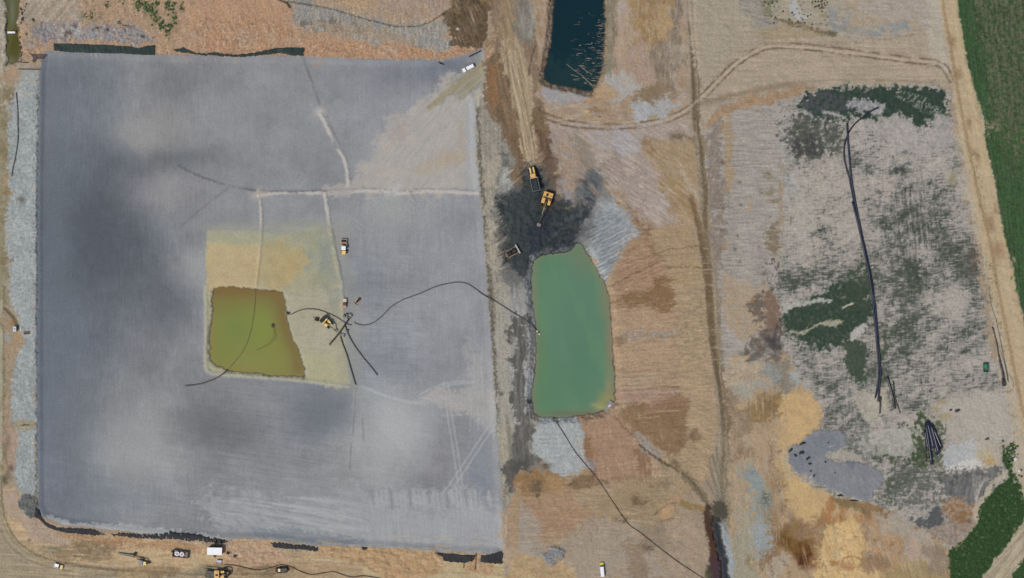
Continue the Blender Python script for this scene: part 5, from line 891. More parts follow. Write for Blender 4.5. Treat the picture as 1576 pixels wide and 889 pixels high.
# ------------------------------------------------------------------ materials
K_LIGHT = np.array([1.01, .985, 1.015], np.float32)   # brightness of a white sheet on the ground under this light
def new_mat(name):
    m = bpy.data.materials.new(name); m.use_nodes = True
    return m, m.node_tree, m.node_tree.nodes["Principled BSDF"]
def ground_material():
    m, t, b = new_mat("soil")
    at = t.nodes.new("ShaderNodeAttribute"); at.attribute_name = "soil"
    gr = t.nodes.new("ShaderNodeAttribute"); gr.attribute_name = "grain"
    tc = t.nodes.new("ShaderNodeTexCoord")
    n1 = t.nodes.new("ShaderNodeTexNoise"); n1.inputs["Scale"].default_value = 1.6; n1.inputs["Detail"].default_value = 5; n1.inputs["Roughness"].default_value = .7
    t.links.new(tc.outputs["Object"], n1.inputs["Vector"])
    mr = t.nodes.new("ShaderNodeMapRange"); mr.inputs["From Min"].default_value = .25; mr.inputs["From Max"].default_value = .75
    mr.inputs["To Min"].default_value = -.5; mr.inputs["To Max"].default_value = .5
    t.links.new(n1.outputs["Fac"], mr.inputs["Value"])
    mu = t.nodes.new("ShaderNodeMath"); mu.operation = 'MULTIPLY'; t.links.new(mr.outputs[0], mu.inputs[0]); t.links.new(gr.outputs["Fac"], mu.inputs[1])
    ad = t.nodes.new("ShaderNodeMath"); ad.operation = 'MULTIPLY_ADD'; t.links.new(mu.outputs[0], ad.inputs[0]); ad.inputs[1].default_value = .45; ad.inputs[2].default_value = 1.0
    vm = t.nodes.new("ShaderNodeVectorMath"); vm.operation = 'SCALE'
    t.links.new(at.outputs["Color"], vm.inputs[0]); t.links.new(ad.outputs[0], vm.inputs["Scale"])
    # open country beyond the works: patchwork of rough fields and bare earth
    wa = t.nodes.new("ShaderNodeAttribute"); wa.attribute_name = "wild"
    n2 = t.nodes.new("ShaderNodeTexNoise"); n2.inputs["Scale"].default_value = .012; n2.inputs["Detail"].default_value = 9; n2.inputs["Roughness"].default_value = .65
    t.links.new(tc.outputs["Object"], n2.inputs["Vector"])
    r2 = t.nodes.new("ShaderNodeMapRange"); r2.inputs["From Min"].default_value = .46; r2.inputs["From Max"].default_value = .6; t.links.new(n2.outputs["Fac"], r2.inputs["Value"])
    m2 = t.nodes.new("ShaderNodeMath"); m2.operation = 'MULTIPLY'; t.links.new(r2.outputs[0], m2.inputs[0]); t.links.new(wa.outputs["Fac"], m2.inputs[1])
    mx = t.nodes.new("ShaderNodeMix"); mx.data_type = 'RGBA'; t.links.new(m2.outputs[0], mx.inputs["Factor"]); t.links.new(vm.outputs[0], mx.inputs["A"]); mx.inputs["B"].default_value = (.075, .1, .045, 1)
    t.links.new(mx.outputs["Result"], b.inputs["Base Color"])
    b.inputs["Roughness"].default_value = .95; b.inputs["Specular IOR Level"].default_value = .1
    bp = t.nodes.new("ShaderNodeBump"); bp.inputs["Strength"].default_value = .35; bp.inputs["Distance"].default_value = .12
    t.links.new(mu.outputs[0], bp.inputs["Height"]); t.links.new(bp.outputs[0], b.inputs["Normal"])
    return m
def water_material():
    m, t, b = new_mat("murky_water")
    at = t.nodes.new("ShaderNodeAttribute"); at.attribute_name = "soil"
    t.links.new(at.outputs["Color"], b.inputs["Base Color"])
    b.inputs["Specular IOR Level"].default_value = .25; b.inputs["Roughness"].default_value = .12; b.inputs["IOR"].default_value = 1.33
    tc = t.nodes.new("ShaderNodeTexCoord"); n = t.nodes.new("ShaderNodeTexNoise"); n.inputs["Scale"].default_value = .9; n.inputs["Detail"].default_value = 3
    t.links.new(tc.outputs["Object"], n.inputs["Vector"])
    bp = t.nodes.new("ShaderNodeBump"); bp.inputs["Strength"].default_value = .08; bp.inputs["Distance"].default_value = .05
    t.links.new(n.outputs["Fac"], bp.inputs["Height"]); t.links.new(bp.outputs[0], b.inputs["Normal"])
    return m
MATS = {}
def mat(name, hx, rough=.6, metal=0.0, dirt=.25, scale=1.5, dirtcol='#8a7560'):
    if name in MATS: return MATS[name]
    m, t, b = new_mat(name)
    tc = t.nodes.new("ShaderNodeTexCoord"); n = t.nodes.new("ShaderNodeTexNoise"); n.inputs["Scale"].default_value = scale; n.inputs["Detail"].default_value = 5
    t.links.new(tc.outputs["Object"], n.inputs["Vector"])
    mr = t.nodes.new("ShaderNodeMapRange"); mr.inputs["From Min"].default_value = .4; mr.inputs["From Max"].default_value = .75; mr.inputs["To Max"].default_value = dirt * 2
    t.links.new(n.outputs["Fac"], mr.inputs["Value"])
    mx = t.nodes.new("ShaderNodeMix"); mx.data_type = 'RGBA'
    c = lin(hexc(hx)); d = lin(hexc(dirtcol))
    mx.inputs["A"].default_value = (*map(float, c), 1); mx.inputs["B"].default_value = (*map(float, d), 1)
    t.links.new(mr.outputs[0], mx.inputs["Factor"]); t.links.new(mx.outputs["Result"], b.inputs["Base Color"])
    b.inputs["Roughness"].default_value = rough; b.inputs["Metallic"].default_value = metal
    MATS[name] = m
    return m
M_SOIL = ground_material(); M_WATER = water_material()

# ------------------------------------------------------------------ helpers for image-pixel positions
def h_at(u, v):
    x = min(max((u + MARG) / STEP, 0), NX - 1.001); y = min(max((v + MARG) / STEP, 0), NY - 1.001)
    i, j = int(y), int(x); fy, fx = y - i, x - j
    return float((HT[i, j] * (1 - fx) + HT[i, j + 1] * fx) * (1 - fy) + (HT[i + 1, j] * (1 - fx) + HT[i + 1, j + 1] * fx) * fy)
def W(u, v, z=None, up=0.0):
    """image pixel to world point, placed to reproject there from the camera at CAMH"""
    if z is None: z = h_at(u, v) + up
    k = (CAMH - z) / CAMH
    return Vector(((u - CU) * SC * k, (CV - v) * SC * k, z))
def tag(o, label=None, cat=None, group=None, kind=None):
    if label: o['label'] = label
    if cat: o['category'] = cat
    if group: o['group'] = group
    if kind: o['kind'] = kind
    return o
def link(name, me, parent=None):
    o = bpy.data.objects.new(name, me); scene.collection.objects.link(o)
    if parent: o.parent = parent
    return o

# ------------------------------------------------------------------ ground sheet, split by use (all sheets share their edges)
def mesh_from(co, faces, name, colour, grain, material, smooth=True, wild=None):
    used = np.unique(faces); remap = np.full(len(co), -1, np.int64); remap[used] = np.arange(len(used))
    f = remap[faces]; c = co[used]
    me = bpy.data.meshes.new(name)
    me.vertices.add(len(c)); me.vertices.foreach_set("co", c.astype(np.float32).ravel())
    me.loops.add(f.size); me.loops.foreach_set("vertex_index", f.astype(np.int32).ravel())
    me.polygons.add(len(f)); me.polygons.foreach_set("loop_start", (np.arange(len(f)) * 4).astype(np.int32)); me.polygons.foreach_set("loop_total", np.full(len(f), 4, np.int32))
    me.polygons.foreach_set("use_smooth", np.full(len(f), smooth, bool))
    me.update(calc_edges=True)
    a = me.attributes.new("soil", 'FLOAT_COLOR', 'POINT'); q = np.ones((len(c), 4), np.float32); q[:, :3] = colour[used]
    a.data.foreach_set("color", q.ravel())
    if grain is not None:
        a = me.attributes.new("grain", 'FLOAT', 'POINT'); a.data.foreach_set("value", grain[used].astype(np.float32))
    if wild is not None:
        a = me.attributes.new('wild', 'FLOAT', 'POINT'); a.data.foreach_set('value', wild[used].astype(np.float32))
    me.materials.append(material)
    return me
ring = [3, 8, 20, 45, 100, 220, 480, 1000, 2200, 4800, 10000, 22000]
U_all = np.concatenate([us[0] - np.array(ring[::-1]), us, us[-1] + np.array(ring)]); V_all = np.concatenate([vs[0] - np.array(ring[::-1]), vs, vs[-1] + np.array(ring)])
k = len(ring)
UU, VV = np.meshgrid(U_all, V_all)
ci = np.clip(np.arange(len(V_all)) - k, 0, NY - 1); cj = np.clip(np.arange(len(U_all)) - k, 0, NX - 1)
Z = HT[ci][:, cj]; C2 = COL[ci][:, cj]; G2_ = GR[ci][:, cj]
far = np.maximum(np.maximum(us[0] - UU, UU - us[-1]), np.maximum(vs[0] - VV, VV - vs[-1])).clip(0)
fb = sstep(0, 60, far)
rr = np.random.default_rng(4).random(UU.shape)[..., None]
gen = np.where(UU[..., None] > us[-1], hexc('#3f5a36'), hexc('#968c72')) * (.98 + .04 * rr)
C2 = C2 * (1 - fb[..., None]) + gen * fb[..., None]; Z = Z * (1 - fb); wild = fb.reshape(-1)
kk = (CAMH - Z) / CAMH; kk = np.where(far > 0, 1.0, kk)
co = np.stack([(UU - CU) * SC * kk, (CV - VV) * SC * kk, Z], -1).reshape(-1, 3)
colour = (lin(C2) / K_LIGHT).reshape(-1, 3).clip(0, .9); grain = G2_.reshape(-1)
nx = len(U_all); ny = len(V_all)
I, J = np.meshgrid(np.arange(ny - 1), np.arange(nx - 1), indexing='ij')
F = np.stack([(I + 1) * nx + J, (I + 1) * nx + J + 1, I * nx + J + 1, I * nx + J], -1).reshape(-1, 4)
zone = np.zeros((NY, NX), np.int8)
def setzone(m, z):
    zz = zone[m.ix]; zz[m.a > .5] = z
setzone(P([(1056, -60), (1080, -60), (1080, 60), (1078, 160), (1088, 240), (1090, 310), (1108, 420), (1112, 520), (1120, 600), (1124, 700), (1126, 780), (1140, 949), (1100, 949), (1100, 700), (1104, 620), (1092, 540), (1086, 440), (1070, 350), (1076, 300), (1068, 200), (1058, 100)], 1, 1), 2)
setzone(P([(770, 60), (800, 60), (818, 120), (822, 180), (828, 250), (808, 252), (796, 190), (780, 130)], 1, 1), 3)
setzone(P([(-60, 700), (2, 760), (8, 800), (26, 832), (60, 856), (100, 868), (180, 876), (330, 880), (330, 892), (100, 889), (40, 870), (-10, 840), (-60, 800)], 1, 1), 5)
setzone(BASIN, 4); setzone(rd, 1); setzone(t2, 6); setzone(fld, 7); setzone(f2, 8)
zf = np.zeros((ny - 1, nx - 1), np.int8); zf[k:k + NY - 1, k:k + NX - 1] = zone[:-1, :-1]
zf = zf.reshape(-1)
for z, nm in [(0, 'ground'), (1, 'dirt_road'), (2, 'dirt_track'), (3, 'haul_road'), (4, 'basin_floor'), (5, 'perimeter_road'), (6, 'farm_track'), (7, 'grass'), (8, 'rough_grass')]:
    o = link(nm, mesh_from(co, F[zf == z], nm, colour, grain, M_SOIL, True, wild))
    if nm == 'grass': tag(o, 'green crop field with dry brown patches east of the dirt road', 'grass', kind='stuff')
    elif nm == 'rough_grass': tag(o, 'dark green rough grass wedge between grey site and farm track', 'grass', kind='stuff')
    else: tag(o, kind='structure')
UC, VC = np.meshgrid(us, vs)
for w in WATERS:
    z = w['level']; kq = (CAMH - z) / CAMH
    cw = np.stack([(UC - CU) * SC * kq, (CV - VC) * SC * kq, np.full(UC.shape, z)], -1).reshape(-1, 3)
    Iw, Jw = np.nonzero(w['faces'][:-1, :-1])
    Fw = np.stack([(Iw + 1) * NX + Jw, (Iw + 1) * NX + Jw + 1, Iw * NX + Jw + 1, Iw * NX + Jw], -1)
    o = link(w['name'], mesh_from(cw, Fw, w['name'], (lin(w['col']) / K_LIGHT).reshape(-1, 3).clip(0, .9), None, M_WATER))
    tag(o, kind='structure')

# ------------------------------------------------------------------ shape helpers
class MB:
    def __init__(s): s.bm = bmesh.new()
    def _x(s, verts, loc=(0, 0, 0), rot=(0, 0, 0)):
        m = Matrix.Translation(loc) @ Matrix.Rotation(rot[2], 4, 'Z') @ Matrix.Rotation(rot[1], 4, 'Y') @ Matrix.Rotation(rot[0], 4, 'X')
        bmesh.ops.transform(s.bm, matrix=m, verts=verts)
    def box(s, x0, x1, y0, y1, z0, z1, bev=.04, rot=(0, 0, 0), taper=0, origin=None):
        r = bmesh.ops.create_cube(s.bm, size=1); v = r['verts']
        for q in v:
            t = q.co.z > 0
            q.co.x *= (x1 - x0) - (taper if t else 0); q.co.y *= (y1 - y0) - (taper if t else 0); q.co.z *= (z1 - z0)
        if bev:
            e = {e for q in v for e in q.link_edges}
            rr_ = bmesh.ops.bevel(s.bm, geom=list(e), offset=bev, segments=1, affect='EDGES'); v = list({q for f in rr_['faces'] for q in f.verts} | {q for q in v if q.is_valid})
        s._x(v, ((x0 + x1) / 2, (y0 + y1) / 2, (z0 + z1) / 2), rot); return s
    def cyl(s, loc, r, h, axis='Z', seg=20, r2=None):
        q = bmesh.ops.create_cone(s.bm, cap_ends=True, segments=seg, radius1=r, radius2=r if r2 is None else r2, depth=h)
        rot = {'Z': (0, 0, 0), 'Y': (math.pi / 2, 0, 0), 'X': (0, math.pi / 2, 0)}[axis]
        s._x(q['verts'], loc, rot); return s
    def beam(s, a, b, w, h, w2=None, h2=None):
        a, b = Vector(a), Vector(b); d = (b - a); Ln = d.length
        r = bmesh.ops.create_cube(s.bm, size=1)
        for q in r['verts']:
            e = q.co.x > 0; q.co.y *= (w2 if (e and w2) else w); q.co.z *= (h2 if (e and h2) else h); q.co.x *= Ln
        m = Matrix.Translation((a + b) / 2) @ d.to_track_quat('X', 'Z').to_matrix().to_4x4()
        bmesh.ops.transform(s.bm, matrix=m, verts=r['verts']); return s
    def tube(s, pts, r, seg=8, caps=True):
        pts = [Vector(p) for p in pts]; rings = []; n = len(pts)
        for i, p in enumerate(pts):
            d = (pts[min(i + 1, n - 1)] - pts[max(i - 1, 0)]).normalized()
            side = d.cross(Vector((0, 0, 1)))
            if side.length < 1e-3: side = Vector((1, 0, 0))
            side.normalize(); up = side.cross(d)
            rad = r[i] if isinstance(r, (list, tuple)) else r
            rings.append([s.bm.verts.new(p + side * math.cos(2 * math.pi * j / seg) * rad + up * math.sin(2 * math.pi * j / seg) * rad) for j in range(seg)])
        for i in range(n - 1):
            for j in range(seg): s.bm.faces.new((rings[i][j], rings[i][(j + 1) % seg], rings[i + 1][(j + 1) % seg], rings[i + 1][j]))
        if caps: s.bm.faces.new(rings[0][::-1]); s.bm.faces.new(rings[-1])
        return s
    def prism(s, prof, y0, y1, plane='XZ'):
        """side profile in XZ extruded across Y"""
        a = [s.bm.verts.new((x, y0, z)) for x, z in prof]; b = [s.bm.verts.new((x, y1, z)) for x, z in prof]; n = len(prof)
        s.bm.faces.new(a); s.bm.faces.new(b[::-1])
        for i in range(n): s.bm.faces.new((a[i], b[i], b[(i + 1) % n], a[(i + 1) % n]))
        return s
    def build(s, name, m, parent=None, smooth=False):
        bmesh.ops.recalc_face_normals(s.bm, faces=s.bm.faces[:])
        me = bpy.data.meshes.new(name); s.bm.to_mesh(me); s.bm.free(); me.materials.append(m)
        if smooth: me.polygons.foreach_set("use_smooth", [True] * len(me.polygons))
        return link(name, me, parent)
def thing(name, label, cat, u, v, du=1, dv=0, group=None, up=0.02, scale=1.0, z=None):
    o = bpy.data.objects.new(name, None); scene.collection.objects.link(o); o.empty_display_size = .5
    o.location = W(u, v, z, up); o.rotation_euler = (0, 0, math.atan2(-dv, du)); o.scale = (scale,) * 3
    return tag(o, label, cat, group)
YEL = mat('yellow_paint', '#dcae5c', .45, 0, .22); YEL2 = mat('light_yellow_paint', '#e6ca78', .45, 0, .15); BLK = mat('black_rubber', '#1d1c1e', .8, 0, .25, 2, '#4a4038'); STEEL = mat('worn_steel', '#8d8a88', .5, .6, .3)
GLS = mat('dark_glass', '#14181c', .1, 0, .05); WHT = mat('white_paint', '#eceef2', .4, 0, .06); DRK = mat('dark_frame', '#2b2927', .7, 0, .3, 2, '#54483c'); TAN = mat('dusty_tan_paint', '#b99c7e', .6, 0, .3)
PIPE = mat('black_plastic_pipe', '#23282e', .35, 0, .2, .8, '#55534f'); PIPEB = mat('blue_black_pipe', '#20283c', .3, 0, .12, .8, '#4d5260'); PIPEG = mat('grey_hose', '#4a4a4c', .6, 0, .3, .8, '#6b665f')
MEMB = mat('black_membrane', '#1e2024', .75, 0, .1, .3, '#3d3d3b'); MEMG = mat('green_black_membrane', '#122a26', .7, 0, .1, .3, '#24382f'); SILT = mat('wet_silt_load', '#1f2d33', .8, 0, .3, 1, '#33393a')
GREEN = mat('green_plastic', '#2a7a62', .5, 0, .2); ORG = mat('rust_orange', '#8a5538', .8, 0, .3); GREY = mat('grey_paint', '#7d8588', .5, 0, .3); PINK = mat('faded_red_paint', '#b98a86', .5, 0, .2)
LEAF = mat('weed_leaves', '#3f5a2e', .8, 0, .4, 1.2, '#5b7040')
def wheel(parent, x, y, r, w, z=None):
    t = MB().cyl((x, y, r if z is None else z), r, w, 'Y', 18).build('wheel', BLK, parent)
    MB().cyl((x, y + (w / 2 + .01) * (1 if y > 0 else -1), r if z is None else z), r * .5, .06, 'Y', 14).build('rim', YEL if parent.get('yrim') else STEEL, t)
    return t

# ------------------------------------------------------------------ machines
# articulated dump truck, cab to the north
t = thing('dump_truck', 'yellow articulated dump truck with black load between pale bed rails', 'dump truck', 821.5, 275, -8, -37, scale=.98)
MB().box(-5.2, 4.6, -.5, .5, .9, 1.35).build('chassis', DRK, t)
for sx in (1,-1): 
    MB().box(2.2, 5.1, .75 * sx - .33, .75 * sx + .33, 1.2, 2.1, .1).build('fender', YEL2, t)
MB().box(2.3, 5.0, -.42, .42, 1.2, 1.85, .06).build('engine_cover', DRK, t)
MB().box(.5, 2.35, -1.3, 1.3, 1.1, 1.9, .08).build('cab_base', YEL, t)
c = MB().box(.55, 2.2, -.95, .95, 1.9, 3.1, .12, taper=.2).build('cab', GLS, t); MB().box(.5, 2.2, -.98, .98, 3.08, 3.3, .1).build('roof', YEL, c)
c = MB().box(-5.2, .2, -1.62, 1.62, 1.4, 1.6, .03).build('dump_bed', DRK, t)
for a in [(-5.3, .25, 1.55, 1.74), (-5.3, .25, -1.74, -1.55)]: MB().box(a[0], a[1], a[2], a[3], 1.5, 2.9, .03).build('side_wall', GREY, c)
MB().box(.1, .55, -1.6, 1.6, 1.5, 3.1, .06).build('head_board', TAN, c); MB().box(-5.45, -5.28, -1.6, 1.6, 1.5, 2.7, .03).build('tail_gate', GREY, c)
q = MB().box(-5.2, .1, -1.5, 1.5, 1.6, 2.45, .25, taper=.6).build('load', SILT, c)
for x in (3.3, -2.2, -4.0):
    for s_ in (1, -1): wheel(t, x, s_ * 1.35, .85, .62)
for s_ in (1, -1): MB().box(1.9, 2.1, s_ * 1.5 - .15, s_ * 1.5 + .15, 2.3, 2.8, .02).build('mirror', BLK, t)

def excavator(name, label, u, v, du, dv, scale, reach=(6.0, 8.8), slew=0, bodymat=YEL, cabmat=DRK, up=.02, bucket=STEEL):
    t = thing(name, label, 'excavator', u, v, du, dv, scale=scale, up=up)
    for s_ in (1, -1):
        tr = MB().prism([(-2.1, 0), (2.1, 0), (2.55, .45), (2.1, .95), (-2.1, .95), (-2.55, .45)], s_ * 1.35 - .32, s_ * 1.35 + .32).build('track', BLK, t)
        for kx in range(-3, 4): MB().cyl((kx * .62, s_ * 1.68, .42), .2, .06, 'Y', 10).build('roller', STEEL, tr)
    MB().box(-1.2, 1.2, -1.1, 1.1, .45, 1.0, .05).build('undercarriage', DRK, t)
    MB().cyl((0, 0, 1.1), .8, .25).build('turntable', DRK, t)
    # C shaped house open at the boom foot
    up_ = MB(); up_.box(-2.7, -.6, -1.6, 1.6, 1.25, 2.35, .18); up_.box(-.6, 1.3, -1.6, -.45, 1.25, 2.1, .12); up_.box(-.6, .3, .5, 1.6, 1.25, 1.9, .1)
    up_.build('house', bodymat, t)
    MB().box(-2.2, -1.2, -.7, .1, 2.35, 2.5, .04).build('engine_grille', DRK, t); MB().cyl((-1.5, .9, 2.6), .1, .6).build('exhaust', BLK, t)
    cb = MB().box(.0, 1.6, .55, 1.55, 1.3, 2.75, .1, taper=.12).build('cab', GLS, t); MB().box(.02, 1.5, .58, 1.5, 2.74, 2.86, .05).build('roof', bodymat, cb)
    MB().box(-.7, -.4, -1.4, 1.4, 2.36, 2.9, .02).build('guard_rail', cabmat, t)
    r1, r2 = reach
    bo = MB().beam((.5, 0, 1.5), (r1 * .5, 0, 3.9), .5, .55, .42, .7).beam((r1 * .5, 0, 3.9), (r1, 0, 3.3), .42, .7, .34, .4).build('boom', mat('dusty_boom_paint', '#9a8562', .6, 0, .3), t)
    for s_ in (1, -1): MB().tube([(1.0, s_ * .35, 1.4), (r1 * .48, s_ * .35, 3.5)], .09).build('cylinder', STEEL, bo)
    st = MB().beam((r1 - .5, 0, 3.9), (r2, 0, .9), .34, .5, .26, .3).build('stick', cabmat, t)
    MB().tube([(r1 * .6, 0, 4.3), (r1 - .3, 0, 4.1)], .09).build('cylinder', STEEL, st)
    bk = MB().prism([(r2 - .4, 1.0), (r2 + .5, 1.0), (r2 + .75, .55), (r2 + .4, .08), (r2 - .3, .02), (r2 - .55, .4)], -.62, .62).build('bucket', bucket, t)
    for ty in (-.45, -.15, .15, .45): MB().box(r2 - .75, r2 - .3, ty - .06, ty + .06, .0, .12, 0).build('tooth', STEEL, bk)
    return t
excavator('excavator', 'big yellow excavator reaching its boom south over black silt', 841.3, 308, -12, 38, 1.3, (5.6, 8.4))
# bulldozer on the black silt
t = thing('bulldozer', 'dark bulldozer with tan track frames and bright steel blade on black silt', 'bulldozer', 787, 388.5, 16, -9, scale=1.0)
for s_ in (1, -1):
    MB().prism([(-2.0, 0), (1.6, 0), (2.0, .45), (1.6, .95), (-1.9, .95), (-2.3, .45)], s_ * 1.05 - .26, s_ * 1.05 + .26).build('track', BLK, t)
    MB().box(-2.2, 1.3, s_ * 1.36 - .1, s_ * 1.36 + .1, .75, 1.05, .03).build('track_guard', TAN, t)
MB().box(-.2, 2.1, -.5, .5, .7, 1.7, .1).build('engine_hood', DRK, t); MB().box(-2.1, -.3, -.75, .75, .9, 1.5, .06).build('deck', DRK, t)
c = MB().box(-1.5, -.3, -.6, .6, 1.5, 2.5, .08).build('cab', GLS, t); MB().box(-1.6, -.2, -.66, .66, 2.5, 2.6, .04).build('roof', BLK, c)
MB().box(-2.45, -2.2, -.9, .9, .8, 1.15, .03).build('rear_bumper', TAN, t)
for s_ in (1, -1): MB().beam((0, s_ * 1.4, .5), (3.0, s_ * 1.4, .4), .16, .22).build('push_arm', TAN, t)
MB().prism([(2.9, .0), (3.25, .05), (3.1, .6), (3.45, 1.15), (2.95, 1.25), (2.85, .6)], -2.1, 2.1).build('blade', mat('bright_blade', '#c4bdb8', .4, 0, .2), t)
# soil compactor on the basin floor, drum to the north
t = thing('road_roller', 'yellow road roller with white cab roof on the grey basin floor', 'road roller', 529.5, 379.5, 0, -27, scale=1.08); t['yrim'] = 1
MB().cyl((1.95, 0, .78), .78, 1.75, 'Y', 28).build('drum', DRK, t)
f = MB().box(.4, 3.1, .98, 1.28, .55, 1.05, .04).box(.4, 3.1, -1.28, -.98, .55, 1.05, .04).box(2.85, 3.15, -.97, .97, .6, 1.05, .04).box(.3, .75, -.97, .97, .6, 1.2, .04).build('drum_frame', TAN, t)
MB().box(1.35, 1.75, -.95, .95, 1.56, 1.66, .02).build('scraper', TAN, t)
c = MB().box(-1.2, .15, -.75, .75, 1.0, 2.55, .08, taper=.15).build('cab', GLS, t); MB().box(-1.35, .2, -.85, .85, 2.55, 2.7, .05).build('roof', WHT, c)
MB().box(-3.1, -1.45, -.85, .85, .8, 1.75, .2).build('engine_hood', YEL2, t)
for s_ in (1, -1): wheel(t, -1.9, s_ * .95, .72, .5)
# small machines by the drain line
t = thing('small_truck', 'small truck with cream bed, dark cab and pale pink bonnet north of crossed pipes', 'truck', 530.8, 466.5, 0, 15, scale=.92)
MB().box(-2.2, 2.1, -.75, .75, .5, .75, .03).build('chassis', DRK, t); MB().box(-2.2, -.5, -.85, .85, .75, 1.2, .05).build('cargo_bed', mat('cream_paint', '#c9c2ab', .6), t)
c = MB().box(-.5, 1.0, -.8, .8, .75, 1.75, .12, taper=.15).build('cab', mat('dark_red_paint', '#4a2a28', .4), t); MB().box(1.02, 2.1, -.78, .78, .7, 1.1, .08).build('bonnet', PINK, t)
for x in (-1.4, 1.5):
    for s_ in (1, -1): wheel(t, x, s_ * .8, .38, .25)
t = thing('small_dozer', 'small tan crawler dozer angled on grey silt, lowered blade to the southwest', 'bulldozer', 550.5, 463, -11, 13, scale=.78)
for s_ in (1, -1): MB().prism([(-1.5, 0), (1.3, 0), (1.6, .35), (1.3, .75), (-1.4, .75), (-1.7, .35)], s_ * .8 - .2, s_ * .8 + .2).build('track', TAN, t)
MB().box(-1.7, 1.2, -.55, .55, .5, 1.1, .06).build('body', DRK, t); MB().box(-1.9, -1.3, -.6, .6, .7, 1.3, .05).build('radiator', BLK, t); MB().box(-.4, .4, -.5, .5, 1.1, 2.0, .06).build('cab', BLK, t)
for s_ in (1, -1): MB().beam((0, s_ * 1.05, .4), (2.1, s_ * 1.05, .35), .1, .14).build('push_arm', TAN, t)
MB().box(2.0, 2.25, -1.3, 1.3, .0, .7, .03).build('blade', PINK, t)
# excavator with pipe in its grip
excavator('pipe_excavator', 'excavator with dark house and yellow boom gripping the crossed black pipes', 503.5, 496, 15, 14, .95, (3.2, 5.4), cabmat=DRK, bodymat=YEL2)
t = bpy.data.objects['pipe_excavator']
MB().box(-3.1, -1.4, -1.75, 1.75, 1.3, 2.62, .1).build('counterweight', BLK, t)
# machines on the southern rim
t = excavator('rim_excavator', 'yellow excavator with boom folded round in a dark curl by the white cabin', 341, 882.5, 1, 0.0, 1.05, (3.0, 2.9), cabmat=DRK)
MB().tube([(1.5 + 2.2 * math.cos(a), .6 + 1.6 * math.sin(a), 2.0 + .3 * math.sin(a * 2)) for a in np.linspace(-1.2, 3.4, 16)], .28).build('hydraulic_hose', BLK, t)
t = thing('fuel_tank', 'dark green steel fuel tank beside the yellow excavator on the south rim', 'tank', 325, 883, 1, .2)
MB().box(-2.2, 2.2, -1.6, 1.6, .2, 1.8, .25).build('tank_body', mat('dark_green_steel', '#343e36', .6), t); MB().box(-2.0, 2.0, -.1, .1, .0, .22, 0).box(-2.0, 2.0, 1.1, 1.3, 0, .22, 0).build('skid', DRK, t)
MB().beam((-3.0, 2.2, 1.6), (3.2, 2.6, 1.9), .3, .3).build('lifting_arm', BLK, t)
t = thing('wheel_loader', 'small machine with cream cab and dark body amid hoses on orange bank', 'loader', 434.5, 876.5, -1, .05, scale=.9)
MB().box(-2.4, .6, -.9, .9, .6, 1.6, .15).build('body', mat('blue_black_paint', '#20252b', .5), t); c = MB().box(.7, 1.9, -.7, .7, .6, 1.9, .1, taper=.1).build('cab', GLS, t); MB().box(.7, 1.9, -.7, .7, 1.9, 2.0, .04).build('roof', mat('cream_roof', '#e8dfb0', .5), c)
for x in (-1.6, 1.4):
    for s_ in (1, -1): wheel(t, x, s_ * 1.1, .6, .4)
MB().prism([(2.3, .1), (3.0, .1), (3.2, .7), (2.5, 1.0)], -1.0, 1.0).build('bucket', DRK, t)
MB().tube([(3.3 * math.cos(a), 1.55 * math.sin(a), .35 + .15 * math.sin(3 * a)) for a in np.linspace(.2, 6.1, 26)], .13).build('hose_loop', BLK, t)
# drill / pump rig with a long mast
t = thing('pump_rig', 'pump rig with long grey conveyor mast and yellow engine on the orange bank', 'pump rig', 205, 855.5, 1, .12)
MB().beam((-6.6, .5, .5), (.4, .1, 1.0), .5, .3, 1.1, .5).build('mast', mat('grey_green_steel', '#5a6360', .6), t)
for i in range(6): MB().beam((-6 + i, .75 - i * .02, .8), (-5.4 + i, .3, .8), .07, .07).build('brace', STEEL, t)
MB().beam((.4, -.1, 1.0), (4.4, -.4, 1.0), .3, .3).build('discharge_pipe', ORG, t); MB().box(.0, 1.4, .6, 1.5, .3, 1.3, .08, rot=(0, 0, -.6)).build('hopper', BLK, t)
MB().box(2.8, 4.6, -3.3, -1.1, .3, 1.6, .08).build('generator', GREY, t); MB().box(4.8, 6.4, -3.1, -1.6, .3, 1.5, .15).build('engine_cover', YEL2, t)
MB().beam((2.0, -.8, 1.6), (5.0, -1.2, 1.8), .35, .35).build('crossbeam', BLK, t); MB().tube([(5.0 + 1.3 * math.cos(a), -2.0 + 1.2 * math.sin(a), 1.5) for a in np.linspace(-.5, 2.6, 10)], .22).build('hose_loop', BLK, t)
MB().cyl((7.2, -1.9, .5), .45, .8, 'Y').build('wheel', BLK, t)
# open skid bin with two pale tanks
t = thing('skid_bin', 'open grey steel bin holding two pale round tanks on orange bank', 'bin', 278.5, 852, 1, .12)
MB().box(-3.3, 3.3, -1.5, 1.5, .15, .3, .02).build('floor', GREY, t)
for a in [(-3.3, 3.3, 1.4, 1.55), (-3.3, 3.3, -1.55, -1.4)]: MB().box(*a, .15, 1.5, .02).build('side_wall', DRK if a[2] > 0 else mat('rust_pink', '#b07a68', .7), t)
for a in [(-3.45, -3.3), (3.3, 3.45)]: MB().box(*a, -1.5, 1.5, .15, 1.5, .02).build('end_wall', DRK, t)
for x in (-1.5, .6):
    q = MB().cyl((x, 0, .9), 1.0, 1.2, 'Z', 24).build('tank', mat('pale_plastic', '#d8d4da', .5), t); MB().cyl((x, 0, 1.56), .4, .12).build('lid', GREY, q)
MB().box(2.0, 3.2, -1.2, 1.2, .3, 1.2, .05).build('battery_box', mat('olive_box', '#6b6550', .7), t); MB().box(-4.2, -3.4, .2, .9, .2, .9, .05).build('winch', DRK, t)
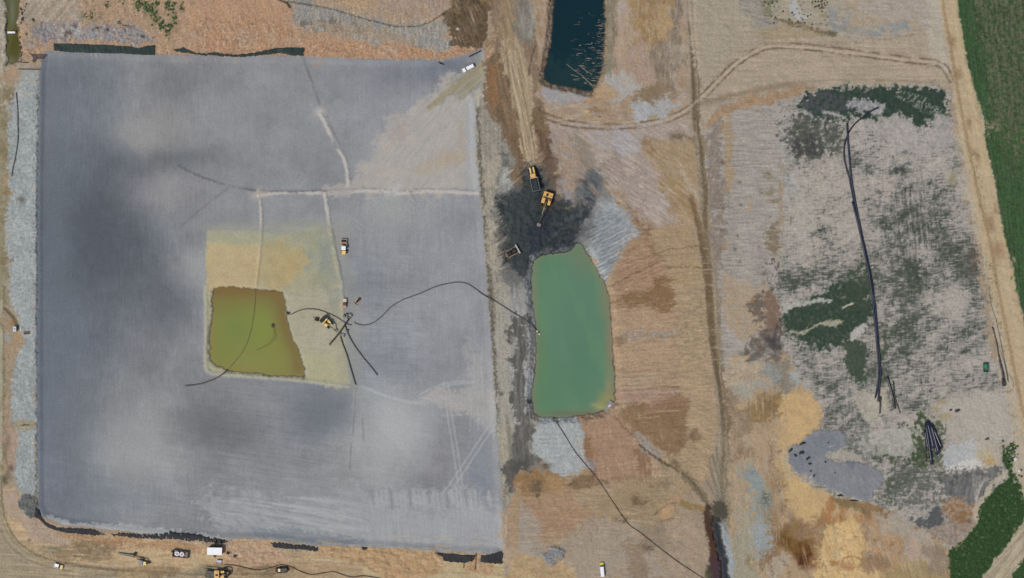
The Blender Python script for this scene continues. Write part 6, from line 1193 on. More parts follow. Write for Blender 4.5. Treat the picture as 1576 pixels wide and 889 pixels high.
# white roofed site cabin
t = thing('site_cabin', 'site cabin with flat white roof and two black pipes at its back', 'cabin', 331.5, 847, 1, 0.02)
MB().box(-3.05, 3.05, -1.45, 1.45, .25, 2.55, .03).build('wall', mat('cabin_wall', '#c8ccd0', .5), t); MB().box(-3.2, 3.2, -1.6, 1.6, 2.56, 2.72, .03).build('roof', WHT, t)
d = MB().box(-.5, .4, -1.52, -1.46, .3, 2.3, .01).build('door', GREY, t); MB().box(.22, .3, -1.56, -1.525, 1.2, 1.3, 0).build('handle', STEEL, d)
for x in (-2.0, 1.7): MB().box(x - .5, x + .5, -1.5, -1.455, 1.2, 2.0, .01).build('window', GLS, t)
for x in (-.1, 2.3): MB().tube([(x, 1.3, 1.2), (x, 2.2, .9), (x + .1, 4.2, .8)], .3).build('exhaust_pipe', BLK, t)
MB().box(-2.0, 2.8, 1.5, 2.1, .2, 1.9, .03).build('generator', BLK, t)
t = thing('pump_cart', 'small pale pump cart with dark wheels south of the site cabin', 'cart', 338, 863.5, 1, 0)
MB().box(-1.2, 1.0, -.5, .6, .4, 1.0, .1).build('body', mat('pale_grey_plastic', '#b9bac6', .5), t); MB().box(-1.4, -.2, -.7, -.2, .3, .8, .05).build('engine', DRK, t); MB().box(-.9, 1.4, .7, .85, .3, .7, .02).build('frame', DRK, t)
for x in (-.9, .9):
    MB().cyl((x, -.8, .3), .3, .2, 'Y').build('wheel', BLK, t)
for i, (u, v, lab) in enumerate([(351, 851, 'tangle of dark steel brackets right of the site cabin'), (361.5, 855.5, 'larger dark tripod frame standing east of the site cabin'), (331, 855, 'dark pallet just below the white cabin roof')]):
    t = thing('steel_frame', lab, 'frame', u, v, 1, .3)
    rs2 = random.Random(i)
    MB().box(-.5, .5, -.4, .4, .05, .45, .05).build('base', BLK, t)
    for j in range(4):
        a = j * 1.57 + rs2.random(); MB().beam((math.cos(a) * .9, math.sin(a) * .9, .1), (math.cos(a + .8) * .4, math.sin(a + .8) * .5, .9), .12, .12).build('leg', DRK, t)
t = thing('pallet', 'empty pale pallet with dark corners next to the tripod frame', 'pallet', 359, 863, 1, .05)
for x in (-.8, 0, .8): MB().box(x - .12, x + .12, -.8, .8, .0, .12, 0).build('skid', DRK, t)
for y in (-.7, -.35, 0, .35, .7): MB().box(-.95, .95, y - .12, y + .12, .121, .16, 0).build('board', TAN, t)

def pickup(name, label, u, v, du, dv, body, front, Ln=5.3, canopy=False, cat='pickup'):
    t = thing(name, label, cat, u, v, du, dv); h = Ln / 2
    MB().box(-h, h, -.88, .88, .45, .85, .08).build('body', body, t)
    MB().box(h - 1.5, h, -.86, .86, .852, 1.12, .1).build('bonnet', front, t)
    c = MB().box(-h + 2.0 if not canopy else -h + .1, h - 1.15, -.8, .8, .86, 1.72, .05, taper=.3).build('cab', GLS, t)
    MB().box((-h + 2.1) if not canopy else -h + .25, h - 1.75, -.7, .7, 1.722, 1.8, .05).build('roof', body, c)
    if not canopy:
        for a in [(-h, -h + 1.95, .76, .88), (-h, -h + 1.95, -.88, -.76), (-h, -h + .1, -.76, .76)]: MB().box(*a, .85, 1.3, .02).build('bed_side', body, t)
    for s_ in (1, -1):
        MB().box(h - .02, h + .05, s_ * .6 - .15, s_ * .6 + .15, .7, .85, .01).build('headlight', WHT, t); MB().box(-h - .05, -h + .02, s_ * .7 - .1, s_ * .7 + .1, .7, .95, .01).build('tail_light', mat('red_plastic', '#8a1a14', .4), t)
        MB().box(h - 1.7, h - 1.5, s_ * .98 - .1, s_ * .98 + .1, 1.1, 1.3, .02).build('mirror', BLK, t)
        for x in (-h + .95, h - .95): wheel(t, x, s_ * .82, .4, .26)
    return t
pickup('pickup', 'all white pickup with dark windscreen parked on the basin ramp', 721, 104.7, -17, 8.5, WHT, WHT, 5.4, True)
pickup('pickup', 'short pickup with white tail and yellow bonnet driving the perimeter track', 90.5, 871, 14, 4, WHT, YEL2, 3.9)
pickup('van', 'white van with lime yellow bonnet parked on the southern bare ground', 926.5, 876, -2, -22, WHT, mat('lime_yellow_paint', '#d6cc48', .45), 6.2, True, 'van')

# ------------------------------------------------------------------ pipes and hoses laid on the ground
def pipe(name, label, pts, r, m=None, cat='pipe', group=None, up=None, flange=False, z=None, n=5):
    pts = cr(pts, n) if len(pts) > 2 else [tuple(np.array(pts[0]) + (np.array(pts[1]) - np.array(pts[0])) * t_) for t_ in np.linspace(0, 1, 8)]
    q = [W(p[0], p[1], z, r * .8 if up is None else up) for p in pts]
    zs = [p.z for p in q]
    for i in range(len(q)): q[i].z = max(zs[max(0, i - 1):i + 2]) if z is None else zs[i]
    o = MB().tube(q, r, 10).build(name, m or PIPE, None, True); tag(o, label, cat, group)
    if flange:
        for k_ in (0, -1):
            d = (q[1] - q[0]) if k_ == 0 else (q[-1] - q[-2]); d.normalize()
            MB().tube([q[k_] - d * .15, q[k_] + d * .15], r * 1.5, 12).build('flange', STEEL, o)
    return o
pipe('hose', 'long thin black hose snaking from the crossed pipes east to the green pond', [(545, 496), (552, 499), (562, 500), (575, 496), (588, 486), (602, 472), (620, 461), (645, 452), (670, 441), (690, 436), (705, 434), (718, 436), (730, 443), (745, 454), (765, 465), (785, 478), (805, 490), (818, 500), (827, 510)], .22, PIPEG, 'hose', flange=True)
pipe('hose', 'arched grey hose from the yellow pool edge to the crossed pipes', [(448, 484), (455, 480), (466, 476), (480, 475), (492, 477), (506, 482), (520, 489), (534, 498), (541, 500)], .22, PIPEG, 'hose')
pipe('pipe', 'thick black pipe lying diagonally across the junction by the excavator', [(507, 530), (522, 512), (538, 489)], .32, PIPE, up=.6, flange=True)
pipe('pipe', 'black pipe curving southeast and ending alone on grey silt', [(531, 497), (533, 506), (538, 518), (546, 532), (560, 551), (571, 564), (581, 577)], .26, PIPE)
pipe('pipe', 'straighter black pipe running south to a valve at the apron corner', [(524, 517), (528, 530), (534, 546), (541, 570), (547.5, 592)], .28, PIPE, flange=True)
pipe('hose', 'thin brown hose running south over the apron and under the yellow pool to dry silt', [(394, 420), (393.5, 440), (392, 470), (388, 500), (381, 525), (372, 543), (360, 558), (352, 567)], .16, mat('brown_hose', '#66603c', .7), 'hose', z=-4.52)
pipe('hose', 'black hose end curving west from the pool corner onto grey silt', [(350, 569), (342, 576), (330, 583), (314, 589), (300, 592), (285, 593.5)], .3, PIPEG, 'hose')
pipe('hose', 'long dark hose from the green pond running southeast across brown terraces', [(851, 642), (860, 655), (872, 674), (886, 696), (904, 718), (916, 732), (930, 752), (945, 775), (966, 805), (985, 819), (1010, 839), (1040, 862), (1070, 882), (1086, 892), (1120, 915)], .17, mat('dark_hose', '#40362f', .7), 'hose')
pipe('hose', 'dark hose lying on the pale stone strip at the west edge', [(25, 142), (27, 165), (27.5, 190), (27.5, 215), (24, 240), (20, 258), (18, 271)], .22, PIPEG, 'hose')
pipe('hose', 'wavy dark hose along the southern orange bank', [(345, 868), (362, 870), (380, 874), (398, 877), (418, 873), (432, 869), (448, 872), (462, 879), (480, 884), (500, 881), (515, 880), (530, 885), (543, 888), (560, 886), (585, 890)], .2, mat('dark_hose', '#3a302c', .7), 'hose')
pipe('pipe', 'short grey pipe lying beside the ramp above the white pickup', [(722, 87), (740, 78)], .3, PIPE)
pipe('pipe', 'longer thin black pipe crossing the stone strip near the northwest corner', [(28, 106), (62, 106.5)], .2, PIPE)
pipe('pipe', 'shorter thin black pipe just north of a longer one at the northwest corner', [(28, 95), (43, 96)], .2, PIPE)
pipe('pipe', 'thin post-like pipe lying across the torn membrane near the basin corner', [(733, 851), (731.5, 876)], .16, mat('brown_steel', '#3b2a22', .7)); pipe('pipe', 'short dark peg pipe lying west of a longer one on cream soil', [(714, 868), (713.5, 874)], .18, mat('brown_steel', '#3b2a22', .7))
# east site pipes
pipe('pipe', 'long blue-black pipe looping west at its north end on the grey site', [(1352, 165), (1340, 171), (1328, 180), (1316, 190), (1306, 204), (1300, 222), (1299, 240), (1302, 256), (1307, 274), (1311, 295), (1316, 320), (1321, 345), (1328, 372), (1335, 408), (1341, 440), (1345, 475), (1348, 510), (1351, 545), (1352.5, 575), (1350, 600), (1347, 612)], .34, PIPEB)
pipe('pipe', 'long straight blue-black pipe down the middle of the grey site', [(1303.5, 188), (1305, 215), (1307.5, 245), (1311, 280), (1317, 315), (1323, 345), (1330, 378), (1337.5, 412), (1343, 445), (1347.5, 480), (1350.5, 515), (1353.5, 548), (1355, 575), (1353, 600), (1351.5, 618)], .42, PIPEB, flange=True)
pipe('pipe', 'middle pipe of the bundle, starting where the two long pipes meet', [(1312, 310), (1320, 342), (1331, 390), (1339.5, 432), (1344, 470), (1348, 508), (1350.5, 540), (1352.5, 565)], .45, PIPEB, up=.75)
pipe('pipe', 'short end pipe lying south of the long bundle on tan grass', [(1355.5, 610), (1354, 636)], .34, PIPE)
pipe('pipe', 'thicker of two pipes fanning southeast below the bundle', [(1365.5, 580), (1370, 596), (1375, 614), (1376.8, 629)], .5, PIPE); pipe('pipe', 'thin bent pipe fanning southeast, its tail furthest east', [(1375, 587), (1376, 603), (1379, 618), (1385.5, 635)], .26, PIPE)
pipe('pipe', 'thin pipe splayed west at the foot of the long bundle', [(1351, 585), (1349, 598), (1346.5, 613)], .24, PIPE)
for i, (a, b, r) in enumerate([((1423.5, 662), (1428, 690), .55), ((1425, 650), (1434, 714), .62), ((1427.5, 649), (1437, 690), .6), ((1430, 650), (1442, 700), .62), ((1432.5, 652), (1445, 698), .6), ((1434.5, 654), (1449.5, 690), .6), ((1424, 665), (1424.5, 710), .3)]):
    pipe('stacked_pipe', ['stub pipe at the west side of the fanned blue-black stack', 'longest pipe of the fanned stack, reaching furthest south', 'pipe right of the longest one in the fanned stack', 'middle pipe of the fanned stack beside a green patch', 'second pipe from the east side of the fanned stack', 'easternmost pipe of the fanned stack, ending short', 'thin faint pipe half sunk in weeds west of the stack'][i], [a, b], r, PIPEB if i < 6 else PIPE, group='blue-black pipes fanned out in a stack', up=r + (.5 if i in (2, 4) else 0))
for i, (pts, r) in enumerate([([(1527.5, 503), (1534, 528), (1538, 553), (1545, 588), (1547, 594)], .26), ([(1537, 545), (1541, 565), (1546.5, 593)], .34), ([(1533, 492), (1538, 515), (1544, 545), (1550, 572), (1552, 588)], .13), ([(1538, 548), (1544, 570), (1549, 592)], .16), ([(1540, 540), (1546, 560), (1551, 586)], .12), ([(1543, 582), (1544, 594)], .5), ([(1552, 575), (1557, 582), (1560, 591), (1557, 600), (1550, 603), (1541, 603)], .08), ([(1522, 440), (1526, 470), (1533, 492)], .09)]):
    pipe('thin_pipe', ['longest dark pipe of the bunch along the eastern verge', 'short thick dark pipe inside the eastern bunch', 'thin grey line pipe closest to the dirt road verge', 'thin dark pipe in the middle of the eastern bunch', 'faint thin pipe between two darker ones by the verge', 'stubby black pipe end at the foot of the eastern bunch', 'very thin hose looping round the foot of the eastern bunch', 'very thin hose leading north from the eastern bunch'][i], pts, r, PIPE if i in (0, 1, 3, 5) else PIPEG, group='pipes bunched along the eastern verge')
# pump float in the yellow pool and other small kit
t = thing('pump_float', 'small dark pump float near the east side of the yellow pool', 'pump', 420, 501, 0, 1, z=-4.6)
MB().box(-.9, .9, -.6, .6, -.1, .4, .1).build('float', mat('dark_float', '#4a3a26', .7), t); MB().cyl((0, 0, .6), .4, .5).build('motor', DRK, t); pipe('hose', 'short dark hose trailing south from the pump float', [(421, 503), (422, 510), (421.5, 517), (417, 524)], .13, mat('brown_hose', '#66603c', .7), 'hose', z=-4.56)
t = thing('shore_pump', 'grey pump on the shore where the arched hose starts', 'pump', 443, 482, 1, .2); MB().box(-1.0, 1.0, -.7, .7, 0, .5, .05).build('base', GREY, t); MB().cyl((0, 0, .8), .45, 1.2, 'X').build('motor', DRK, t)
t = thing('rock_bucket', 'loose dark bucket left of the pipe excavator on the apron', 'bucket', 487.5, 491, 1, .4); MB().prism([(-.8, .1), (.6, 0), (.9, .5), (.5, .95), (-.6, 1.0)], -.7, .7).build('shell', BLK, t); MB().beam((-.8, 0, .9), (-1.8, .3, .2), .15, .15).build('arm', DRK, t)
for i, (u, v, lab) in enumerate([(530.5, 485.5, 'small dark valve box beside the drain line'), (534, 483.5, 'tiny dark valve box closest to the top of the thick diagonal pipe'), (534.5, 508.5, 'dark coupling block beside the curving black pipe')]):
    t = thing('valve_box', lab, 'valve', u, v, 1, .3); MB().box(-.5, .5, -.45, .45, 0, .7, .05).build('housing', BLK, t); MB().cyl((0, 0, .82), .22, .2).build('handwheel', STEEL, t)
t = thing('welding_machine', 'grey green welding machine with round clamp at the diagonal pipe end', 'welding machine', 537.8, 486, 1, -1); MB().box(-1.1, 1.1, -.9, .9, .1, .5, .05).build('frame', GREY, t)
MB().tube([(math.cos(a) * .9 + .2, math.sin(a) * .9, 1.0) for a in np.linspace(0, 6.28, 14)], .12).build('clamp', mat('grey_green_steel', '#5a6360', .6), t); MB().box(-1.3, -.5, -.5, .4, .5, 1.0, .05).build('control_box', DRK, t)
t = thing('pipe_roller', 'grey pipe roller stand between the two southern pipes', 'stand', 527, 515, 1, .3); MB().box(-1.2, 1.2, -.7, .7, .1, .4, .05).build('frame', GREY, t)
for x in (-.8, .8): MB().cyl((x, 0, .6), .22, 1.1, 'Y').build('roller', mat('grey_green_steel', '#5a6360', .6), t)
t = thing('pond_raft', 'triangular grey raft wedged in the southeast corner of the green pond', 'raft', 937, 625, 1, -.5, z=-2.15)
bm_ = MB(); vs_ = [bm_.bm.verts.new(c_) for c_ in [(-3.2, -1.2, 0), (3.0, -1.0, 0), (1.6, 2.2, 0), (-3.2, -1.2, .5), (3.0, -1.0, .5), (1.6, 2.2, .5)]]
for f_ in [(0, 1, 2), (3, 4, 5), (0, 1, 4, 3), (1, 2, 5, 4), (2, 0, 3, 5)]: bm_.bm.faces.new([vs_[i_] for i_ in f_])
bm_.build('deck', GREY, t); MB().box(-.3, 1.2, -.4, .6, .5, .9, .05).build('pump', mat('pale_grey_plastic', '#b9bac6', .5), t)
t = thing('float_end', 'pale hose inlet float at the west shore of the green pond', 'float', 828.5, 511.5, 4, 5, z=-2.15); MB().cyl((0, 0, .1), .35, 2.2, 'X').build('float', mat('pale_float', '#c9c7bd', .5), t); MB().box(-.3, .3, -.4, .4, .2, .5, .05).build('clamp', DRK, t)
t = thing('footbridge', 'short white footbridge across the green brown canal', 'bridge', 17.8, 50, 1, 0, z=0.0); MB().box(-1.65, 1.65, -.38, .38, .35, .5, .02).build('deck', WHT, t)
for y in (-.38, .38): MB().box(-1.65, 1.65, y - .03, y + .03, .9, .96, 0).build('handrail', WHT, t); 
for x in (-1.5, 0, 1.5):
    for y in (-.38, .38): MB().box(x - .03, x + .03, y - .02, y + .02, .5, .9, 0).build('post', WHT, t)
t = thing('water_tank', 'small white tank with blue side on the west spur track', 'tank', 23.5, 506, 0, 1); MB().box(-1.1, 1.1, -.65, .65, .2, 1.4, .1).build('body', mat('pale_blue_plastic', '#c6d3da', .5), t); MB().box(-1.0, 1.0, -.9, -.66, .2, 1.2, .03).build('side_panel', mat('teal_panel', '#5f8296', .5), t); MB().cyl((0, 0, 1.46), .3, .12).build('lid', GREY, t)
t = thing('culvert', 'dark culvert mouth beside the white tank on the stone strip', 'culvert', 41, 512.5, 1, 0); MB().box(-1.3, 1.3, .35, .6, 0, .8, .03).build('headwall', mat('culvert_concrete', '#9a8f78', .9), t); MB().cyl((0, -.05, .35), .35, 2.4, 'X').build('pipe', mat('dark_rust', '#3b2016', .8), t)
t = thing('pole', 'short white reflective pole east of the small white tank', 'pole', 32.5, 505.5, 0, 1); MB().cyl((0, 0, .7), .14, 1.4).build('shaft', WHT, t); MB().box(-.8, .8, -.15, .15, .0, .25, .02).build('base', WHT, t)
t = thing('skip', 'green skip with a dark hollow on the grey site by the verge', 'skip', 1516.5, 566, 0, 1); t.scale = (1.05,) * 3
MB().box(-2.2, 1.7, -1.0, 1.0, 0, .15, .02).build('floor', mat('dark_green_steel2', '#1c4a3c', .6), t)
for a in [(-1.9, 1.6, .92, 1.05), (-1.9, 1.6, -1.05, -.92), (1.55, 1.7, -.92, .92), (-2.0, -1.88, -.92, .92)]: MB().box(*a, .15, 1.3, .02).build('side_wall', GREEN, t)
MB().box(-1.6, .2, -.7, .6, .16, 1.0, .1).build('load', GREEN, t)
# dark membrane scraps on the grey silt lobe, blocks, boulders
def lump(name, label, cat, u, v, a, b, ang, m, h=.3, group=None, seed=0, rough=.35):
    rs2 = random.Random(seed * 7 + int(u)); bm = bmesh.new(); bmesh.ops.create_icosphere(bm, subdivisions=2, radius=1)
    ph = [rs2.uniform(0, 6.28) for _ in range(4)]
    for q in bm.verts:
        th = math.atan2(q.co.y, q.co.x); k_ = 1 + rough * (.6 * math.sin(2 * th + ph[0]) + .4 * math.sin(3 * th + ph[1]) + .35 * math.sin(5 * th + ph[2])) + rs2.uniform(-.08, .08)
        q.co.x *= a * SC * k_; q.co.y *= b * SC * k_; q.co.z = max(q.co.z, -.3) * h * (1 + rs2.uniform(-.2, .2))
    me = bpy.data.meshes.new(name); bm.to_mesh(me); bm.free(); me.materials.append(m); o = link(name, me)
    o.location = W(u, v, None, h * .2); o.rotation_euler = (0, 0, -math.radians(ang)); return tag(o, label, cat, group)
scr = [(1235.5, 682, 5.5, 1.7, -12, 'long flat black scrap at the north edge of the grey silt lobe'), (1217, 692.5, 4, 2, -35, 'black scrap at the northwest tip of the grey silt lobe'), (1234, 696, 4.5, 3.2, -50, 'largest black scrap, a cross shape on grey silt'), (1224.5, 700.5, 2.2, 2.8, -20, 'black scrap just left of the largest one'), (1243.5, 705, 3.4, 2.4, -50, 'black bow-tie scrap below the largest one'), (1246.5, 713.5, 2.2, 2, 0, 'round black scrap in the middle of the trail of scraps'), (1248, 724.8, 1.4, 1.4, 0, 'smallest black dot scrap near the south of the trail'), (1253, 731.5, 3.6, 1.1, -55, 'thin dark grey scrap at the south end of the trail'), (1270.5, 710.8, 1.6, 1.5, 0, 'dark green lump at the tip of the tan tongue'), (1294, 762, 4.8, 2.2, 15, 'dark bush-like scrap on the southern edge of the lobe'), (1314, 770, 8, 1.3, 10, 'dark strip of scrap along the southern edge of the lobe'), (1285, 727, 1.2, 1, 0, 'faint dark pebble east on the grey silt lobe'), (1275, 681, 1.2, 1.2, 0, 'faint dark pebble in the north of the grey silt lobe')]
for i, (u, v, a, b, ang, lab) in enumerate(scr): lump('membrane_scrap', lab, 'scrap', u, v, a, b, ang, MEMB, .25, 'black scraps scattered on grey silt', i, .45)
for i, (u, v, a, b, ang, lab) in enumerate([(1463.5, 630.5, 3, 1.4, -30, 'smaller of two black tarpaulin scraps near tan patches'), (1473.5, 631.5, 4, 3, 10, 'larger of two black tarpaulin scraps near tan patches'), (1519.5, 675, 4.4, 1.5, -10, 'single dark brown log shape north of the white rubble'), (1431.5, 601.5, 1.8, 1.3, 0, 'lone small black scrap in the open grey grass')]):
    lump('tarpaulin_scrap', lab, 'scrap', u, v, a, b, ang, mat('blue_black_tarpaulin', '#1d2230', .6) if i != 2 else mat('dark_bark', '#38322c', .9), .3, None, i, .4)
bl = [(1563.5, 706, 3.4, 3, WHT, 'big white boulder by the dark green wedge of grass'), (1569, 724.5, 2.6, 2.6, WHT, 'second white boulder south of the biggest one'), (1556, 683, 2, 1.6, BLK, 'dark boulder at the top of the rock pile'), (1561.5, 690.5, 2.4, 2, BLK, 'dark boulder between the top one and the white ones'), (1566, 700, 1.4, 1.2, GREY, 'small grey boulder touching the biggest white one'), (1572, 733, 1.8, 1.6, BLK, 'lowest dark boulder of the rock pile')]
for i, (u, v, a, b, m_, lab) in enumerate(bl): lump('boulder', lab, 'boulder', u, v, a, b, 0, mat('white_rock', '#cfcfcc', .8) if m_ is WHT else mat('dark_rock', '#3b3a38', .9) if m_ is BLK else GREY, .7, 'boulders piled beside the eastern verge', i, .2)
lump('boulder', 'pale boulder on the brown wet ground near the ramp', 'boulder', 705, 44, 2, 1.4, 30, mat('white_rock', '#cfcfcc', .8), .5, None, 3, .2)
lump('plastic_sheet', 'crumpled dark plastic heap at the northern basin rim', 'plastic sheet', 678.5, 97, 4, 1.6, 20, MEMB, .5, None, 5, .5)

# ------------------------------------------------------------------ exposed membrane edges round the basin
def sheet(name, label, pts, m, w=2.5, f=2.0, wr=.16, group='exposed membrane strips along the basin rim', tears=0, th=.12, sag=0):
    xs = [p[0] for p in pts]; ys = [p[1] for p in pts]
    u0, u1, v0, v1 = min(xs) - 4, max(xs) + 4, min(ys) - 4, max(ys) + 4; st = .8
    uu, vv = np.meshgrid(np.arange(u0, u1, st, dtype=np.float32), np.arange(v0, v1, st, dtype=np.float32))
    a1 = aniso(uu, vv, 14, 14, 0, octs=3); a2 = aniso(uu, vv, 5, 5, 0, octs=2)
    sd = sdf_poly(uu + w * .5 * a1 + f * .35 * a2, vv + w * .35 * a2, pts)
    if tears: sd = sd + sstep(.3, 1.0, aniso(uu, vv, 6, 2.4, 80, octs=2)) * tears
    keep = sd < 0; rz = aniso(uu, vv, 9, 3, 90, octs=3) * .045
    ids = {}; bm = bmesh.new(); ny_, nx_ = uu.shape
    h0 = np.array([[h_at(float(uu[i, j]), float(vv[i, j])) for j in range(nx_)] for i in range(ny_)]); hs = h0.copy()
    for di in range(-3, 4):
        for dj in range(-3, 4): hs = np.maximum(hs, np.roll(np.roll(h0, di, 0), dj, 1))
    for _ in range(3): hs = (hs + np.roll(hs, 1, 0) + np.roll(hs, -1, 0) + np.roll(hs, 1, 1) + np.roll(hs, -1, 1)) / 5
    hs += .12
    def vert(i, j, top):
        if (i, j, top) not in ids:
            z = hs[i, j] + (float(rz[i, j]) if top else -.5)
            ids[(i, j, top)] = bm.verts.new(W(float(uu[i, j]), float(vv[i, j]), z))
        return ids[(i, j, top)]
    kp = keep[:-1, :-1]
    for i in range(ny_ - 1):
        for j in range(nx_ - 1):
            if not kp[i, j]: continue
            bm.faces.new((vert(i + 1, j, 1), vert(i + 1, j + 1, 1), vert(i, j + 1, 1), vert(i, j, 1)))
            for (di, dj, a, b) in ((-1, 0, (i, j), (i, j + 1)), (1, 0, (i + 1, j + 1), (i + 1, j)), (0, -1, (i + 1, j), (i, j)), (0, 1, (i, j + 1), (i + 1, j + 1))):
                ni, nj = i + di, j + dj
                if not (0 <= ni < ny_ - 1 and 0 <= nj < nx_ - 1 and kp[ni, nj]): bm.faces.new((vert(*a, 1), vert(*b, 1), vert(*b, 0), vert(*a, 0)))
    bmesh.ops.recalc_face_normals(bm, faces=bm.faces[:])
    me = bpy.data.meshes.new(name); bm.to_mesh(me); bm.free(); me.materials.append(m); me.polygons.foreach_set('use_smooth', [True] * len(me.polygons))
    return tag(link(name, me), label, 'membrane', group)
sheet('membrane_strip', 'broad green black membrane strip at the northwest basin rim, widest in the north', [(82, 66), (120, 67), (160, 68.5), (200, 71), (212, 73.5), (225, 70), (238, 69), (238, 84), (220, 84), (190, 82), (150, 81), (110, 80), (83, 77)], MEMG, .6, .6, .06)
sheet('membrane_strip', 'ragged thin membrane strip in the middle of the north rim', [(268, 75), (282, 73), (292, 77), (302, 81), (318, 82), (330, 79), (345, 83), (370, 83), (395, 80), (396, 85), (370, 87), (340, 86), (325, 84), (310, 85), (290, 81), (272, 79)], MEMG, 2, 1.8, .1)
sheet('membrane_strip', 'dark green flap of membrane tapering west on the north rim', [(392, 81), (410, 76), (430, 73), (448, 72), (468, 73), (467, 85), (450, 85), (430, 81), (410, 83), (392, 86)], MEMG, 1.2, 1, .1)
sheet('membrane_strip', 'black membrane curling round the southwest basin corner', [(54, 782), (58, 782), (62, 793), (72, 804), (86, 811), (100, 812), (120, 813), (145, 814), (160, 822), (140, 823), (110, 820), (95, 818), (74, 812), (62, 801), (55, 795)], MEMB, 2, 2, .1)
sheet('membrane_strip', 'long ragged black membrane strip along the south rim, west of the cabin', [(170, 822), (190, 819), (215, 822), (240, 821), (262, 819), (290, 820), (320, 826), (345, 830), (353, 834), (340, 836), (310, 832), (285, 831), (262, 829), (235, 829), (205, 827), (180, 825)], MEMB, 3, 2.5, .1, tears=3)
sheet('membrane_strip', 'short black membrane strip east of the cabin on the south rim', [(416, 835), (430, 834), (450, 837), (475, 839), (490, 842), (488, 848), (465, 845), (440, 844), (420, 842)], MEMB, 1.5, 1.5, .1, tears=1)
sheet('membrane_strip', 'torn black membrane strip near the southeast basin corner', [(668, 850), (690, 851), (710, 853), (730, 854), (728, 861), (716, 866), (700, 865), (684, 863), (680, 856)], MEMB, 1.5, 1.5, .1)
sheet('membrane_strip', 'black membrane square at the southeast basin corner', [(738, 855), (752, 853), (766, 848), (774, 849), (773, 867), (762, 868), (755, 866), (740, 865)], MEMB, 1.2, 1.5, .1, tears=1)
sheet('membrane_strip', 'tiny black membrane flap showing through orange bank', [(556, 841), (566, 842), (562, 846), (557, 845)], MEMB, .6, .6, .05)
sheet('membrane_strip', 'brown black membrane scrap hanging at the northwest corner', [(44, 81), (54, 83), (62, 82), (71, 83), (67, 90), (58, 90), (52, 96), (49, 94), (50, 87)], mat('brown_membrane', '#3d3438', .7), 1, 1, .1)

# clay streaks stranded on the dark pond
t = tag(bpy.data.objects.new('clay_streaks', None), 'pale clay streaks stranded along the east side of the dark pond', 'clay'); scene.collection.objects.link(t)
bpy.data.objects.remove(t)
M_CLAY = mat('pale_clay', '#8d8474', .9, 0, .3)
bmc = MB()
rs3 = random.Random(5)
for (u, v, ln, wd) in DEB:
    n_ = 5; up_ = []
    for q in range(n_ + 1):
        up_.append((u + (q / n_ - .5) * ln, v + rs3.uniform(-.5, .5) + (q / n_ - .5) * rs3.uniform(-1, 1)))
    rad = [max(.02, wd * SC * .5 * math.sin(math.pi * (q + .3) / (n_ + .6)) * rs3.uniform(.6, 1.3)) for q in range(n_ + 1)]
    bmc.tube([W(p[0], p[1], -2.6 + .0) for p in up_], rad, 6)
for pts in [[(872, 98), (884, 108), (896, 116), (906, 126), (914, 136)], [(894, 102), (904, 110), (912, 114)], [(896, 118), (905, 125), (913, 132)], [(878, 114), (890, 118)], [(882, 122), (892, 121)]]:
    q = cr(pts, 4); bmc.tube([W(p[0], p[1], -2.6) for p in q], [.08 + .07 * rs3.random() for _ in q], 6)
tag(bmc.build('clay_streaks', M_CLAY), 'pale clay streaks stranded along the east side of the dark pond', 'clay', kind='stuff')

# ------------------------------------------------------------------ weeds: one tuft mesh per plant
def tuft(name, label, u, v, r, seed, group, m=LEAF, cat='weed', h=.8):
    rs2 = random.Random(seed); bm = bmesh.new(); n_ = int(26 + r * r * 18)
    for _ in range(n_):
        a = rs2.uniform(0, 6.28); d = r * SC * math.sqrt(rs2.random()); x, y = d * math.cos(a), d * math.sin(a); z = rs2.uniform(.05, h) * (1.1 - d / (r * SC + .01) * .7); s_ = rs2.uniform(.12, .26)
        t1 = rs2.uniform(0, 6.28); tl = rs2.uniform(-.6, .6)
        p = Vector((x, y, z)); e = Vector((math.cos(t1), math.sin(t1), tl)).normalized() * s_; g = Vector((-math.sin(t1), math.cos(t1), rs2.uniform(-.5, .5))).normalized() * s_ * .6
        bm.faces.new([bm.verts.new(p - e), bm.verts.new(p - g), bm.verts.new(p + e), bm.verts.new(p + g)])
    me = bpy.data.meshes.new(name); bm.to_mesh(me); bm.free(); me.materials.append(m)
    o = link(name, me); o.location = W(u, v); return tag(o, label, cat, group)
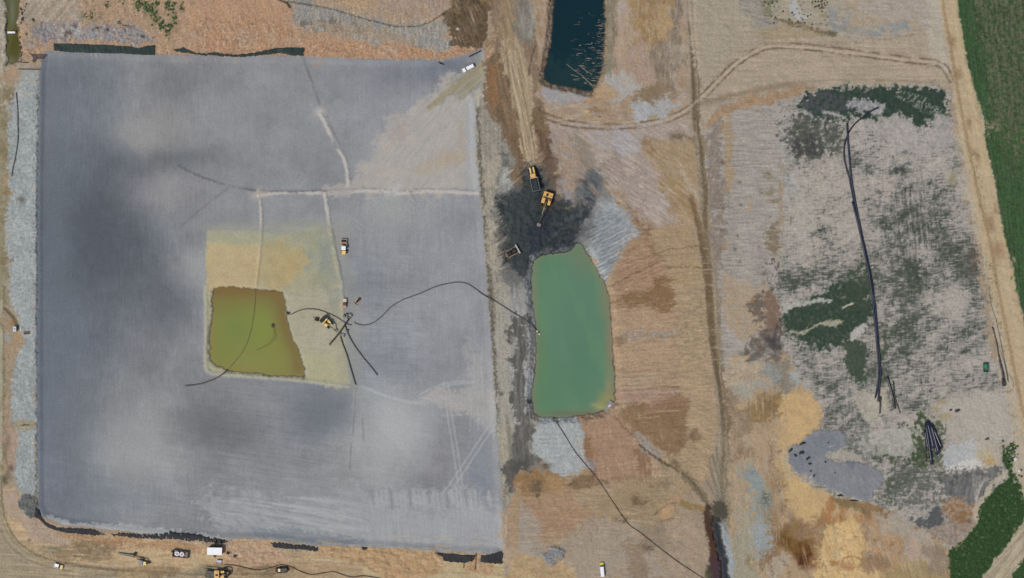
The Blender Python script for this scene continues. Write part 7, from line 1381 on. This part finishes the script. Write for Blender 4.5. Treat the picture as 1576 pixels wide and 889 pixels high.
def tufts(spots, group, label, n, seed, m=LEAF, rr_=(.8, 2.0), h=.8):
    """weeds too alike to tell apart share one label and group"""
    rs2 = random.Random(seed)
    protos = [tuft('weed', label, *spots[0][:2], rs2.uniform(*rr_), seed + i, group, m, 'weed', h) for i in range(4)]
    for i in range(n):
        u, v, a, b = spots[rs2.randrange(len(spots))]
        x, y = rs2.gauss(0, .5) * a, rs2.gauss(0, .5) * b
        if i < 4: o = protos[i]
        else: o = protos[i % 4].copy(); scene.collection.objects.link(o)
        o.location = W(u + x, v + y); o.rotation_euler = (0, 0, rs2.uniform(0, 6.28))
tufts([(214, 8, 5, 10), (226, 9, 9, 14), (226, 12, 6, 10), (236, 26, 6, 14), (248, 36, 4, 10), (259, 44, 5, 14), (268, 24, 4, 18), (240, 8, 4, 12), (258, 6, 4, 10)], 'weeds on the orange slope north of the basin', 'low green weed on the orange earth slope north of the basin', 120, 3, rr_=(.8, 1.7))
tufts([(165, 7, 5, 4), (188, 4, 5, 3), (140, 24, 14, 10), (182, 32, 5, 4), (278, 14, 4, 10), (40, 12, 4, 8), (52, 30, 4, 3)], 'scattered weeds in the northwest', 'small dark weed alone on bare tan earth in the northwest', 30, 9, mat('dark_weed_leaves', '#3a4634', .85), (.6, 1.2), .5)
tufts([(1200, 20, 20, 16), (1230, 30, 20, 12), (1262, 6, 10, 12), (1268, 2, 8, 8), (1182, 4, 10, 6)], 'weeds on the pale northern field', 'small dark weed on the pale rubble in the north field', 46, 13, mat('dark_weed_leaves', '#3a4634', .85), (.5, 1.3), .5)
tufts([(1561, 688, 6, 8), (1546, 690, 6, 12), (1550, 706, 6, 10), (1570, 740, 4, 16), (1506, 790, 6, 6), (1480, 838, 10, 4)], 'weeds round the eastern rubble', 'dark green weed round the rubble at the eastern verge', 40, 17, LEAF, (.8, 1.6))
tufts([(33, 12, 2, 10), (34, 30, 1.5, 6), (8, 40, 1.5, 12), (31, 66, 2, 12), (33, 84, 2, 10)], 'weeds on the canal banks', 'dark weed on the bank of the narrow canal', 34, 21, mat('dark_weed_leaves', '#3a4634', .85), (.6, 1.3), .6)
